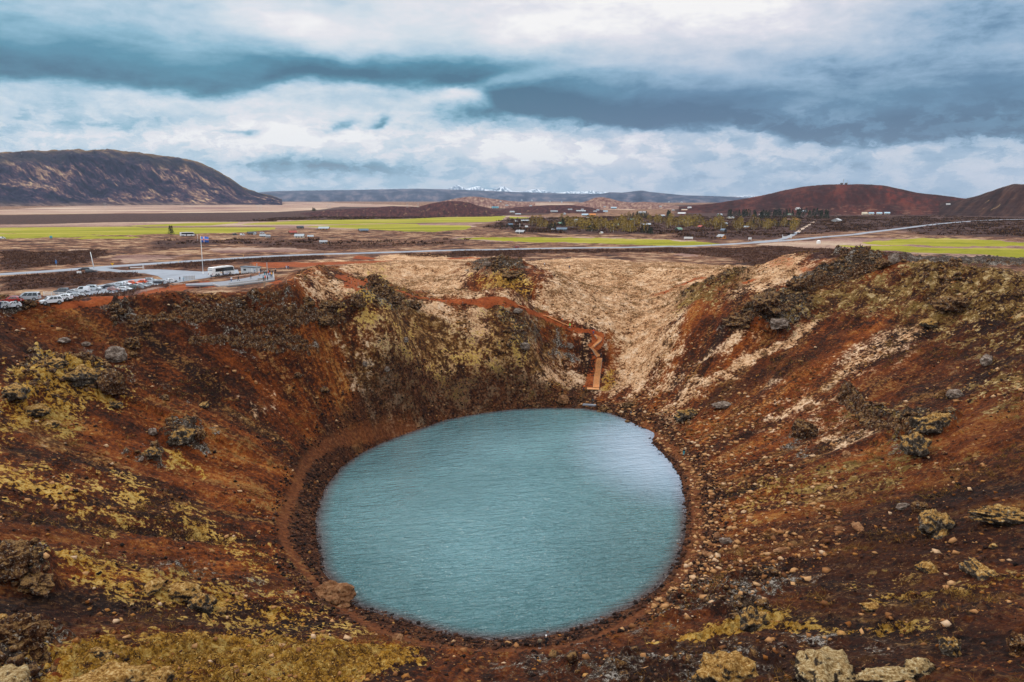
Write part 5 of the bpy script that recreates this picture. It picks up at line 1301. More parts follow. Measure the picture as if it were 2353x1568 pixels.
def person_set(kind):
    P0 = pose(kind)
    body = skin_mesh('body', *chain(P0, BN, BE, BR))
    jn = ['che', 'wai', 'pel', 'nec', 'sl', 'el', 'wl', 'sr', 'er', 'wr']
    jr = {k: BR[k] * 1.0 + .032 for k in jn}; jr['nec'] = .065; jr['pel'] = .165; jr['wai'] = .155; jr['che'] = .175
    jp = dict(P0); jp['nec'] = (0, 0, 1.45); jp['pel'] = (0, 0, .92)
    jacket = skin_mesh('jacket', *chain(jp, jn, [('che', 'wai'), ('wai', 'pel'), ('che', 'nec'), ('che', 'sl'), ('sl', 'el'), ('el', 'wl'), ('che', 'sr'), ('sr', 'er'), ('er', 'wr')], jr))
    tn = ['pel', 'hl', 'kl', 'al', 'hr', 'kr', 'ar']; tr_ = {k: BR[k] + .022 for k in tn}
    trou = skin_mesh('trousers', *chain(P0, tn, [('pel', 'hl'), ('hl', 'kl'), ('kl', 'al'), ('pel', 'hr'), ('hr', 'kr'), ('kr', 'ar')], tr_))
    sh = MBd()
    for a, t in (('al', 'tl'), ('ar', 'tr')):
        A, T = Vector(P0[a]), Vector(P0[t]); cc = (A + T) / 2; sh.box((cc.x, cc.y, min(A.z, T.z) + .02), (.11, .30, .11))
    so_ = sh.build('shoes', None, bevel=.02); shm = so_.data; bpy.data.objects.remove(so_)
    hb = MBd(); hd = Vector((0, .01, 1.655))
    bm = bmesh.new(); bmesh.ops.create_icosphere(bm, subdivisions=2, radius=1)
    for v in bm.verts:
        v.co = Vector((v.co.x * .112, v.co.y * .125, v.co.z * .115)) + hd
        if v.co.y < -.03 and v.co.z < 1.69: v.co.y = -.03
    hm = bpy.data.meshes.new('hair'); bm.to_mesh(hm); bm.free(); hm.polygons.foreach_set('use_smooth', [True] * len(hm.polygons))
    fm = MBd()                           # face: nose, eyes, ears close to the head
    fo = fm.box((0, -.105, 1.60), (.022, .03, .04)).box((-.035, -.096, 1.625), (.022, .012, .012)).box((.035, -.096, 1.625), (.022, .012, .012)).box((0, -.098, 1.555), (.045, .012, .01)).build('face', None)
    fme = fo.data; bpy.data.objects.remove(fo)
    hnd = MBd()                          # five short fingers at each hand
    for w, f in (('wl', 'fl'), ('wr', 'fr')):
        W_, F_ = Vector(P0[w]), Vector(P0[f]); d = (F_ - W_).normalized(); s_ = d.orthogonal().normalized()
        for k in range(4): b0 = F_ + s_ * (k - 1.5) * .018; hnd.tube(b0, b0 + d * (.085 - abs(k - 1.4) * .010), .0085, .006, 5)
        hnd.tube(W_ + d * .04 + s_ * .02, W_ + d * .08 + s_ * .06, .010, .007, 5)
    ho = hnd.build('fingers', None); hme = ho.data; bpy.data.objects.remove(ho)
    for m in (body, jacket, trou, shm, hm, fme, hme): m.materials.clear(); m.materials.append(None)
    return dict(body=body, jacket=jacket, trousers=trou, shoes=shm, hair=hm, face=fme, fingers=hme)
PS = {k: person_set(k) for k in ('stand', 'walk', 'photo', 'reach')}
M['skin'] = mat('skin', (.50, .30, .20), .6, var=.05)
CL = {}
def cloth(n, c):
    if n not in CL: CL[n] = mat('cloth_' + n, c, .85, var=.10, scale=14, spec=.2)
    return CL[n]
COLS = dict(white=(.78, .78, .8), black=(.018, .018, .022), navy=(.02, .035, .09), jeans=(.05, .12, .26), peach=(.85, .42, .24), palejeans=(.35, .45, .58), orange=(.85, .16, .02), redorange=(.75, .08, .02),
            yellow=(.85, .38, .02), lilac=(.42, .34, .70), teal=(.02, .28, .36), greybrown=(.20, .15, .11), grey=(.18, .19, .20), green=(.20, .80, .10), turq=(.03, .45, .60), brownhair=(.07, .035, .015), blond=(.35, .22, .10),
            lightblue=(.42, .58, .80), red=(.5, .03, .03), khaki=(.26, .20, .13), pinkwhite=(.75, .55, .52))
def person(fn, x, y, px, kind, jack, trs, hair, label, turn=0.0, surf='deck', group=None, shoe='black'):
    p = fn(x, y)
    v = on_plane(p, lambda a, b: DKZ + .32) if surf == 'deck' else lot_at(p) if surf == 'lot' else sight(p)
    sc = {C1: 3.361, C2: 3.361, K1: 2.904, C5: 2.353, K5: 1.384, K7: 1.573}[fn]
    hh = metres(px / sc / 1.74076, v); hh = min(max(hh, 1.5), 1.92)
    if surf == 'ground': v.z = gz(v.x, v.y) 
    o = empty('person', v, face(v, turn)); o.scale = (hh / 1.76,) * 3; tag(o, label, 'person', group)
    S = PS[kind]
    for nm, mt in (('body', M['skin']), ('jacket', cloth(jack, COLS[jack])), ('trousers', cloth(trs, COLS[trs])), ('shoes', cloth(shoe, COLS[shoe])), ('hair', cloth(hair, COLS[hair])), ('face', M['skin']), ('fingers', M['skin'])):
        c = bpy.data.objects.new(nm, S[nm]); COL.objects.link(c); c.parent = o
        setmat(c, mt)
    return o
person(C2, 1095, 770, 95, 'photo', 'white', 'jeans', 'brownhair', 'person in white jacket and blue jeans raising hands on the terrace ramp', 160, shoe='white')
person(C2, 1190, 752, 80, 'walk', 'black', 'black', 'brownhair', 'person in all black walking alone on the terrace ramp', -100)
person(C2, 1357, 735, 85, 'walk', 'black', 'grey', 'black', 'person in black jacket and grey trousers walking by the brush edge', -40, shoe='white')
person(C2, 1470, 682, 80, 'stand', 'peach', 'palejeans', 'blond', 'person in peach jacket and pale jeans near the entry posts', 60)
person(C2, 1488, 648, 66, 'stand', 'black', 'navy', 'black', 'person in black beside the peach jacket', 30)
person(C2, 1542, 682, 80, 'stand', 'black', 'teal', 'brownhair', 'person in black jacket and teal trousers at the left of the group', 20)
person(C2, 1566, 676, 70, 'stand', 'grey', 'black', 'black', 'person in dark grey coat behind the orange red jacket', 170)
person(C2, 1592, 678, 76, 'stand', 'redorange', 'black', 'brownhair', 'person in bright red jacket in the middle of the group', -70)
person(C2, 1612, 662, 76, 'stand', 'black', 'black', 'black', 'person in black with dark hood at the back of the group', 0)
person(C2, 1616, 700, 80, 'stand', 'lilac', 'navy', 'brownhair', 'person in lilac jacket beside the yellow orange jacket', 10)
person(C2, 1646, 662, 80, 'stand', 'greybrown', 'black', 'greybrown', 'person in grey brown coat at the back right of the group', 180)
person(C2, 1637, 706, 84, 'reach', 'yellow', 'black', 'yellow', 'person in yellow orange jacket by the white end railing', 150)
person(C2, 1688, 656, 80, 'stand', 'black', 'black', 'white', 'person in long black coat and white hat standing outside the railing', 10)
person(C2, 1525, 750, 74, 'stand', 'teal', 'navy', 'brownhair', 'person in teal jacket leaning at the bench, left of three', 120)
person(C2, 1551, 750, 72, 'stand', 'redorange', 'greybrown', 'orange', 'person in orange red jacket with hood, middle of the three at the bench', -20)
person(C2, 1583, 748, 70, 'stand', 'navy', 'black', 'black', 'person in navy jacket, right of the three at the bench', -60)
person(C2, 823, 712, 46, 'stand', 'navy', 'navy', 'brownhair', 'person in dark blue standing below the rear of the coach', 0, surf='lot')
person(C2, 402, 748, 50, 'stand', 'black', 'black', 'black', 'person in black walking across the car park left of the notice board', 0, surf='lot')
person(C2, 449, 752, 42, 'stand', 'turq', 'jeans', 'brownhair', 'person in turquoise jacket at the left end of the notice board', 90, surf='lot')
person(C2, 273, 762, 46, 'stand', 'black', 'black', 'black', 'person in black half hidden behind the end cars of the row', 0, surf='lot')
person(C2, 1836, 592, 30, 'stand', 'lightblue', 'white', 'brownhair', 'person in pale blue on the red ground right of the entry posts', 0, surf='ground')
person(C2, 1860, 592, 28, 'stand', 'navy', 'jeans', 'blond', 'person in dark jacket close to the pale blue one on the red ground', 0, surf='ground')
person(C1, 232, 800, 118, 'stand', 'black', 'black', 'pinkwhite', 'person in long black coat and pale pink hat beside the silver minivan', 180, surf='ground')
person(C1, 272, 808, 80, 'photo', 'black', 'black', 'black', 'person in black bending over a camera right of the pink hat', 150, surf='ground')
person(C1, 312, 806, 74, 'stand', 'red', 'black', 'black', 'person in dark red jacket among the rocks at the car park edge', 200, surf='ground')
person(C1, 8, 856, 118, 'stand', 'navy', 'navy', 'black', 'person in dark blue at the extreme left frame edge', 90, surf='ground')
person(C1, 1559, 612, 58, 'stand', 'black', 'grey', 'black', 'person in black in front of the white estate car', 0, surf='lot')
person(C1, 1806, 592, 52, 'stand', 'grey', 'black', 'black', 'person in dark clothes between the near row cars', 0, surf='lot')
person(K1, 722, 320, 52, 'walk', 'orange', 'black', 'brownhair', 'person in orange jacket highest on the red stair path', 0, surf='ground')
person(K1, 812, 384, 56, 'walk', 'green', 'navy', 'green', 'person in bright green jacket on the red stair path', -30, surf='ground', shoe='white')
person(K1, 1086, 458, 65, 'walk', 'redorange', 'jeans', 'black', 'person in orange red jacket and jeans where the path bends', 180, surf='ground')
person(K1, 1170, 738, 70, 'photo', 'black', 'black', 'black', 'person in black standing at the top of the straight stairway', 160, surf='ground', shoe='white')
person(K1, 972, 1112, 70, 'photo', 'orange', 'navy', 'brownhair', 'person in orange vest at the foot of the stairway', 120, surf='ground')
person(K1, 1521, 1396, 58, 'stand', 'black', 'grey', 'black', 'person in dark clothes among the rocks on the far right shore', 0, surf='ground')
person(K7, 213, 1326, 50, 'walk', 'black', 'teal', 'brownhair', 'person in dark jacket and teal trousers on the right shore path', 170, surf='ground')
person(C5, 890, 864, 44, 'walk', 'white', 'black', 'black', 'person in white jacket walking over the pale grass hill', 80, surf='ground')
person(C5, 1123, 886, 38, 'stand', 'navy', 'navy', 'black', 'person in dark blue standing on the far pale slope', 0, surf='ground')
person(K5, 1328, 546, 68, 'stand', 'khaki', 'black', 'brownhair', 'person in khaki coat and white shoes at the near lake shore', 180, surf='ground', shoe='white')
person(K5, 1362, 542, 78, 'walk', 'black', 'black', 'white', 'person in black with a white cap at the near lake shore', 200, surf='ground')
# ------------------------------------------------------------------ viewing terrace, hut, flag, fences, posts
fdk = lambda x, y: DKZ + .32
dkp = [on_plane(C2(*q), fdk) for q in ((480, 792), (830, 770), (1000, 758), (1250, 720), (1400, 690), (1530, 655), (1655, 648), (1672, 748), (1450, 775), (1250, 800), (1050, 826), (940, 832), (850, 806), (480, 810))]
o = sheet('terrace', [tuple(p) for p in dkp], fdk, M['concrete'], th=.5)
def wall_run(name, pts, h, th, m, label, cat, z0=0.0):
    b = MBd()
    for a, c in zip(pts[:-1], pts[1:]):
        d = c - a; L = math.hypot(d.x, d.y); b.box(((a.x + c.x) / 2, (a.y + c.y) / 2, (a.z + c.z) / 2 + h / 2 + z0), (L + th * .5, th, h), rz=math.atan2(d.y, d.x))
    r = b.build(name, m); tag(r, label, cat); return r
wall_run('kerb_wall', [dkp[i] for i in (12, 11, 10, 9, 8, 7)], .38, .22, M['greywood'], 'low grey timber edge along the crater side of the terrace', 'kerb')
wall_run('kerb_wall', [on_plane(C2(*q), fdk) for q in ((1060, 800), (1250, 775), (1440, 752), (1640, 715))], .40, .18, M['greywood'], 'second low timber beam on the terrace behind the crater side edge', 'kerb')
# white end railing
er = empty('railing', dkp[7]); tag(er, 'white end railing at the right tip of the terrace', 'railing')
rl = [dkp[6], dkp[7]]
dv = rl[0] - rl[1]
for k in range(7):
    p = dv * (k / 6); MBd().box((p.x, p.y, .5), (.08, .08, 1.0), rz=math.atan2(dv.y, dv.x)).build('post', M['white'], er)
for zq in (.45, .75, 1.0):
    MBd().box((dv.x / 2, dv.y / 2, zq), (dv.length, .05, .08), rz=math.atan2(dv.y, dv.x)).build('rail', M['white'], er)
bp = on_plane(C2(1500, 752), fdk); be = empty('bench', bp, face(bp, 8)); tag(be, 'dark timber bench on the terrace behind three people', 'bench')
MBd().box((0, 0, .45), (2.6, .45, .07)).build('seat', M['wood'], be)
for sg in (-1, 1): MBd().box((sg * 1.0, 0, .21), (.10, .38, .42)).build('leg', M['wood'], be)
MBd().box((0, .25, .72), (2.6, .05, .30)).build('backrest', M['wood'], be)
for sg in (-1, 1): MBd().box((sg * 1.1, .25, .55), (.07, .07, .6)).build('back_post', M['wood'], be)
# ticket hut
hv = lot_at(C2(1225, 652)); hv2 = lot_at(C2(1430, 655)); 
hw = (hv2 - hv).length; hm_ = (hv + hv2) / 2; rzz = math.atan2((hv2 - hv).y, (hv2 - hv).x)
print('hut width', hw)
ht_ = empty('ticket_hut', (hm_.x - math.sin(rzz) * 1.5, hm_.y + math.cos(rzz) * 1.5, hm_.z), rzz); tag(ht_, 'white ticket hut with flat dark grey roof right of the coach', 'hut')
MBd().box((0, 0, 1.15), (hw, 3.0, 2.7)).build('wall', mat('hut_white', (.62, .64, .66), .6), ht_)
MBd().prism([(-hw / 2 - .25, 2.62), (hw / 2 + .25, 2.50), (hw / 2 + .25, 2.66), (-hw / 2 - .25, 2.86)], -1.8, 1.8).build('roof', mat('roof_slate', (.07, .10, .13), .6), ht_)
MBd().box((hw * .22, -1.53, 1.35), (.8, .06, 2.0)).build('door', M['white'], ht_)
MBd().box((-hw * .25, -1.53, 1.5), (1.3, .06, .8)).build('window', M['glass'], ht_)
MBd().box((hw * .40, -1.53, 1.3), (.35, .04, .35)).build('notice', M['bluesign'], ht_)
for k, q in enumerate(((1443, 655), (1578, 640))):
    v = lot_at(C2(*q)); pe = MBd().box((0, 0, 2.0), (.35, .35, 4.4)).build('gate_post', M['greywood']); pe.location = v; pe.rotation_euler.z = face(v)
    tag(pe, ('tall grey gate post left of the waiting group', 'tall grey gate post behind the waiting group')[k], 'post', 'gate posts of the terrace entry')
gf = empty('picket_fence', lot_at(C2(1455, 655))); tag(gf, 'low white picket fence between the two gate posts', 'fence'); a_ = lot_at(C2(1455, 655)); b_ = lot_at(C2(1570, 642)); dv = b_ - a_
for k in range(12): MBd().box((dv.x * k / 11, dv.y * k / 11, .5), (.09, .05, 1.0), rz=face(a_)).build('picket', M['white'], gf)
for zq in (.3, .8): MBd().box((dv.x / 2, dv.y / 2, zq), (dv.length, .04, .07), rz=math.atan2(dv.y, dv.x)).build('rail', M['white'], gf)
# flag of Iceland
fpv = lot_at(C2(715, 660)); fh = metres((660 - 155) / 3.361 / 1.74076, fpv) 
fe = empty('flagpole', fpv, face(fpv)); tag(fe, 'tall white flagpole flying the blue, white and red cross flag', 'flagpole')
MBd().tube((0, 0, 0), (0, 0, fh), .14, .07, 10).build('pole', M['white'], fe, smooth=True)
MBd().tube((0, 0, 0), (0, 0, 1.0), .30, .24, 12).build('base', M['white'], fe)
MBd().tube((0, 0, fh), (0, 0, fh + .2), .12, .04, 8).build('finial', M['yellow'], fe)
fl_w = metres(94 / 5.85, fpv); fl_h = metres(74 / 5.85, fpv)
def flag_sheet(u0, u1, v0, v1, th, m, name, par):
    n = 14; vs = []; fs = []
    for i in range(n + 1):
        u = u0 + (u1 - u0) * i / n; yy = math.sin(u * 7.0) * .16 * u; sag = -.10 * u - .03 * math.sin(u * 9)
        for v in (v0, v1):
            for t in (-th, th): vs.append((u * fl_w + .1, yy + t, fh - .25 - fl_h + v * fl_h + sag))
    for i in range(n):
        b = i * 4; fs += [(b, b + 4, b + 6, b + 2), (b + 1, b + 3, b + 7, b + 5), (b, b + 1, b + 5, b + 4), (b + 2, b + 6, b + 7, b + 3)]
    return MBd().add(vs, fs).build(name, m, par, smooth=True)
fb_ = mat('flag_blue', (.02, .12, .50), .7, var=.05); fw_ = mat('flag_white', (.8, .8, .8), .7, var=.03); fr_ = mat('flag_red', (.65, .03, .05), .7, var=.05)
flg = flag_sheet(0, 1, 0, 1, .008, fb_, 'flag', fe)
flag_sheet(.28, .44, 0.001, .999, .014, fw_, 'white_cross', flg); flag_sheet(0.001, .999, .39, .61, .016, fw_, 'white_cross_bar', flg)
flag_sheet(.32, .40, 0.002, .998, .020, fr_, 'red_cross', flg); flag_sheet(0.002, .998, .445, .555, .022, fr_, 'red_cross_bar', flg)
def pole(fn, x, y0, y1, label, surf='ground', r=.16, m='white', lean=0.0, s=3.361, name='flagpole', cat='pole', group=None):
    v = lot_at(fn(x, y1)) if surf == 'lot' else sight(fn(x, y1)); h = metres((y1 - y0) / s / 1.74076, v)
    o = MBd().tube((0, 0, -.3), (lean * h, 0, h), r, r * .6, 8).build(name, M[m], smooth=True); o.location = v; o.rotation_euler.z = face(v); tag(o, label, cat, group); return o
pole(C1, 1266, 95, 322, 'bare white flagpole leaning slightly left at the road junction', r=.22, lean=-.12)
pole(C2, 642, 130, 216, 'short pale pole standing in the heath above the flagpole foot', r=.12)
# signs
def road_sign(fn, x, y0, y1, kind, label):
    v = sight(fn(x, y1)); v.z = gz(v.x, v.y) + .25; h = metres((y1 - y0) / 3.361 / 1.74076, v)
    e = empty('road_sign', v, face(v)); tag(e, label, 'sign'); MBd().tube((0, .06, -.4), (0, .06, h), .05, n=8).build('pole', M['galv'], e)
    if kind == 'yield':
        a = .75; MBd().add([(-a, -.03, h), (a, -.03, h), (0, -.03, h - 1.25), (-a, 0, h), (a, 0, h), (0, 0, h - 1.25)], [(0, 2, 1), (3, 4, 5), (0, 1, 4, 3), (1, 2, 5, 4), (2, 0, 3, 5)]).build('sign_panel', M['yellow'], e)
    else: MBd().box((0, 0, h * .62), (.75, .05, h * .42)).build('sign_panel', M['bluesign'], e)
road_sign(C1, 1515, 252, 318, 'yield', 'yellow triangular give way sign beside the junction')
road_sign(C1, 760, 198, 302, 'blue', 'narrow blue road sign on a pole beyond the main road')
# barrier by the junction
bv_ = lot_at(C1(1740, 328)); bw = lot_at(C1(1935, 322)); be2 = empty('barrier', bv_); tag(be2, 'long white swing barrier beside the access road', 'barrier'); dv = bw - bv_
rzb = math.atan2(dv.y, dv.x)
MBd().box((dv.x / 2, dv.y / 2, .75), (dv.length, .22, .30), rz=rzb).build('beam', M['white'], be2)
MBd().box((0, 0, .6), (.5, .4, 1.2), rz=rzb).build('pivot_post', M['plastic'], be2)
for k in (.93, 1.0): MBd().box((dv.x * k, dv.y * k, 1.1), (.14, .14, 2.2), rz=rzb).build('end_post', M['white'], be2)
MBd().box((dv.x * .965, dv.y * .965, 2.2), (dv.length * .09, .12, .14), rz=rzb).build('cross_bar', M['white'], be2)
def rail_fence(fn, a, b, npost, hgt, rails, m, label, surf='ground', name='rail_fence'):
    A = lot_at(fn(*a)) if surf == 'lot' else sight(fn(*a)); B = lot_at(fn(*b)) if surf == 'lot' else sight(fn(*b)); e = empty(name, A); tag(e, label, 'fence'); dv = B - A; rz_ = math.atan2(dv.y, dv.x)
    for k in range(npost): t = k / (npost - 1); MBd().box((dv.x * t, dv.y * t, dv.z * t + hgt / 2 - .1), (.16, .14, hgt + .2), rz=rz_).build('post', M[m], e)
    for k in range(rails): MBd().box((dv.x / 2, dv.y / 2, dv.z / 2 + hgt * (.9 - k * .33)), (math.hypot(dv.x, dv.y), .07, .16), rz=rz_, ry=-math.atan2(dv.z, math.hypot(dv.x, dv.y))).build('rail', M[m], e)
    return e
rail_fence(C1, (592, 690), (900, 700), 4, 1.5, 3, 'white', 'whitewashed three-rail wooden fence right of the silver minivan')
rail_fence(C1, (1048, 700), (1150, 690), 3, 1.2, 2, 'white', 'short pale rail fence behind the brush right of the long rail fence', surf='lot')
nbv = lot_at(C2(530, 745)); nb = empty('notice_board', nbv, face(nbv)); tag(nb, 'wide pale slatted board standing between car park and ramp', 'board')
w_ = metres(140 / 5.85, nbv); h_ = metres(62 / 5.85, nbv)
MBd().box((0, 0, h_ * .55), (w_, .07, h_ * .85)).build('panel', mat('pale_board', (.50, .53, .56), .7, var=.08), nb)
for k in range(5): MBd().box((w_ * (k / 4 - .5), -.06, h_ * .5), (.10, .08, h_)).build('post', M['greywood'], nb)
# little wooden posts of the rope fence along the rim path
PO = [(C1, 470, 795, 45), (C1, 1812, 665, 35), (C1, 1972, 640, 30), (C1, 2130, 620, 30), (C1, 2286, 590, 24), (C1, 1605, 690, 30)] + \
     [(C2, x, y, h) for x, y, h in ((113, 885, 28), (268, 860, 25), (452, 795, 28), (672, 860, 24), (833, 862, 24), (981, 868, 26), (1165, 846, 24), (1272, 824, 22), (1385, 812, 22), (1463, 798, 22), (1551, 795, 30), (1835, 790, 36), (1945, 752, 22), (2085, 745, 22))] + \
     [(K2, x, y, 20) for x, y in ((848, 388), (905, 400), (1360, 490), (1500, 520), (1640, 545), (1780, 560), (1000, 350))]
for fn, x, y, h in PO:
    v = sight(fn(x, y)); hh = min(max(metres(h / {C1: 3.361, C2: 3.361, K2: 2.091}[fn] / 1.74076, v), .8), 1.4)
    o = MBd().box((0, 0, hh / 2 - .15), (.13, .13, hh + .3)).build('fence_post', M['wood']); o.location = (v.x, v.y, gz(v.x, v.y)); tag(o, 'short weathered wooden post of the rope fence along the rim path', 'post', 'rope fence posts along the rim path')
v = sight(C2(1538, 838)); o = MBd().box((0, 0, .8), (.28, .28, 1.9)).build('fence_post', M['wood']); o.location = (v.x, v.y, gz(v.x, v.y)); tag(o, 'thicker taller wooden post just below the terrace edge', 'post')
# road edge markers
for k in range(0, 26):
    t = 30 + k * 14
    if t >= len(ROADD) - 1: break
    p = ROADD[t]; q = ROADD[t + 1]; d = (q - p)[:2]; d /= np.linalg.norm(d); n = np.array([-d[1], d[0]]) * (4.6 if k % 2 else -4.6)
    if math.hypot(p[0], p[1]) > 900: break
    o = MBd().box((0, 0, .35), (.12, .12, 1.1)).box((0, 0, .75), (.13, .13, .2)).build('marker_post', M['yellow']); o.location = (p[0] + n[0], p[1] + n[1], p[2]); tag(o, 'thin yellow marker post at the edge of the main road', 'post', 'yellow marker posts along the main road')

# ------------------------------------------------------------------ stairways of fresh timber
def stairway(px, n, width, label, lift=.25, stringer=True, m='newwood'):
    pts = []
    for q in px:
        v = sight(K1(*q)); pts.append((v.x, v.y, gz(v.x, v.y)))
    ln = smooth_line(pts, n); zsm = np.convolve(np.pad(ln[:, 2], 4, mode='edge'), np.ones(9) / 9, 'valid'); ln[:, 2] = np.maximum(zsm, np.array([gz(a, b) for a, b in ln[:, :2]]) - .15) + lift
    e = empty('wooden_stairway', tuple(ln[0])); tag(e, label, 'stairs'); o0 = ln[0]
    seg = np.hypot(*np.diff(ln[:, :2], axis=0).T); td = float(np.median(seg))
    for k in range(n):
        a = ln[max(k - 1, 0)]; b = ln[min(k + 1, n - 1)]; rz_ = math.atan2(b[1] - a[1], b[0] - a[0])
        MBd().box(tuple(ln[k] - o0), (max(td * .72, .25), width, .10), rz=rz_).build('tread', M[m], e)
    if stringer:
        for sg in (-1, 1):
            b_ = MBd()
            for k in range(0, n - 1, 2):
                a = ln[k]; c = ln[min(k + 2, n - 1)]; d = c - a; L = np.linalg.norm(d); rz_ = math.atan2(d[1], d[0]); nn = np.array([-math.sin(rz_), math.cos(rz_), 0]) * sg * (width / 2 + .03)
                mid = (a + c) / 2 - o0 + nn + np.array([0, 0, -.14]); b_.box(tuple(mid), (L + .06, .07, .26), rz=rz_, ry=-math.asin(d[2] / L))
            b_.build('stringer', M['wood'], e)
    return ln
L1 = stairway([(1116, 1086), (1128, 950), (1142, 840), (1152, 740)], 46, 1.9, 'straight flight of new timber steps above the lake shore')
stairway([(1150, 725), (1105, 650), (1070, 605), (1120, 560), (1152, 525), (1145, 495), (1112, 462)], 34, 1.9, 'winding upper flight of timber steps bending left and right', lift=.15)
stairway([(820, 368), (730, 330), (640, 290), (560, 252), (500, 232)], 26, 1.5, 'highest flight of worn red steps below the shoulder path', lift=.05, stringer=False)
stairway([(290, 160), (250, 138), (215, 120)], 9, 1.5, 'short flight of red steps at the left end of the shoulder path', lift=.05, stringer=False)
pv = sight(K1(1082, 1098)); pv.z = gz(pv.x, pv.y) + .28; pe = empty('platform', pv, face(pv, -2)); tag(pe, 'low timber landing at the foot of the straight stairs', 'platform')
pw = metres(145 / 5.055, pv)
for k in range(5): MBd().box((0, -1.0 + k * .46, 0), (pw, .40, .10)).build('plank', M['newwood'], pe)
for sg in (-1, 0, 1): MBd().box((sg * pw * .42, -.1, -.25), (.12, 2.2, .40)).build('joist', M['wood'], pe)
sv2 = sight(K1(1038, 1288)); so2 = MBd().prism([(-2.1, 0), (2.1, -.1), (2.0, .35), (-1.9, .42)], -.6, .6).build('slab', M['concrete'], bevel=.04); so2.location = (sv2.x, sv2.y, max(gz(sv2.x, sv2.y), 0) + .05); so2.rotation_euler.z = face(sv2, -6); tag(so2, 'pale flat slab lying at the water edge below the stairs', 'slab')
sv3 = sight(K1(1080, 1262)); se = empty('sign_post', (sv3.x, sv3.y, gz(sv3.x, sv3.y)), face(sv3)); tag(se, 'small dark notice post at the shore between stairs and water', 'sign')
MBd().box((0, 0, .5), (.12, .12, 1.3)).build('post', M['plastic'], se); MBd().box((0, -.1, 1.15), (.7, .05, .55), rx=R(-20)).build('panel', M['plastic'], se)
for k in range(2):
    sv3 = sight(((C6, 157, 886), (C6, 880, 893))[k][0](*((C6, 157, 886), (C6, 880, 893))[k][1:])); se = empty('sign_board', sv3, face(sv3)); tag(se, ('white roadside board beside the strip of green field', 'small white roadside board left of the side road')[k], 'sign'); ww = (7.5, 2.6)[k]
    for sg in (-1, 1): MBd().box((sg * ww * .45, 0, 1.2), (.2, .2, 2.6)).build('post', M['galv'], se)
    MBd().box((0, -.1, 2.0), (ww, .12, 1.6)).build('panel', M['white'], se)
gv = sight(C6(1265, 862)); ge = empty('gate', gv, face(gv, 10)); tag(ge, 'white farm gate with tall end panel at the side road', 'gate'); gw = metres(95 / 5.12, gv)
MBd().box((gw / 2, 0, 1.0), (gw, .15, .9)).build('gate_leaf', M['white'], ge); MBd().box((gw, 0, 1.8), (gw * .2, .2, 3.6)).build('end_panel', M['white'], ge); MBd().box((0, 0, 1.5), (.3, .3, 3.4)).build('post', M['white'], ge)
tv = sight(C6(1688, 925)); te = MBd().tube((0, 0, 0), (0, 0, 2.0), 1.5, 1.5, 16).tube((0, 0, 2.0), (0, 0, 2.6), 1.5, .3, 16).build('tank', M['white'], smooth=False); te.location = tv; tag(te, 'small round white tank at the edge of the right hand field', 'tank')

# ------------------------------------------------------------------ houses
W_ = {}
def wm_(n, c):
    if n not in W_: W_[n] = mat('house_' + n, c, .75, var=.10, scale=.8)
    return W_[n]
HC = dict(white=(.50, .50, .50), brown=(.14, .065, .035), dark=(.05, .04, .04), orange=(.55, .20, .04), tan=(.50, .36, .24), red=(.32, .06, .04), blue=(.06, .18, .36), slate=(.10, .14, .19), green=(.16, .28, .20), pale=(.34, .38, .41), cream=(.62, .52, .38),
          grey=(.30, .31, .33), lblue=(.36, .50, .60), teal=(.05, .28, .36), blackroof=(.04, .045, .06))
def house_proto():
    r = empty('house')                   # unit house: 1 wide in x, 1 deep, eaves at .55, ridge at 1 (scaled)
    MBd().add([(-.5, -.5, -.4), (.5, -.5, -.4), (.5, .5, -.4), (-.5, .5, -.4), (-.5, -.5, .55), (.5, -.5, .55), (.5, .5, .55), (-.5, .5, .55), (-.5, 0, .93), (.5, 0, .93)],
              [(0, 1, 5, 4), (2, 3, 7, 6), (1, 2, 6, 9, 5), (3, 0, 4, 8, 7), (4, 5, 9, 8), (6, 7, 8, 9), (0, 3, 2, 1)]).build('wall', wm_('white', HC['white']), r)
    MBd().add([(-.56, -.62, .50), (.56, -.62, .50), (.56, 0, 1.0), (-.56, 0, 1.0), (.56, .62, .50), (-.56, .62, .50), (-.56, -.62, .44), (.56, -.62, .44), (.56, 0, .94), (-.56, 0, .94), (.56, .62, .44), (-.56, .62, .44)],
              [(0, 1, 2, 3), (3, 2, 4, 5), (6, 9, 8, 7), (9, 11, 10, 8), (0, 6, 7, 1), (5, 4, 10, 11), (1, 7, 8, 2), (2, 8, 10, 4), (0, 3, 9, 6), (3, 5, 11, 9)]).build('roof', wm_('slate', HC['slate']), r)
    for x in (-.30, .30): 
        w = MBd().box((x, -.505, .30), (.16, .02, .24)).build('window', M['glass'], r); MBd().box((x, -.500, .30), (.19, .02, .29)).build('frame', M['white'], w)
    MBd().box((.0, -.507, .24), (.11, .02, .46)).build('door', wm_('brown', HC['brown']), r)
    w = MBd().box((.505, 0, .38), (.02, .26, .24)).build('window', M['glass'], r)
    return r
HP = house_proto(); bpy.context.view_layer.update()
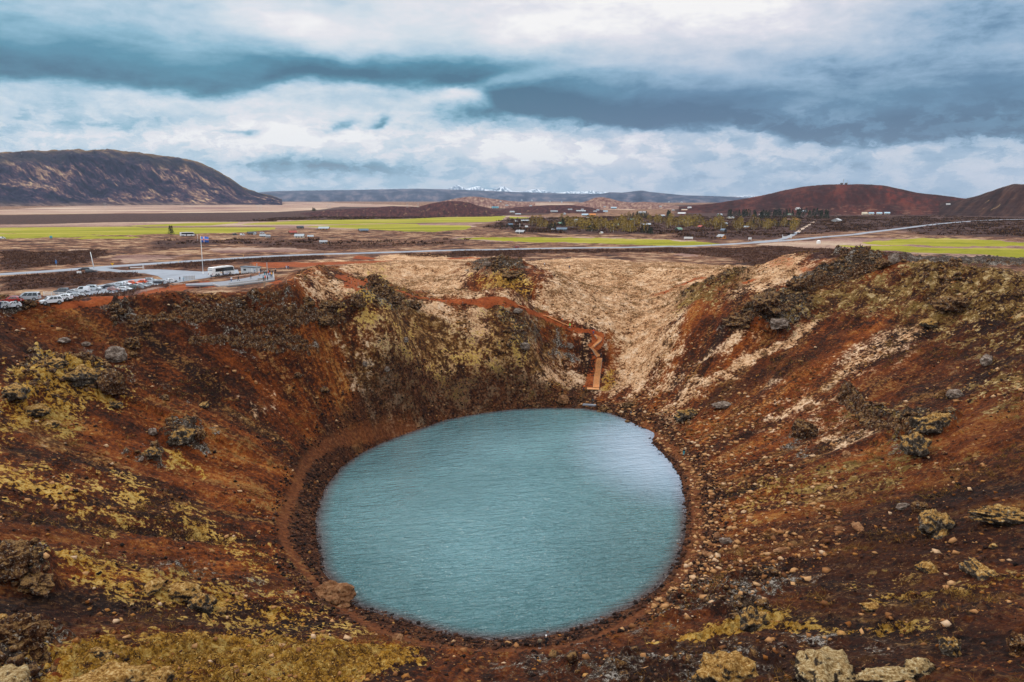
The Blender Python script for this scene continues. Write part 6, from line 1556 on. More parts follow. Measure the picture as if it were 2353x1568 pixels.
def house(fn, x, y, wpx, rc, wc, label, rel=0.0, h=4.6, asp=.62, group=None, name='house', hp=None):
    v = sight(fn(x, y)); sc = {C3: 2.139, C4: 2.353, C5: 2.353, C6: 2.941, C7: 2.956}[fn]
    w = metres(wpx / sc / 1.74076, v); v.z -= .2
    o = put_tree(HP, 'house', v, face(v, rel)); o.name = name
    ww = w / (abs(math.cos(R(rel))) + asp * abs(math.sin(R(rel))))
    hh = metres(hp / sc / 1.74076, v) if hp else min(h, ww * .55); hh = max(hh, 2.6)
    o.scale = (ww, ww * asp, hh); tag(o, label, 'house', group)
    for ch in o.children:
        n = ch.name.split('.')[0]
        if n == 'roof': setmat(ch, wm_(rc, HC[rc]))
        if n == 'wall': setmat(ch, wm_(wc, HC[wc]))
    return o
H_ = [(C4, 252, 468, 82, 'blackroof', 'brown', 'brown cabin with black roof, leftmost of the near farm row', 12, 30), (C4, 280, 468, 28, 'pale', 'white', 'small white gable shed touching the leftmost brown cabin', 80, 22),
      (C4, 637, 463, 76, 'red', 'brown', 'brown cabin with red roof behind the white roofed one', 20, 34), (C4, 703, 500, 92, 'pale', 'cream', 'cream walled house with white roof below the red roofed cabin', -15, 40),
      (C4, 805, 498, 52, 'pale', 'orange', 'small orange shed with white roof right of the cream house', 0, 27), (C4, 708, 411, 64, 'blackroof', 'dark', 'black cabin on the rise at the edge of the green field', 15, 26),
      (C4, 933, 424, 100, 'pale', 'orange', 'long house with bright white roof and orange walls by the green field', -12, 32), (C4, 1302, 441, 94, 'slate', 'brown', 'brown cabin with blue grey roof alone below the green field', 15, 30),
      (C4, 356, 490, 54, 'pale', 'slate', 'low dark shed with white roof between the two near farm groups', 0, 20), (C4, 405, 496, 42, 'grey', 'grey', 'low grey shed right of the white roofed low shed', 0, 14),
      (C4, 926, 550, 68, 'grey', 'grey', 'grey box-like shed in the heath above the main road', 0, 24),
      (C3, 437, 846, 18, 'teal', 'green', 'tiny green hut at the lower edge of the left field', 0, 14),
      (C5, 568, 482, 50, 'slate', 'dark', 'dark cabin with blue grey roof among dark bushes left of the woods', 25, 28), (C5, 706, 438, 72, 'pale', 'cream', 'white roofed cream house right of the field corner', 5, 16),
      (C5, 1036, 469, 46, 'green', 'dark', 'dark cabin with green roof beside a conifer', 35, 26), (C5, 1178, 442, 62, 'pale', 'lblue', 'pale blue grey house with white roof in the middle of the woods', 15, 28),
      (C5, 1326, 501, 42, 'lblue', 'dark', 'dark cabin with pale roof among conifers below the woods', 35, 28), (C5, 1562, 482, 50, 'green', 'white', 'white gabled cabin with green roof in the yellow birches', 60, 28),
      (C5, 1846, 478, 80, 'pale', 'brown', 'long brown cabin with white roof in the birch wood', 3, 24), (C5, 1053, 526, 96, 'slate', 'dark', 'long dark blue house with porch in front of the woods', -6, 32),
      (C5, 664, 553, 92, 'grey', 'brown', 'dark brown cabin with grey roof next to two poles', -25, 36), (C5, 1424, 556, 34, 'white', 'cream', 'tiny cream cabin with white roof below the birches', 60, 24),
      (C5, 1308, 411, 45, 'pale', 'grey', 'grey cabin with pale roof behind the first birches', 5, 15), (C5, 1726, 429, 60, 'green', 'cream', 'cream cabin with flat green roof in the bare trees', 5, 17),
      (C5, 2152, 529, 68, 'green', 'dark', 'black and white gabled cabin with green roof before the right birches', 55, 36), (C5, 2200, 446, 42, 'blue', 'dark', 'dark cabin with bright blue roof in the right birches', 30, 25),
      (C5, 2182, 376, 70, 'white', 'red', 'red walled house with white roof above the right birches', -10, 24), (C5, 1990, 394, 60, 'pale', 'grey', 'grey house with pale roof left of a conifer clump', 15, 20),
      (C5, 1808, 366, 60, 'pale', 'lblue', 'white roofed pale blue house above the middle birches', 0, 22), (C5, 1270, 385, 60, 'lblue', 'white', 'white house with pale blue roof left of the bright orange house', 5, 20),
      (C5, 1343, 386, 52, 'orange', 'orange', 'plain orange house behind the woods', 0, 22), (C5, 640, 377, 52, 'pale', 'red', 'red walled white roofed house on the dark lava below the rise', 8, 15),
      (C5, 584, 357, 44, 'pale', 'cream', 'pale house on the slope of the dark lava rise', 15, 18), (C5, 1232, 347, 84, 'pale', 'white', 'long white farm building in the centre of the plain', 4, 15),
      (C5, 1463, 352, 40, 'lblue', 'white', 'white farmhouse with pale blue roof right of the long farm building', 0, 16), (C5, 1076, 376, 30, 'pale', 'white', 'narrow white gabled house left of the pale blue roofed house', 70, 20),
      (C5, 980, 349, 62, 'pale', 'grey', 'grey and white farm buildings on the low dark rise', 0, 13), (C5, 425, 315, 60, 'teal', 'white', 'white house with turquoise roof on the dark lava rise', 0, 16),
      (C5, 1676, 520, 42, 'grey', 'brown', 'small brown cabin hidden in the lower birches', 35, 18), (C5, 720, 497, 26, 'white', 'white', 'tiny white hut between two dark cabins left of the woods', 0, 12), (C5, 1541, 316, 48, 'lblue', 'teal', 'turquoise farm building at the foot of the pale cone hill', 0, 14),
      (C6, 303, 746, 72, 'red', 'brown', 'brown cabin with red roof and white front by the birches', -55, 38), (C6, 570, 787, 76, 'slate', 'dark', 'dark brown gabled cabin with blue grey roof in the open heath', -50, 40),
      (C6, 547, 867, 106, 'grey', 'orange', 'orange log cabin with grey roof nearest to the main road', -45, 52), (C6, 592, 711, 50, 'pale', 'dark', 'small dark cabin with pale roof right of the birch wood', 40, 36),
      (C6, 846, 744, 70, 'pale', 'orange', 'orange cabin with white roof at the left end of the bushy trees', -30, 28), (C6, 1073, 697, 46, 'pale', 'dark', 'dark cabin with white roof between dark conifers', 40, 32),
      (C6, 1342, 656, 110, 'brown', 'tan', 'long tan building with brown roof below the conifer belt', 5, 26), (C6, 1426, 655, 36, 'orange', 'orange', 'bright orange end building right of the long tan building', 0, 25),
      (C6, 1443, 527, 56, 'white', 'white', 'white house above the conifer belt below the masts', 55, 26), (C6, 1518, 549, 70, 'pale', 'lblue', 'pale blue house right of the white house above the conifer belt', 0, 15),
      (C6, 1345, 589, 60, 'green', 'cream', 'green roofed house standing in a gap of the conifer belt', 0, 14), (C6, 1036, 591, 82, 'white', 'white', 'white roofed house sunk in the left conifer belt', 0, 14),
      (C6, 1900, 670, 104, 'white', 'white', 'white cabin with steep gable alone right of the woods', 78, 40), (C6, 526, 598, 62, 'pale', 'green', 'green house with white roof at the left end of the conifer belt', 40, 26),
      (C6, 633, 632, 50, 'pale', 'cream', 'left one of two pale gabled twin cabins', 75, 24), (C6, 672, 632, 46, 'pale', 'cream', 'right one of two pale gabled twin cabins', 75, 24),
      (C7, 466, 592, 64, 'cream', 'cream', 'beige farm building, leftmost of four below the dark tree belt', 20, 34), (C7, 546, 587, 60, 'lblue', 'cream', 'second of four pale farm buildings below the dark tree belt', 12, 27),
      (C7, 640, 587, 62, 'lblue', 'cream', 'third of four pale farm buildings below the dark tree belt', 12, 27), (C7, 733, 584, 62, 'lblue', 'cream', 'rightmost of four pale farm buildings below the dark tree belt', 12, 27),
      (C7, 1456, 473, 42, 'white', 'white', 'lone white house far right between the two hills', 0, 16), (C6, 170, 512, 42, 'white', 'white', 'white house at the left foot of the red hill', 0, 18), (C6, 110, 538, 62, 'tan', 'orange', 'orange tan long building left foot of the red hill', 0, 16)]
for (fn, x, y, w, rc, wc, lb, rel, hp) in H_: house(fn, x, y, w, rc, wc, lb, rel, hp=hp)
for (x, y, w) in ((535, 292, 28), (770, 247, 16), (475, 258, 16), (675, 245, 14), (940, 257, 14), (2255, 310, 30), (2205, 333, 50), (1392, 336, 26), (1365, 348, 34), (1130, 330, 40), (1245, 330, 24), (2100, 338, 24), (1980, 303, 22), (1455, 306, 18), (2060, 262, 14), (2180, 263, 14), (1050, 262, 12), (760, 296, 24)):
    house(C5, x, y, w, 'pale', 'white', 'tiny white farmhouse far out on the plain', 10, group='tiny far farmhouses', hp=11)
# masts on the red hill, pylons, poles
def mast(fn, x, y0, y1, label, thick=1.0):
    v = sight(fn(x, y1 + 8)); h = metres((y1 - y0) / 2.941 / 1.74076, v); e = empty('radio_mast', v, face(v)); tag(e, label, 'mast')
    b = MBd(); w = .9 * thick
    for sx, sy in ((-w, -w), (w, -w), (0, w)): b.tube((sx, sy, -2), (sx * .4, sy * .4, h), .16 * thick, n=5)
    for k in range(10):
        z = h * k / 10; s0 = 1 - .6 * k / 10; s1 = 1 - .6 * (k + 1) / 10
        b.tube((-w * s0, -w * s0, z), (w * s1, -w * s1, z + h / 10), .10, n=4)
    b.build('lattice', M['galv'], e); MBd().box((0, 0, h * .95), (1.6 * thick, 1.2, 3.0)).build('antenna', M['galv'], e); return e
mast(C6, 1980, 168, 228, 'taller radio mast on top of the red hill', 1.5); mast(C6, 2028, 180, 226, 'shorter thinner radio mast right on the red hill top', .8)
for k, (x, lb) in enumerate(((1961, 'small dark hut left of the taller mast'), (2014, 'small dark hut between the two masts'))):
    v = sight(C6(x, 234)); o = put_tree(HP, 'house', v, face(v)); o.name = 'hut'; o.scale = (7, 5, 5); tag(o, lb, 'hut')
    for ch in o.children:
        if ch.name.split('.')[0] in ('roof', 'wall'): setmat(ch, wm_('dark', HC['dark']))
pyl = None
def pylon(fn, x, y0, y1):
    v = sight(fn(x, y1)); s = {C3: 2.139, C4: 2.353, C5: 2.353}[fn]; h = metres((y1 - y0) / s / 1.74076, v); e = empty('pylon', v, face(v)); tag(e, 'slender lattice power pylon on the pale far plain', 'pylon', 'power pylons on the far plain')
    for sg in (-1, 1): MBd().tube((sg * h * .16, 0, -1), (sg * h * .10, 0, h), .35, .25, 5).build('leg', M['greywood'], e)
    MBd().box((0, 0, h * .92), (h * .62, .5, .5)).build('cross_arm', M['greywood'], e)
for q in ((C3, 1560, 545, 592), (C3, 1645, 548, 592), (C3, 2207, 555, 600), (C3, 2233, 553, 598), (C3, 900, 540, 585), (C4, 968, 182, 222), (C4, 987, 182, 222), (C4, 1717, 178, 216), (C4, 1818, 174, 212)): pylon(*q)
pole(C5, 652, 515, 558, 'pale pole in front of the dark brown cabin', r=.3, s=2.353); pole(C5, 657, 458, 500, 'second pale pole behind the dark brown cabin', r=.25, s=2.353)
pole(C4, 1562, 715, 795, 'thin pale yellow pole at the edge of the pale bowl', r=.10, m='wood', s=2.353); pole(C5, 612, 415, 445, 'white pole left of the cream house at the field corner', r=.25, s=2.353)
# ------------------------------------------------------------------ trees
def leaf_mat(name, a, b, c):
    m, p = new_mat(name); gi = X.nt.nodes.new('ShaderNodeNewGeometry'); oi = X.nt.nodes.new('ShaderNodeObjectInfo')
    n = nz(X(gi.outputs['Position']), 1.2, 3, .6); k = X(gi.outputs['Random Per Island']) * .45 + n * .35 + X(oi.outputs['Random']) * .3
    X.link(ramp(k, [(.25, a), (.52, b), (.8, c)]), p.inputs['Base Color']); p.inputs['Roughness'].default_value = .9; p.inputs['Specular IOR Level'].default_value = .1
    return m
M['birch'] = leaf_mat('birch_crown', (.09, .055, .02), (.20, .125, .03), (.36, .25, .05))
M['spruce'] = leaf_mat('spruce_crown', (.008, .013, .010), (.018, .028, .018), (.035, .045, .022))
M['bark'] = mat('bark', (.16, .12, .09), .9, var=.2)
M['birchbark'] = mat('birch_bark', (.45, .40, .34), .8, var=.2)
rng = np.random.default_rng(5)
def leaf_cloud(n, fr, size, name, m):    # fr(i) -> centre; loose small triangles
    c = np.array([fr(i) for i in range(n)]); d = rng.normal(size=(n, 3, 3)); d /= np.linalg.norm(d, axis=2, keepdims=True)
    v = (c[:, None] + d * size * rng.uniform(.6, 1.3, (n, 1, 1))).reshape(-1, 3)
    me = bpy.data.meshes.new(name); me.from_pydata(v.tolist(), [], [(3 * i, 3 * i + 1, 3 * i + 2) for i in range(n)]); me.materials.append(m); return me
def birch_c(i):
    h = rng.uniform(.15, 1); r = .30 * math.sin(math.pi * min(h ** .8, 1)) ** .6 + .03; a = rng.uniform(0, 6.28); q = r * math.sqrt(rng.uniform(.1, 1)) * (1 + .3 * math.sin(a * 3 + h * 9))
    return (q * math.cos(a), q * math.sin(a), h)
def spruce_c(i):
    h = rng.uniform(.06, 1); lay_ = (h * 9) % 1; r = .26 * (1 - h) ** .8 * (1.0 - .35 * lay_) + .015; a = rng.uniform(0, 6.28); q = r * math.sqrt(rng.uniform(.3, 1))
    return (q * math.cos(a), q * math.sin(a), h)
BM = [leaf_cloud(150, birch_c, .085, 'crown', M['birch']) for _ in range(4)]
SM = [leaf_cloud(220, spruce_c, .060, 'crown', M['spruce']) for _ in range(4)]
def trunk_mesh(m, r):
    b = MBd().tube((0, 0, -.08), (.01, 0, .55), r, r * .5, 6).tube((.01, 0, .55), (0, 0, .95), r * .5, r * .1, 6)
    for k in range(6): a = k * 1.1; b.tube((0, 0, .25 + k * .09), (math.cos(a) * .18, math.sin(a) * .18, .38 + k * .09), r * .3, r * .08, 4)
    o = b.build('trunk', m); me = o.data; bpy.data.objects.remove(o); return me
TB, TS = trunk_mesh(M['birchbark'], .022), trunk_mesh(M['bark'], .024)
def tree(kind, v, h, w, label, group, name):
    e = empty(name, (v[0], v[1], gz(v[0], v[1]) - .1), RNG.uniform(0, 6.28)); e.scale = (h * w, h * w, h); tag(e, label, 'tree', group)
    for nm, me in (('trunk', TB if kind == 'b' else TS), ('crown', RNG.choice(BM if kind == 'b' else SM))):
        c = bpy.data.objects.new(nm, me); COL.objects.link(c); c.parent = e
def scatter_poly(fn, pts, n, mind):
    w = [hit(*fn(*p))[:2] for p in pts]; a = np.array(w); out = []
    xs = a[:, 0]; ys = a[:, 1]; t = 0
    # choose by picture area so near and far parts fill evenly
    P_ = np.array([fn(*p) for p in pts]); lo = P_.min(0); hi = P_.max(0)
    while len(out) < n and t < n * 30:
        t += 1; q = (RNG.uniform(lo[0], hi[0]), RNG.uniform(lo[1], hi[1]))
        if not inside(np.array([q[0]]), np.array([q[1]]), [tuple(z) for z in P_])[0]: continue
        h_ = hit(*q); 
        if any((h_[0] - o[0]) ** 2 + (h_[1] - o[1]) ** 2 < mind * mind for o in out): continue
        out.append(h_)
    return out
nb_ = 0
for fn, pts, n, lb in ((C5, [(720, 455), (1000, 440), (1010, 505), (780, 515)], 14, 'slender ochre tree left of the long dark blue house'), (C5, [(1040, 435), (1180, 438), (1230, 520), (1100, 510)], 14, 'slender ochre tree behind the long dark blue house'),
                   (C5, [(1180, 438), (1400, 440), (1500, 500), (1320, 545), (1230, 520)], 40, 'yellow green tree around the dark cabin with pale roof'), (C5, [(1600, 400), (1880, 395), (1890, 470), (1560, 470)], 30, 'yellow green tree above the long brown cabin with white roof'),
                   (C5, [(1500, 475), (1890, 475), (1900, 555), (1500, 550)], 26, 'yellow green tree below the long brown cabin with white roof'), (C5, [(1900, 430), (2340, 425), (2340, 490), (2000, 510)], 38, 'yellow green tree round the cabin with bright blue roof'),
                   (C6, [(100, 650), (350, 645), (350, 765), (100, 720)], 13, 'yellow green tree above the red roofed cabin'), (C6, [(350, 645), (560, 640), (620, 720), (560, 770), (350, 765)], 17, 'bright yellow tree left of the small dark cabin with pale roof'),
                   (C6, [(640, 690), (850, 680), (900, 775), (650, 800)], 10, 'low yellow tree around the orange cabin with white roof'), (C6, [(850, 690), (1505, 705), (1480, 750), (900, 775)], 32, 'bushy yellow green tree in front of the dark conifer belt'), (C6, [(1350, 770), (1420, 765), (1410, 785)], 3, 'lone yellow bush-like tree beside the side road')):
    for v in scatter_poly(fn, pts, n, 3.0):
        tree('b', v, RNG.uniform(6.0, 13), RNG.uniform(.9, 1.6), lb, 'trees: ' + lb, 'birch_tree')
for fn, pts, n, h0, lb, gp_ in ((C6, [(610, 600), (900, 592), (1050, 588), (1050, 638), (800, 625), (610, 615)], 34, 13, 'dark conifer in the thinner left third of the long belt', 'conifers, left third of the long belt'),
                            (C6, [(1050, 588), (1350, 575), (1400, 570), (1400, 634), (1100, 638), (1050, 638)], 32, 13, 'dark conifer in the middle third of the long belt', 'conifers, middle third of the long belt'),
                            (C6, [(1400, 566), (1450, 560), (1800, 590), (1800, 636), (1400, 634)], 42, 14, 'tall dark conifer in the dense right third of the long belt', 'conifers, right third of the long belt'),
                            (C7, [(290, 562), (740, 560), (740, 572), (290, 574)], 40, 11, 'dark conifer in the far straight belt behind four farm buildings', 'conifers of the far straight belt'),
                            (C6, [(860, 700), (1140, 690), (1300, 700), (1500, 690), (1560, 705), (1300, 735), (900, 725)], 26, 7, 'dark conifer among the bushy trees in front of the belt', 'conifers in front of the belt'),
                            (C5, [(925, 505), (990, 500), (990, 515), (925, 518)], 6, 7, 'dark conifer left of the long dark blue house', 'conifers by the long dark blue house'), (C5, [(1270, 525), (1390, 520), (1390, 540), (1280, 540)], 10, 7, 'dark conifer around the dark cabin below the woods', 'conifers below the woods'),
                            (C5, [(1690, 400), (1880, 395), (1880, 408), (1700, 410)], 16, 10, 'dark conifer at the upper edge of the birches', 'conifers at the upper edge of the birches'), (C5, [(2020, 393), (2075, 390), (2075, 400), (2020, 402)], 9, 12, 'dark conifer in the clump right of the grey house', 'conifers right of the grey house'),
                            (C5, [(490, 490), (640, 490), (640, 502), (490, 502)], 12, 4, 'low dark conifer round the dark cabin left of the woods', 'low conifers left of the woods'), (C5, [(1050, 482), (1080, 480), (1080, 490)], 3, 10, 'dark conifer right of the green roofed cabin', 'conifers by the green roofed cabin'),
                            (C5, [(1780, 550), (1900, 545), (1900, 560)], 8, 7, 'dark conifer at the lower right of the birch wood', 'conifers low in the birch wood'), (C4, [(790, 245), (855, 243), (855, 249)], 9, 9, 'dark conifer far out at the pale plain edge', 'conifers at the pale plain edge')):
    for v in scatter_poly(fn, pts, n, 2.0): tree('s', v, h0 * RNG.uniform(.7, 1.15), RNG.uniform(1.0, 1.4), lb, gp_, 'spruce_tree')
for k, x in enumerate((272, 298)):
    v = hit(*C2(x, 136)); tree('s', v, 9, 1.3, ('left', 'right')[k] + ' one of two lone dark conifers at the field edge', None, 'spruce_tree')

# ------------------------------------------------------------------ boulders
def rock_mat(name, kind):
    m, p = new_mat(name); g_ = X.nt.nodes.new('ShaderNodeNewGeometry'); pos = X(X.nt.nodes.new('ShaderNodeTexCoord').outputs['Object'])
    wp_ = X(g_.outputs['Position']); _, _, nzv = sep(X(g_.outputs['Normal']))
    a = nz(wp_, 1.3, 6, .68); b = nz(wp_, 6, 4, .7)
    k = a * .6 + b * .4
    if kind == 'lava': c = ramp(k, [(.34, s_(24, 13, 8)), (.47, s_(66, 38, 22)), (.56, s_(122, 84, 52)), (.66, s_(178, 142, 104))]); c = mixc(nz(wp_, 2.2, 5, .85).ss(.57, .62) * .8, c, s_(226, 212, 192)); c = mixc((nzv + (a - .5) * 3.0).ss(.55, .85) * .75, c, ramp(b, [(.4, s_(96, 66, 34)), (.6, s_(178, 138, 84))]))  # tan on up-facing lava: moss patches, also light painted onto the tops
    elif kind == 'tan': c = ramp(k, [(.34, s_(92, 54, 34)), (.48, s_(152, 104, 68)), (.6, s_(196, 152, 110))]); c = mixc(nz(wp_, .5, 2).ss(.45, .6) * .5, c, s_(120, 78, 50))
    elif kind == 'grey': c = ramp(k, [(.34, s_(70, 58, 52)), (.5, s_(132, 112, 98)), (.62, s_(196, 182, 168))])
    else:
        base = ramp(k, [(.34, s_(26, 20, 18)), (.5, s_(70, 58, 46)), (.62, s_(176, 166, 152))])
        ms_ = ramp(nz(wp_, 2.4, 6, .66) * .6 + b * .4, [(.36, s_(74, 46, 22)), (.46, s_(146, 102, 44)), (.55, s_(198, 156, 90)), (.66, s_(238, 216, 168))] if kind != 'pale' else [(.36, s_(84, 60, 34)), (.46, s_(150, 118, 72)), (.55, s_(198, 172, 124)), (.66, s_(232, 218, 184))])
        lim = {'moss': .22, 'pale': .30, 'mossy': .5}[kind]
        c = mixc((nzv * .8 + (a - .5) * 3.2).ss(lim - .15, lim + .2), base, ms_)
    X.link(c, p.inputs['Base Color']); p.inputs['Roughness'].default_value = .95; p.inputs['Specular IOR Level'].default_value = .15
    X.link(bump(k, .25, 1.0), p.inputs['Normal']); return m
for k in ('lava', 'tan', 'grey', 'moss', 'mossy', 'pale'): M['rock_' + k] = rock_mat('rock_' + k, k)
def boulder(fn, x, y, wpx, kind, label, asp=(1, .8, .75), seed=0, rough=.28, sub=4, name='boulder', sink=.25, cat='rock', chunk=1.6):
    sc = {K1: 2.904, K2: 2.091, K3: 1.96, K4: 1.384, K5: 1.384, K6: 1.573, K7: 1.573}[fn]
    v = sight(fn(x, y)); w = metres(wpx / sc / 1.74076, v)
    bm = bmesh.new(); bmesh.ops.create_icosphere(bm, subdivisions=sub, radius=.5)
    off = Vector((seed * 3.7, seed * 1.9, seed * 2.3))
    for q in bm.verts:
        n = q.co.normalized(); d = mnoise.noise(n * chunk + off) * rough + mnoise.noise(n * chunk * 2.6 + off) * rough * .55 + mnoise.noise(n * 8 + off) * rough * .25 + mnoise.noise(n * 17 + off) * rough * .12
        cell = mnoise.voronoi(n * chunk * 1.3 + off)[0]; d += (cell[1] - cell[0]) * rough * .5
        q.co = n * (.5 * (1 + d * 1.2)); q.co = Vector((q.co.x * asp[0], q.co.y * asp[1], q.co.z * asp[2])) * w
        if q.co.z < -.28 * w * asp[2]: q.co.z = -.28 * w * asp[2]
    me = bpy.data.meshes.new(name); bm.to_mesh(me); bm.free(); me.materials.append(M['rock_' + kind]); me.polygons.foreach_set('use_smooth', [kind in ('moss', 'mossy', 'pale')] * len(me.polygons))
    o = bpy.data.objects.new(name, me); COL.objects.link(o); o.location = (v.x, v.y, gz(v.x, v.y) + w * asp[2] * (.28 - sink * .4)); o.rotation_euler = (0, 0, seed * 1.3); tag(o, label, cat); return o
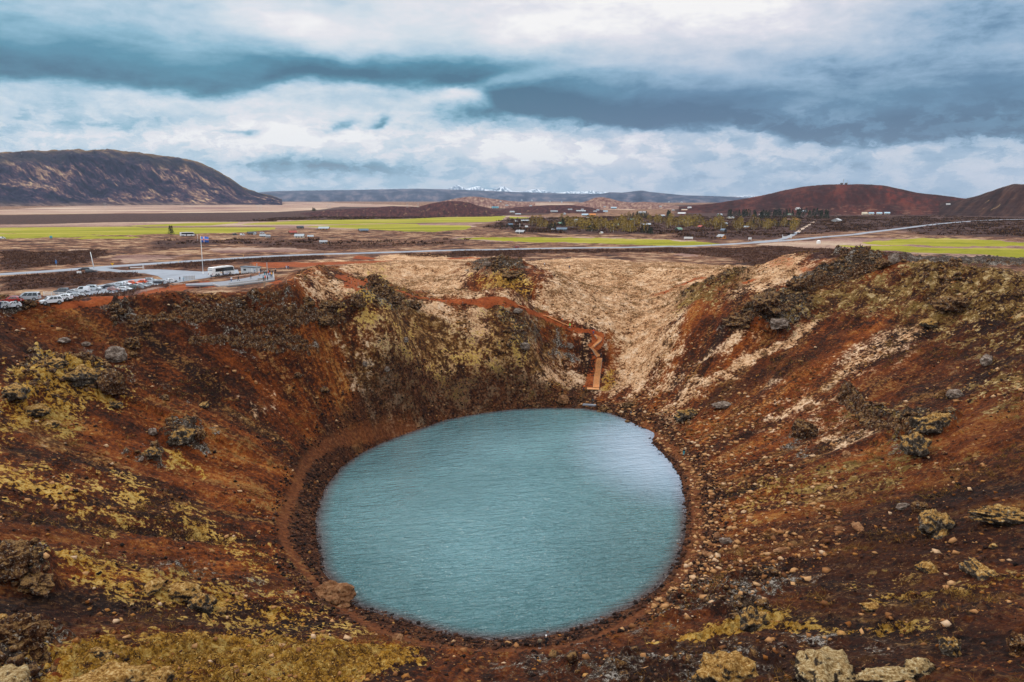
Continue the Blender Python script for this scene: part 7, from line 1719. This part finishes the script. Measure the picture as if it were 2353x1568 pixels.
B_ = [(K3, 905, 560, 140, 'grey', 'big rounded grey boulder on the upper left slope', (1, .9, .95)), (K3, 1040, 460, 110, 'lava', 'dark lumpy boulder right above the big grey one', (1, .9, .8)), (K3, 675, 455, 60, 'grey', 'small grey rock left of the big grey boulder', (1, .8, .7)),
      (K3, 500, 425, 110, 'grey', 'flat grey brown rock under the left rim', (1, .7, .4)), (K3, 1142, 300, 84, 'lava', 'dark speckled rock hanging below the left rim edge', (1, .8, .85)), (K3, 895, 250, 56, 'lava', 'rock under the dark ledge of the left rim', (1, .9, .9)), (K3, 945, 200, 90, 'lava', 'dark stacked ledge on the left rim', (1, .7, .5)),
      (K3, 1045, 540, 60, 'lava', 'small dark boulder right of the big grey one', (1, .9, .8)), (K3, 1197, 1145, 74, 'grey', 'single pale grey boulder low on the left slope', (1, .8, .8)), (K3, 1292, 875, 60, 'lava', 'speckled boulder in the middle of the left slope', (1, .8, .8)), (K3, 1600, 930, 130, 'mossy', 'flat moss-topped block on the left slope', (1, .5, .3)),
      (K3, 860, 800, 210, 'lava', 'tall lichen crag at the right end of the mossy left outcrop', (1, .8, 1.0)), (K3, 640, 740, 220, 'mossy', 'broad moss-capped crag in the left outcrop', (1.1, .8, .7)), (K3, 640, 560, 130, 'lava', 'grey lichen knob on top of the left outcrop', (1, .7, .6)), (K3, 420, 620, 170, 'mossy', 'dark moss-capped rock behind the left outcrop', (1, .7, .45)),
      (K3, 120, 850, 190, 'mossy', 'mossy crag at the far left edge', (1.1, .8, .6)), (K3, 280, 980, 190, 'moss', 'golden moss mound below the left outcrop', (1, .8, .5)), (K3, 390, 1080, 150, 'moss', 'yellow moss lump beneath the golden mound', (1, .7, .4)), (K3, 900, 930, 110, 'mossy', 'white lichen and moss rock at the foot of the left crag', (1, .7, .5)),
      (K3, 1430, 1200, 170, 'mossy', 'black crag with yellow moss low on the left slope', (1.1, .7, .7)), (K3, 1560, 1180, 110, 'lava', 'dark right half of the low left crag', (1, .8, .9)), (K3, 1190, 1320, 120, 'mossy', 'small mossy crag above the green streak', (1, .8, .7)), (K3, 1110, 1350, 80, 'grey', 'long grey stone left of the green streak', (1, .4, .35)),
      (K2, 620, 1290, 80, 'lava', 'dark boulder in the middle of the far left slope', (1, .8, .75)), (K2, 400, 1165, 64, 'lava', 'speckled rock high on the far left slope', (1, .8, .8)), (K2, 962, 1070, 44, 'grey', 'small whitish rock on the far slope', (1, .8, 1.1)), (K2, 1148, 1115, 44, 'grey', 'grey stone right of the whitish rock on the far slope', (1, .8, 1.1)),
      (K2, 822, 1155, 52, 'tan', 'upper brown stone of a pair on the far slope', (1, .8, .8)), (K2, 846, 1195, 38, 'tan', 'lower brown stone of a pair on the far slope', (1, .8, .8)), (K2, 1300, 870, 60, 'grey', 'grey rock in the brush of the far slope', (1, .8, .8)),
      (K2, 1050, 400, 100, 'lava', 'pointed dark crag on the shoulder beside the red ground', (.9, .7, 1.1)), (K2, 1090, 480, 150, 'lava', 'broad dark crag under the pointed one', (1.1, .7, .7)), (K2, 900, 560, 160, 'lava', 'dark columned rock in the middle of the cliff band', (1.1, .6, .8)), (K2, 650, 600, 170, 'lava', 'dark overhanging block of the cliff band', (1.1, .6, .6)),
      (K2, 640, 710, 200, 'lava', 'lower black ledge of the cliff band', (1.2, .5, .4)), (K2, 480, 560, 120, 'lava', 'white speckled crag right end of the long cliff', (1, .7, .7)), (K2, 1200, 560, 150, 'lava', 'grey lichen crag right of the cliff band', (1, .6, .7)), (K2, 1380, 590, 110, 'lava', 'rounded grey crag ending the cliff band', (1, .6, .8)),
      
       (K2, 2200, 330, 150, 'lava', 'white lichen outcrop on the far hump', (1.1, .7, .45)), (K2, 1990, 230, 90, 'grey', 'grey rocks on top of the far hump', (1, .7, .4)),
      (K4, 1850, 690, 170, 'tan', 'huge broken tan boulder at the lake edge', (1.1, .8, .8)), (K4, 1905, 728, 70, 'tan', 'smaller tan boulder in front of the huge broken one', (1.1, .7, .4)), (K4, 1120, 735, 140, 'mossy', 'dark boulder with olive moss above the moss field', (1, .8, .7)), (K4, 1228, 757, 66, 'moss', 'smooth moss cushion rock right of the dark boulder', (1, .7, .5)),
      (K4, 730, 718, 34, 'moss', 'small moss cushion left of the dark boulder', (1, .8, .6)), (K4, 1000, 660, 170, 'moss', 'wide mossy hummock left of the dark boulder', (1.2, .7, .5)), (K4, 850, 625, 120, 'moss', 'golden mossy hummock far left of the dark boulder', (1.2, .7, .45)), (K4, 2205, 912, 62, 'tan', 'round tan stone below the near shore', (1, .8, .7)), (K5, 542, 495, 58, 'tan', 'pale tan stone at the foot of the moss field', (1, .8, .6)),
      (K4, 60, 1180, 240, 'pale', 'large pale mossy boulder in the bottom left corner', (1.2, .8, .6)), (K4, 560, 1215, 430, 'moss', 'very wide mossy rock along the bottom edge', (1.2, .7, .45)), (K4, 880, 1150, 170, 'moss', 'mossy rock right of the wide bottom one', (1.1, .7, .5)), (K4, 540, 1010, 130, 'mossy', 'dark rock poking out of the moss field', (1, .7, .5)),
      (K4, 70, 520, 220, 'lava', 'black crag with white lichen at the left edge', (1, .8, .8)), (K4, 200, 610, 200, 'lava', 'lower lichen crag at the left edge', (1.2, .7, .45)), (K4, 100, 960, 260, 'lava', 'tall black lichen rock above the bottom left corner', (1, .8, .9)), (K4, 210, 1030, 150, 'lava', 'pale speckled rock beside the tall black one', (1, .7, .6)), (K4, 15, 800, 60, 'moss', 'mossy knob at the left edge over the black rock', (1, .8, .8)),
      (K6, 420, 388, 64, 'tan', 'rectangular tan block above the near right shore', (1.2, .6, .5)), (K6, 480, 425, 70, 'grey', 'grey block below the rectangular tan one', (1, .7, .6)), (K6, 535, 440, 40, 'tan', 'small pointed tan block right of the grey one', (1, .8, .9)), (K6, 368, 508, 84, 'tan', 'flat tan block closest to the near right shore', (1.2, .6, .35)), (K6, 840, 480, 100, 'tan', 'low tan slab on the edge of the red slide', (1.3, .5, .3)),
      (K6, 1310, 335, 110, 'tan', 'long pale slab on the right slope', (1.3, .5, .3)), (K6, 1200, 345, 60, 'tan', 'small slab left of the long pale one', (1.2, .6, .4)), (K6, 1800, 350, 210, 'mossy', 'dark boulder with pale moss edge on the right slope', (1.1, .8, .7)), (K6, 1700, 225, 90, 'lava', 'dark rock above the moss-edged boulder', (1, .8, .8)), (K6, 1590, 205, 80, 'grey', 'grey stones left of the dark rock', (1.2, .6, .5)),
      (K6, 1745, 595, 120, 'moss', 'yellow mossy rock in the middle of the right slope', (1.1, .8, .6)), (K6, 480, 1290, 340, 'moss', 'big golden mossy boulder at the bottom edge', (1, .8, .75)), (K6, 1110, 1290, 400, 'pale', 'broad pale mossy boulder with a peak at the bottom edge', (1.1, .8, .6)), (K6, 1140, 1235, 110, 'mossy', 'pointed dark tip on the broad pale boulder', (.8, .7, 1.1)),
      (K6, 1690, 1240, 200, 'pale', 'grey white lichen boulder near the bottom right', (1.1, .7, .6)), (K6, 1885, 1120, 130, 'mossy', 'upright mossy white boulder left of the right corner', (.9, .7, 1.0)), (K6, 1480, 1300, 260, 'pale', 'low pale boulder row at the bottom edge', (1.3, .7, .45)), (K6, 2330, 1110, 150, 'lava', 'dark speckled boulder at the right edge', (1, .8, 1.0)), (K6, 2250, 290, 260, 'mossy', 'wide moss-capped ledge at the right edge', (1.3, .6, .4)),
      (K6, 640, 940, 170, 'mossy', 'grey crag with moss over the near right shore', (1, .8, .8)), (K6, 1180, 0, 10, 'tan', '', None), (K6, 2160, 455, 50, 'moss', 'tan topped stone on the dark right slope', (1, .8, .7)), (K6, 2080, 640, 230, 'mossy', 'long dark ledge with moss at the right', (1.3, .5, .45)), (K6, 1400, 838, 110, 'moss', 'bright yellow moss cushion on the lower right slope', (1.2, .7, .4)),
      (K1, 735, 1240, 140, 'tan', 'big brown boulder on the far shore left of the slab', (1.1, .8, .75)), (K1, 1212, 1345, 110, 'lava', 'dark boulder at the water under the stairs', (1.1, .8, .7)), (K1, 1275, 1365, 64, 'tan', 'round brown stone right of the dark waterside boulder', (1, .8, .7)), (K1, 1150, 1365, 54, 'lava', 'small dark stone left of the round brown one', (1, .8, .6)), (K1, 1490, 1300, 120, 'lava', 'dark rocks above the far right shore', (1.1, .7, .6)),
      (K1, 1480, 1485, 80, 'lava', 'dark rock in the water on the far right shore', (1.1, .7, .5)), (K1, 285, 620, 110, 'grey', 'split grey rock on the dark nose left of the stairs', (1, .8, .9)), (K1, 210, 200, 110, 'grey', 'grey crag at the end of the red shoulder path', (1.1, .7, .6)), (K1, 820, 610, 90, 'grey', 'white lichen rock above the stairs on the nose', (1, .7, .7)),
      (K7, 1530, 115, 74, 'grey', 'pale pointed rock standing on the right ridge', (1, .6, 1.1)), (K7, 1450, 130, 120, 'lava', 'dark ridge rocks left of the pale pointed rock', (1.2, .6, .5)),  (K7, 930, 270, 110, 'lava', 'left tip of the dark ridge crag', (1, .7, .7)),
      (K7, 2115, 745, 80, 'grey', 'grey boulder high on the right slope', (1, .8, 1.0)), (K7, 1920, 955, 90, 'grey', 'grey moss-topped rock on the right slope', (1, .8, .7)), (K7, 1002, 1030, 80, 'tan', 'tan boulder in the middle of the right slope', (1, .7, .6)), (K7, 1235, 1330, 50, 'tan', 'reddish tan cube-like rock on the lower right slope', (1, .8, 1.0)), (K7, 465, 1020, 110, 'grey', 'white lichen rock at the lower end of the pale streak', (1.2, .6, .4)),
      (K7, 740, 400, 200, 'lava', 'upper dark crag on the right valley side', (1.2, .7, .7)), (K7, 560, 500, 130, 'lava', 'lower left tip of the dark valley side crag', (1.2, .7, .5)), (K7, 820, 510, 140, 'grey', 'grey slab under the valley side crag', (1.2, .6, .5)), (K7, 1240, 970, 110, 'lava', 'left end of the cliff on the right slope', (.8, .7, 1.2)), 
       (K7, 1790, 1150, 200, 'mossy', 'moss-capped right end of the cliff on the right slope', (1.3, .6, .6)), (K7, 1670, 1290, 200, 'mossy', 'mossy crag under the cliff on the right slope', (1.1, .7, .7)), (K7, 1900, 400, 150, 'lava', 'black crag in the lichen field upper right', (1.1, .8, .7)), (K7, 1760, 500, 130, 'moss', 'pale mossy rock left below the black crag', (1.3, .7, .4)),
      (K7, 960, 1200, 150, 'lava', 'dark crag low in the centre of the right slope', (.9, .7, .9)), (K7, 230, 1090, 130, 'mossy', 'mossy rock near the right shore corner', (1.1, .7, .6))]
for k, (fn, x, y, w, kd, lb, asp) in enumerate(B_):
    if lb: boulder(fn, x, y, w * 1.05, kd, lb, asp, seed=k + 1, sub=5 if w > 240 else 4 if w > 80 else 3, rough=.26 if kd in ('moss', 'pale') else .42 if kd in ('lava', 'mossy') else .30, sink=.5 if kd in ('moss', 'pale') else .3)

def cliff(fn, pts, hpx, label, colw=1.3, seed=1, depth_=2.2, sub_=4):
    sc = {K2: 2.091, K3: 1.96, K7: 1.573}[fn]; r3 = random.Random(seed)
    w = []
    for q in pts: v = sight(fn(*q)); w.append((v.x, v.y, gz(v.x, v.y)))
    v0 = Vector(w[len(w) // 2]); H = metres(hpx / sc / 1.74076, v0); L = sum((Vector(a) - Vector(b)).length for a, b in zip(w[:-1], w[1:]))
    ln = smooth_line(w, max(int(L / (colw * .5)), 6)); b = MBd(); o0 = ln[0]
    for k, p in enumerate(ln):
        env = min(1, (k + 1) / 5, (len(ln) - k) / 5) * max(.1, .75 + 1.1 * mnoise.noise(Vector((k * .21, seed, 0))))
        a = ln[max(k - 1, 0)]; c = ln[min(k + 1, len(ln) - 1)]; t = math.atan2(c[1] - a[1], c[0] - a[0]); nx_, ny_ = -math.sin(t), math.cos(t)
        for row in range(2):
            off = (row - .6) * depth_ * .4 + r3.uniform(-.3, .3); x = p[0] + nx_ * off - o0[0]; y = p[1] + ny_ * off - o0[1]
            zt = gz(p[0] + nx_ * off, p[1] + ny_ * off) - o0[2]; hh = H * env * r3.uniform(.55, 1.0) * (.6 if row == 0 else 1)
            rr_ = colw * r3.uniform(.42, .75); n = 6; rings = []
            for zi in range(sub_ + 1):
                f = zi / sub_; tap = (1.05 - .28 * f) * (1 if zi < sub_ else .62); jx, jy = r3.uniform(-.10, .10), r3.uniform(-.10, .10)
                rings.append([(x + jx + math.cos(i * 1.047 + k) * rr_ * tap * r3.uniform(.8, 1.15), y + jy + math.sin(i * 1.047 + k) * rr_ * tap * r3.uniform(.8, 1.15), zt - 1.4 + (hh + 1.4) * f + r3.uniform(-.08, .08)) for i in range(n)])
            vs = [q for rg in rings for q in rg]; fs = [(z * n + i, z * n + (i + 1) % n, (z + 1) * n + (i + 1) % n, (z + 1) * n + i) for z in range(sub_) for i in range(n)] + [tuple(range(sub_ * n, sub_ * n + n))]
            b.add(vs, fs)
    o = b.build('rock_ledge', M['rock_lava']); o.location = tuple(o0); tag(o, label, 'rock'); return o
cliff(K2, [(-540, 640), (-320, 628), (-120, 640), (60, 650), (230, 655), (400, 640), (440, 610)], 62, 'long columned basalt cliff below the viewing terrace', seed=3)
cliff(K2, [(450, 620), (560, 640), (700, 650), (780, 640)], 50, 'short dark cliff step right of the long columned cliff', seed=4)
cliff(K3, [(1010, 232), (1180, 238), (1320, 222), (1480, 228), (1620, 236)], 22, 'thin ledge continuing the columned cliff to the left', seed=5)
cliff(K2, [(-500, 860), (-250, 850), (0, 880), (220, 900), (480, 905)], 26, 'lower broken ledge under the long columned cliff', colw=1.1, seed=6)
cliff(K2, [(-120, 790), (120, 780), (330, 800)], 15, 'narrow white speckled ledge between the two long ledges', colw=.9, seed=7)
cliff(K7, [(1215, 985), (1300, 1020), (1380, 1110), (1480, 1140), (1620, 1150), (1760, 1185)], 50, 'curved dark cliff in the middle of the right slope', colw=1.2, seed=8)
cliff(K7, [(890, 290), (1000, 265), (1150, 225), (1290, 180), (1450, 135)], 40, 'long dark crag line on top of the right ridge', colw=1.5, seed=9, depth_=3)
cliff(K7, [(500, 520), (600, 470), (720, 420), (880, 380)], 36, 'dark lichen crag line on the right valley side', colw=1.4, seed=10, depth_=3)
cliff(K7, [(1700, 130), (1900, 125), (2120, 125), (2330, 135)], 16, 'low dark rock line along the rim at the right edge', colw=1.3, seed=12)
cliff(K3, [(1360, 155), (1480, 150), (1640, 160)], 18, 'black broken ledge high on the left rim below the path', colw=1.0, seed=13)
cliff(K3, [(1750, 110), (1900, 85), (2050, 70), (2200, 60)], 12, 'thin dark ledges under the terrace', colw=.9, seed=14)

# ------------------------------------------------------------------ loose stones, moss lumps, brush: uncountable, one object each
def sample_ground(n, box, wfun):
    out = np.zeros((0, 2)); 
    for _ in range(40):
        x = rng.uniform(box[0], box[1], n); y = rng.uniform(box[2], box[3], n)
        px, py, dp = project(x, y, gza(x, y)); ok = (px > -80) & (px < 2430) & (py < 1620) & (dp > 20)
        w = wfun(x, y) * ok; k = rng.uniform(0, 1, n) < w; out = np.r_[out, np.c_[x[k], y[k]]]
        if len(out) >= n: break
    return out[:n]
def attr_at(arr, x, y):
    r = np.hypot(x, y); a = np.arctan2(x, y); i = np.clip(np.searchsorted(rr, r), 0, len(rr) - 1); j = np.clip(np.searchsorted(TH, a), 0, _nth - 1)
    return arr.reshape(len(rr), _nth)[i, j]
ico = bmesh.new(); bmesh.ops.create_icosphere(ico, subdivisions=1, radius=1); ico.verts.ensure_lookup_table()
IV0 = np.array([v.co[:] for v in ico.verts]); IF0 = np.array([[v.index for v in f.verts] for f in ico.faces]); ico.free()
def rand_rot(n):
    q = rng.normal(size=(n, 4)); q /= np.linalg.norm(q, axis=1)[:, None]; w, x, y, z = q.T
    return np.stack([1 - 2 * (y * y + z * z), 2 * (x * y - z * w), 2 * (x * z + y * w), 2 * (x * y + z * w), 1 - 2 * (x * x + z * z), 2 * (y * z - x * w), 2 * (x * z - y * w), 2 * (y * z + x * w), 1 - 2 * (x * x + y * y)], -1).reshape(n, 3, 3)
def tri_obj(name, V, Fc, m, label, smooth=False):
    me = bpy.data.meshes.new(name); nf = len(Fc)
    me.vertices.add(len(V)); me.vertices.foreach_set('co', V.astype(np.float32).ravel()); me.loops.add(nf * 3); me.loops.foreach_set('vertex_index', Fc.astype(np.int32).ravel())
    me.polygons.add(nf); me.polygons.foreach_set('loop_start', np.arange(0, nf * 3, 3, dtype=np.int32)); me.update(calc_edges=True); me.materials.append(m)
    if smooth: me.polygons.foreach_set('use_smooth', np.ones(nf, bool))
    o = bpy.data.objects.new(name, me); COL.objects.link(o); tag(o, label, kind='stuff'); return o
CV = np.array([(a, b, c_) for a in (-1, 1) for b in (-1, 1) for c_ in (-1, 1)]) * .72
CF = np.array([(0, 1, 3), (0, 3, 2), (4, 6, 7), (4, 7, 5), (0, 4, 5), (0, 5, 1), (2, 3, 7), (2, 7, 6), (0, 2, 6), (0, 6, 4), (1, 5, 7), (1, 7, 3)])
def stones(name, pts, smin, smax, flat, m, label, pw=3.0, sinkf=.2, smooth=False):
    n = len(pts); s = smin + (smax - smin) * rng.uniform(0, 1, n) ** pw
    IV, IF = (IV0, IF0) if smooth else (CV, CF)
    V = IV[None] * (1 + rng.uniform(-.45, .35, (n, len(IV), 1))) if not smooth else IV[None] * (1 + rng.uniform(-.3, .3, (n, len(IV), 1))); V = V * rng.uniform(.6, 1.2, (n, 1, 3)); V = np.einsum('nij,nkj->nki', rand_rot(n) if not smooth else np.broadcast_to(np.eye(3), (n, 3, 3)), V)
    V[..., 2] *= flat; V *= s[:, None, None] / 2
    z = gza(pts[:, 0], pts[:, 1]); V += np.stack([pts[:, 0], pts[:, 1], z + s * flat * sinkf], -1)[:, None]
    Fc = IF[None] + (np.arange(n) * len(IV))[:, None, None]
    return tri_obj(name, V.reshape(-1, 3), Fc.reshape(-1, 3), m, label, smooth)
def isl_mat(name, stops, rough=.95):
    m, p = new_mat(name); gi = X.nt.nodes.new('ShaderNodeNewGeometry'); n = nz(X(gi.outputs['Position']), 4, 3, .6)
    X.link(ramp(X(gi.outputs['Random Per Island']) * .75 + n * .3 - .05, stops), p.inputs['Base Color']); p.inputs['Roughness'].default_value = rough; p.inputs['Specular IOR Level'].default_value = .15; return m
M['st_tan'] = isl_mat('stone_tan', [(.1, s_(104, 62, 36)), (.4, s_(170, 116, 70)), (.7, s_(216, 164, 110)), (.95, s_(236, 210, 180))])
M['st_gold'] = isl_mat('stone_ochre', [(.1, s_(104, 60, 26)), (.4, s_(150, 92, 42)), (.7, s_(190, 130, 66)), (.95, s_(214, 168, 104))])
M['st_dark'] = isl_mat('stone_dark', [(.1, s_(22, 15, 13)), (.45, s_(52, 32, 24)), (.75, s_(92, 58, 42)), (.95, s_(160, 120, 92))])
M['st_moss'] = isl_mat('moss_lump', [(.1, s_(96, 60, 20)), (.4, s_(164, 114, 40)), (.7, s_(206, 156, 72)), (.95, s_(234, 202, 136))])
M['scrub'] = isl_mat('scrub', [(.1, s_(40, 28, 24)), (.45, s_(74, 48, 42)), (.72, s_(110, 76, 52)), (.95, s_(160, 120, 66))])
M['brush'] = isl_mat('brush', [(.1, s_(58, 36, 30)), (.45, s_(98, 64, 50)), (.75, s_(134, 96, 74)), (.95, s_(170, 128, 96))])
M['twig_gold'] = isl_mat('twig_gold', [(.1, s_(70, 44, 24)), (.45, s_(120, 82, 38)), (.75, s_(164, 124, 58)), (.95, s_(200, 164, 100))])
dlf = lambda x, y: attr_at(dl_, x, y)
CRX = (-125, 140, 30, 300)
def w_right(x, y):                       # rubble on the right shore
    d = dlf(x, y); return np.where((x > 20) & (y > 105) & (y < 235) & (d > 1.5) & (d < 26), np.exp(-d / 14), 0)
def w_all(x, y): d = dlf(x, y); return np.where((d > 1) & (attr_at(crat, x, y) > .8), .25 + .75 * sstep(.5, .62, pnoise(x / 11, y / 11, 301) * .5 + .5), 0) * (1 - attr_at(trail, x, y))
def w_shore(x, y): d = dlf(x, y); return np.where((d > -1.2) & (d < 7.5), 1.0, 0) * (1 - attr_at(trail, x, y))
def w_rock(x, y): return sstep(.3, .8, attr_at(MK['rock'], x, y)) * .8 * (attr_at(dl_, x, y) > 4)
def w_moss(x, y): return sstep(.45, .85, attr_at(MK['moss'], x, y)) * (dlf(x, y) > 5)
stones('tan_stones', sample_ground(4200, (20, 80, 95, 245), w_right), .15, 1.35, .5, M['st_tan'], 'tan broken stones strewn above the right shore', 3.2)
stones('scattered_stones', sample_ground(6500, CRX, lambda x, y: w_all(x, y) * .6), .12, 1.1, .6, M['st_tan'], 'small pale stones scattered over the crater slopes', 5)
stones('ochre_stones', sample_ground(6000, CRX, w_all), .1, .8, .6, M['st_gold'], 'ochre fragments on the crater slopes', 3)
stones('dark_gravel', sample_ground(13000, CRX, w_all), .12, .7, .7, M['st_dark'], 'dark scoria lumps covering the crater slopes', 4)
stones('shore_gravel', sample_ground(9000, (-60, 60, 85, 250), w_shore), .18, .8, .7, M['st_dark'], 'dark cobbles lining the lake shore', 3)
stones('rubble', sample_ground(5000, (-140, 150, 30, 310), w_rock), .3, 1.9, .75, M['rock_lava'], 'lichen covered lava rubble on the outcrops', 3)
def tufts(name, pts, hmin, hmax, nb, m, label, spread=.5, thick=.05, up=.7):
    n = len(pts); h = rng.uniform(hmin, hmax, n); z = gza(pts[:, 0], pts[:, 1]); base = np.stack([pts[:, 0], pts[:, 1], z], -1)
    d = rng.normal(size=(n, nb, 3)); d[..., 2] = np.abs(d[..., 2]) * up + .2; d /= np.linalg.norm(d, axis=2, keepdims=True)
    o_ = rng.normal(size=(n, nb, 3)) * spread * h[:, None, None]; o_[..., 2] = np.abs(o_[..., 2]) * .15 - .05
    a = base[:, None] + o_; t = a + d * h[:, None, None] * rng.uniform(.5, 1.1, (n, nb, 1)); s = np.cross(d, rng.normal(size=(n, nb, 3))); s /= np.linalg.norm(s, axis=2, keepdims=True); s *= thick * h[:, None, None] * 1.2
    V = np.stack([a - s, a + s, t], 2).reshape(-1, 3); Fc = np.arange(len(V)).reshape(-1, 3)
    return tri_obj(name, V, Fc, m, label)
tufts('moss', sample_ground(7000, (-140, 150, 30, 300), w_moss), .10, .26, 7, M['st_moss'], 'fuzzy golden moss mats on the slopes', 1.3, .35, .5)
def w_heath(x, y): return sstep(.35, .8, attr_at(MK['heath'], x, y)) * (attr_at(MK['path'], x, y) < .3) * (np.hypot(x, y) < 620)
keep = lambda p: p[np.hypot(p[:, 0], p[:, 1]) > 60]
lotd = lambda p: p[~inside(p[:, 0], p[:, 1], [q[:2] for q in LOT])] if len(p) else p
def off_road(p, w=6):
    d, _ = seg_dist(p[:, 0], p[:, 1], [tuple(q[:2]) for q in ROADD[::6]], False); d2, _ = seg_dist(p[:, 0], p[:, 1], [tuple(q[:2]) for q in ACCC[::2]], False); return p[(d > w) & (d2 > w - 1)]
pb = off_road(lotd(sample_ground(16000, (-330, 330, 150, 620), w_heath)))
tufts('brush', pb, .5, 1.5, 9, M['brush'], 'leafless brown brush on the heath beyond the rim', .55, .10)
def w_scrub(x, y): return np.where((np.hypot(x, y) > 600), sstep(.3, .8, attr_at(MK['heath'], x, y)) * (.15 + sstep(.5, .62, pnoise(x / 60, y / 60, 331) * .5 + .5)), 0) * (attr_at(MK['field'], x, y) < .2)
ps_ = off_road(sample_ground(9000, (-450, 900, 600, 1650), w_scrub), 8)
tufts('scrub', ps_, 1.2, 3.4, 10, M['scrub'], 'low dark and ochre scrub on the plain round the cabins', .6, .16)
def w_bush(x, y): return np.where((dlf(x, y) > 8) & (attr_at(crat, x, y) > .5), sstep(.56, .68, pnoise(x / 13, y / 13, 311) * .5 + .5 + .15 * (attr_at(MK['moss'], x, y) + attr_at(MK['grass'], x, y))), 0) * (attr_at(MK['path'], x, y) < .3)
tufts('shrubs', sample_ground(5200, (-140, 150, 40, 340), w_bush), .4, 1.3, 16, M['twig_gold'], 'twiggy golden brown shrubs on the crater slopes', .4, .035)
def w_grass(x, y): return sstep(.35, .8, attr_at(MK['grass'], x, y)) * (attr_at(MK['path'], x, y) < .3)
M['drygrass'] = isl_mat('dry_grass', [(.1, s_(136, 96, 60)), (.45, s_(194, 150, 108)), (.75, s_(222, 184, 142)), (.95, s_(236, 208, 176))])
tufts('dry_grass', sample_ground(15000, (-120, 150, 100, 400), w_grass), .3, .7, 9, M['drygrass'], 'tufts of pale dry grass in the valley and bowl', .7, .09)

# ------------------------------------------------------------------ air: far things fade to blue
hz_ = MBd().box((0, 15000, 560), (66000, 44000, 1140)).build('haze', None); tag(hz_, kind='stuff')
hm2 = bpy.data.materials.new('haze'); hm2.use_nodes = True; hn_ = hm2.node_tree; hn_.nodes.clear()
ho_ = hn_.nodes.new('ShaderNodeOutputMaterial'); pv_ = hn_.nodes.new('ShaderNodeVolumePrincipled'); hn_.links.new(pv_.outputs[0], ho_.inputs['Volume'])
pv_.inputs['Color'].default_value = (.62, .76, .95, 1); pv_.inputs['Density'].default_value = 2.2e-5; pv_.inputs['Anisotropy'].default_value = .2
hz_.data.materials.append(hm2)
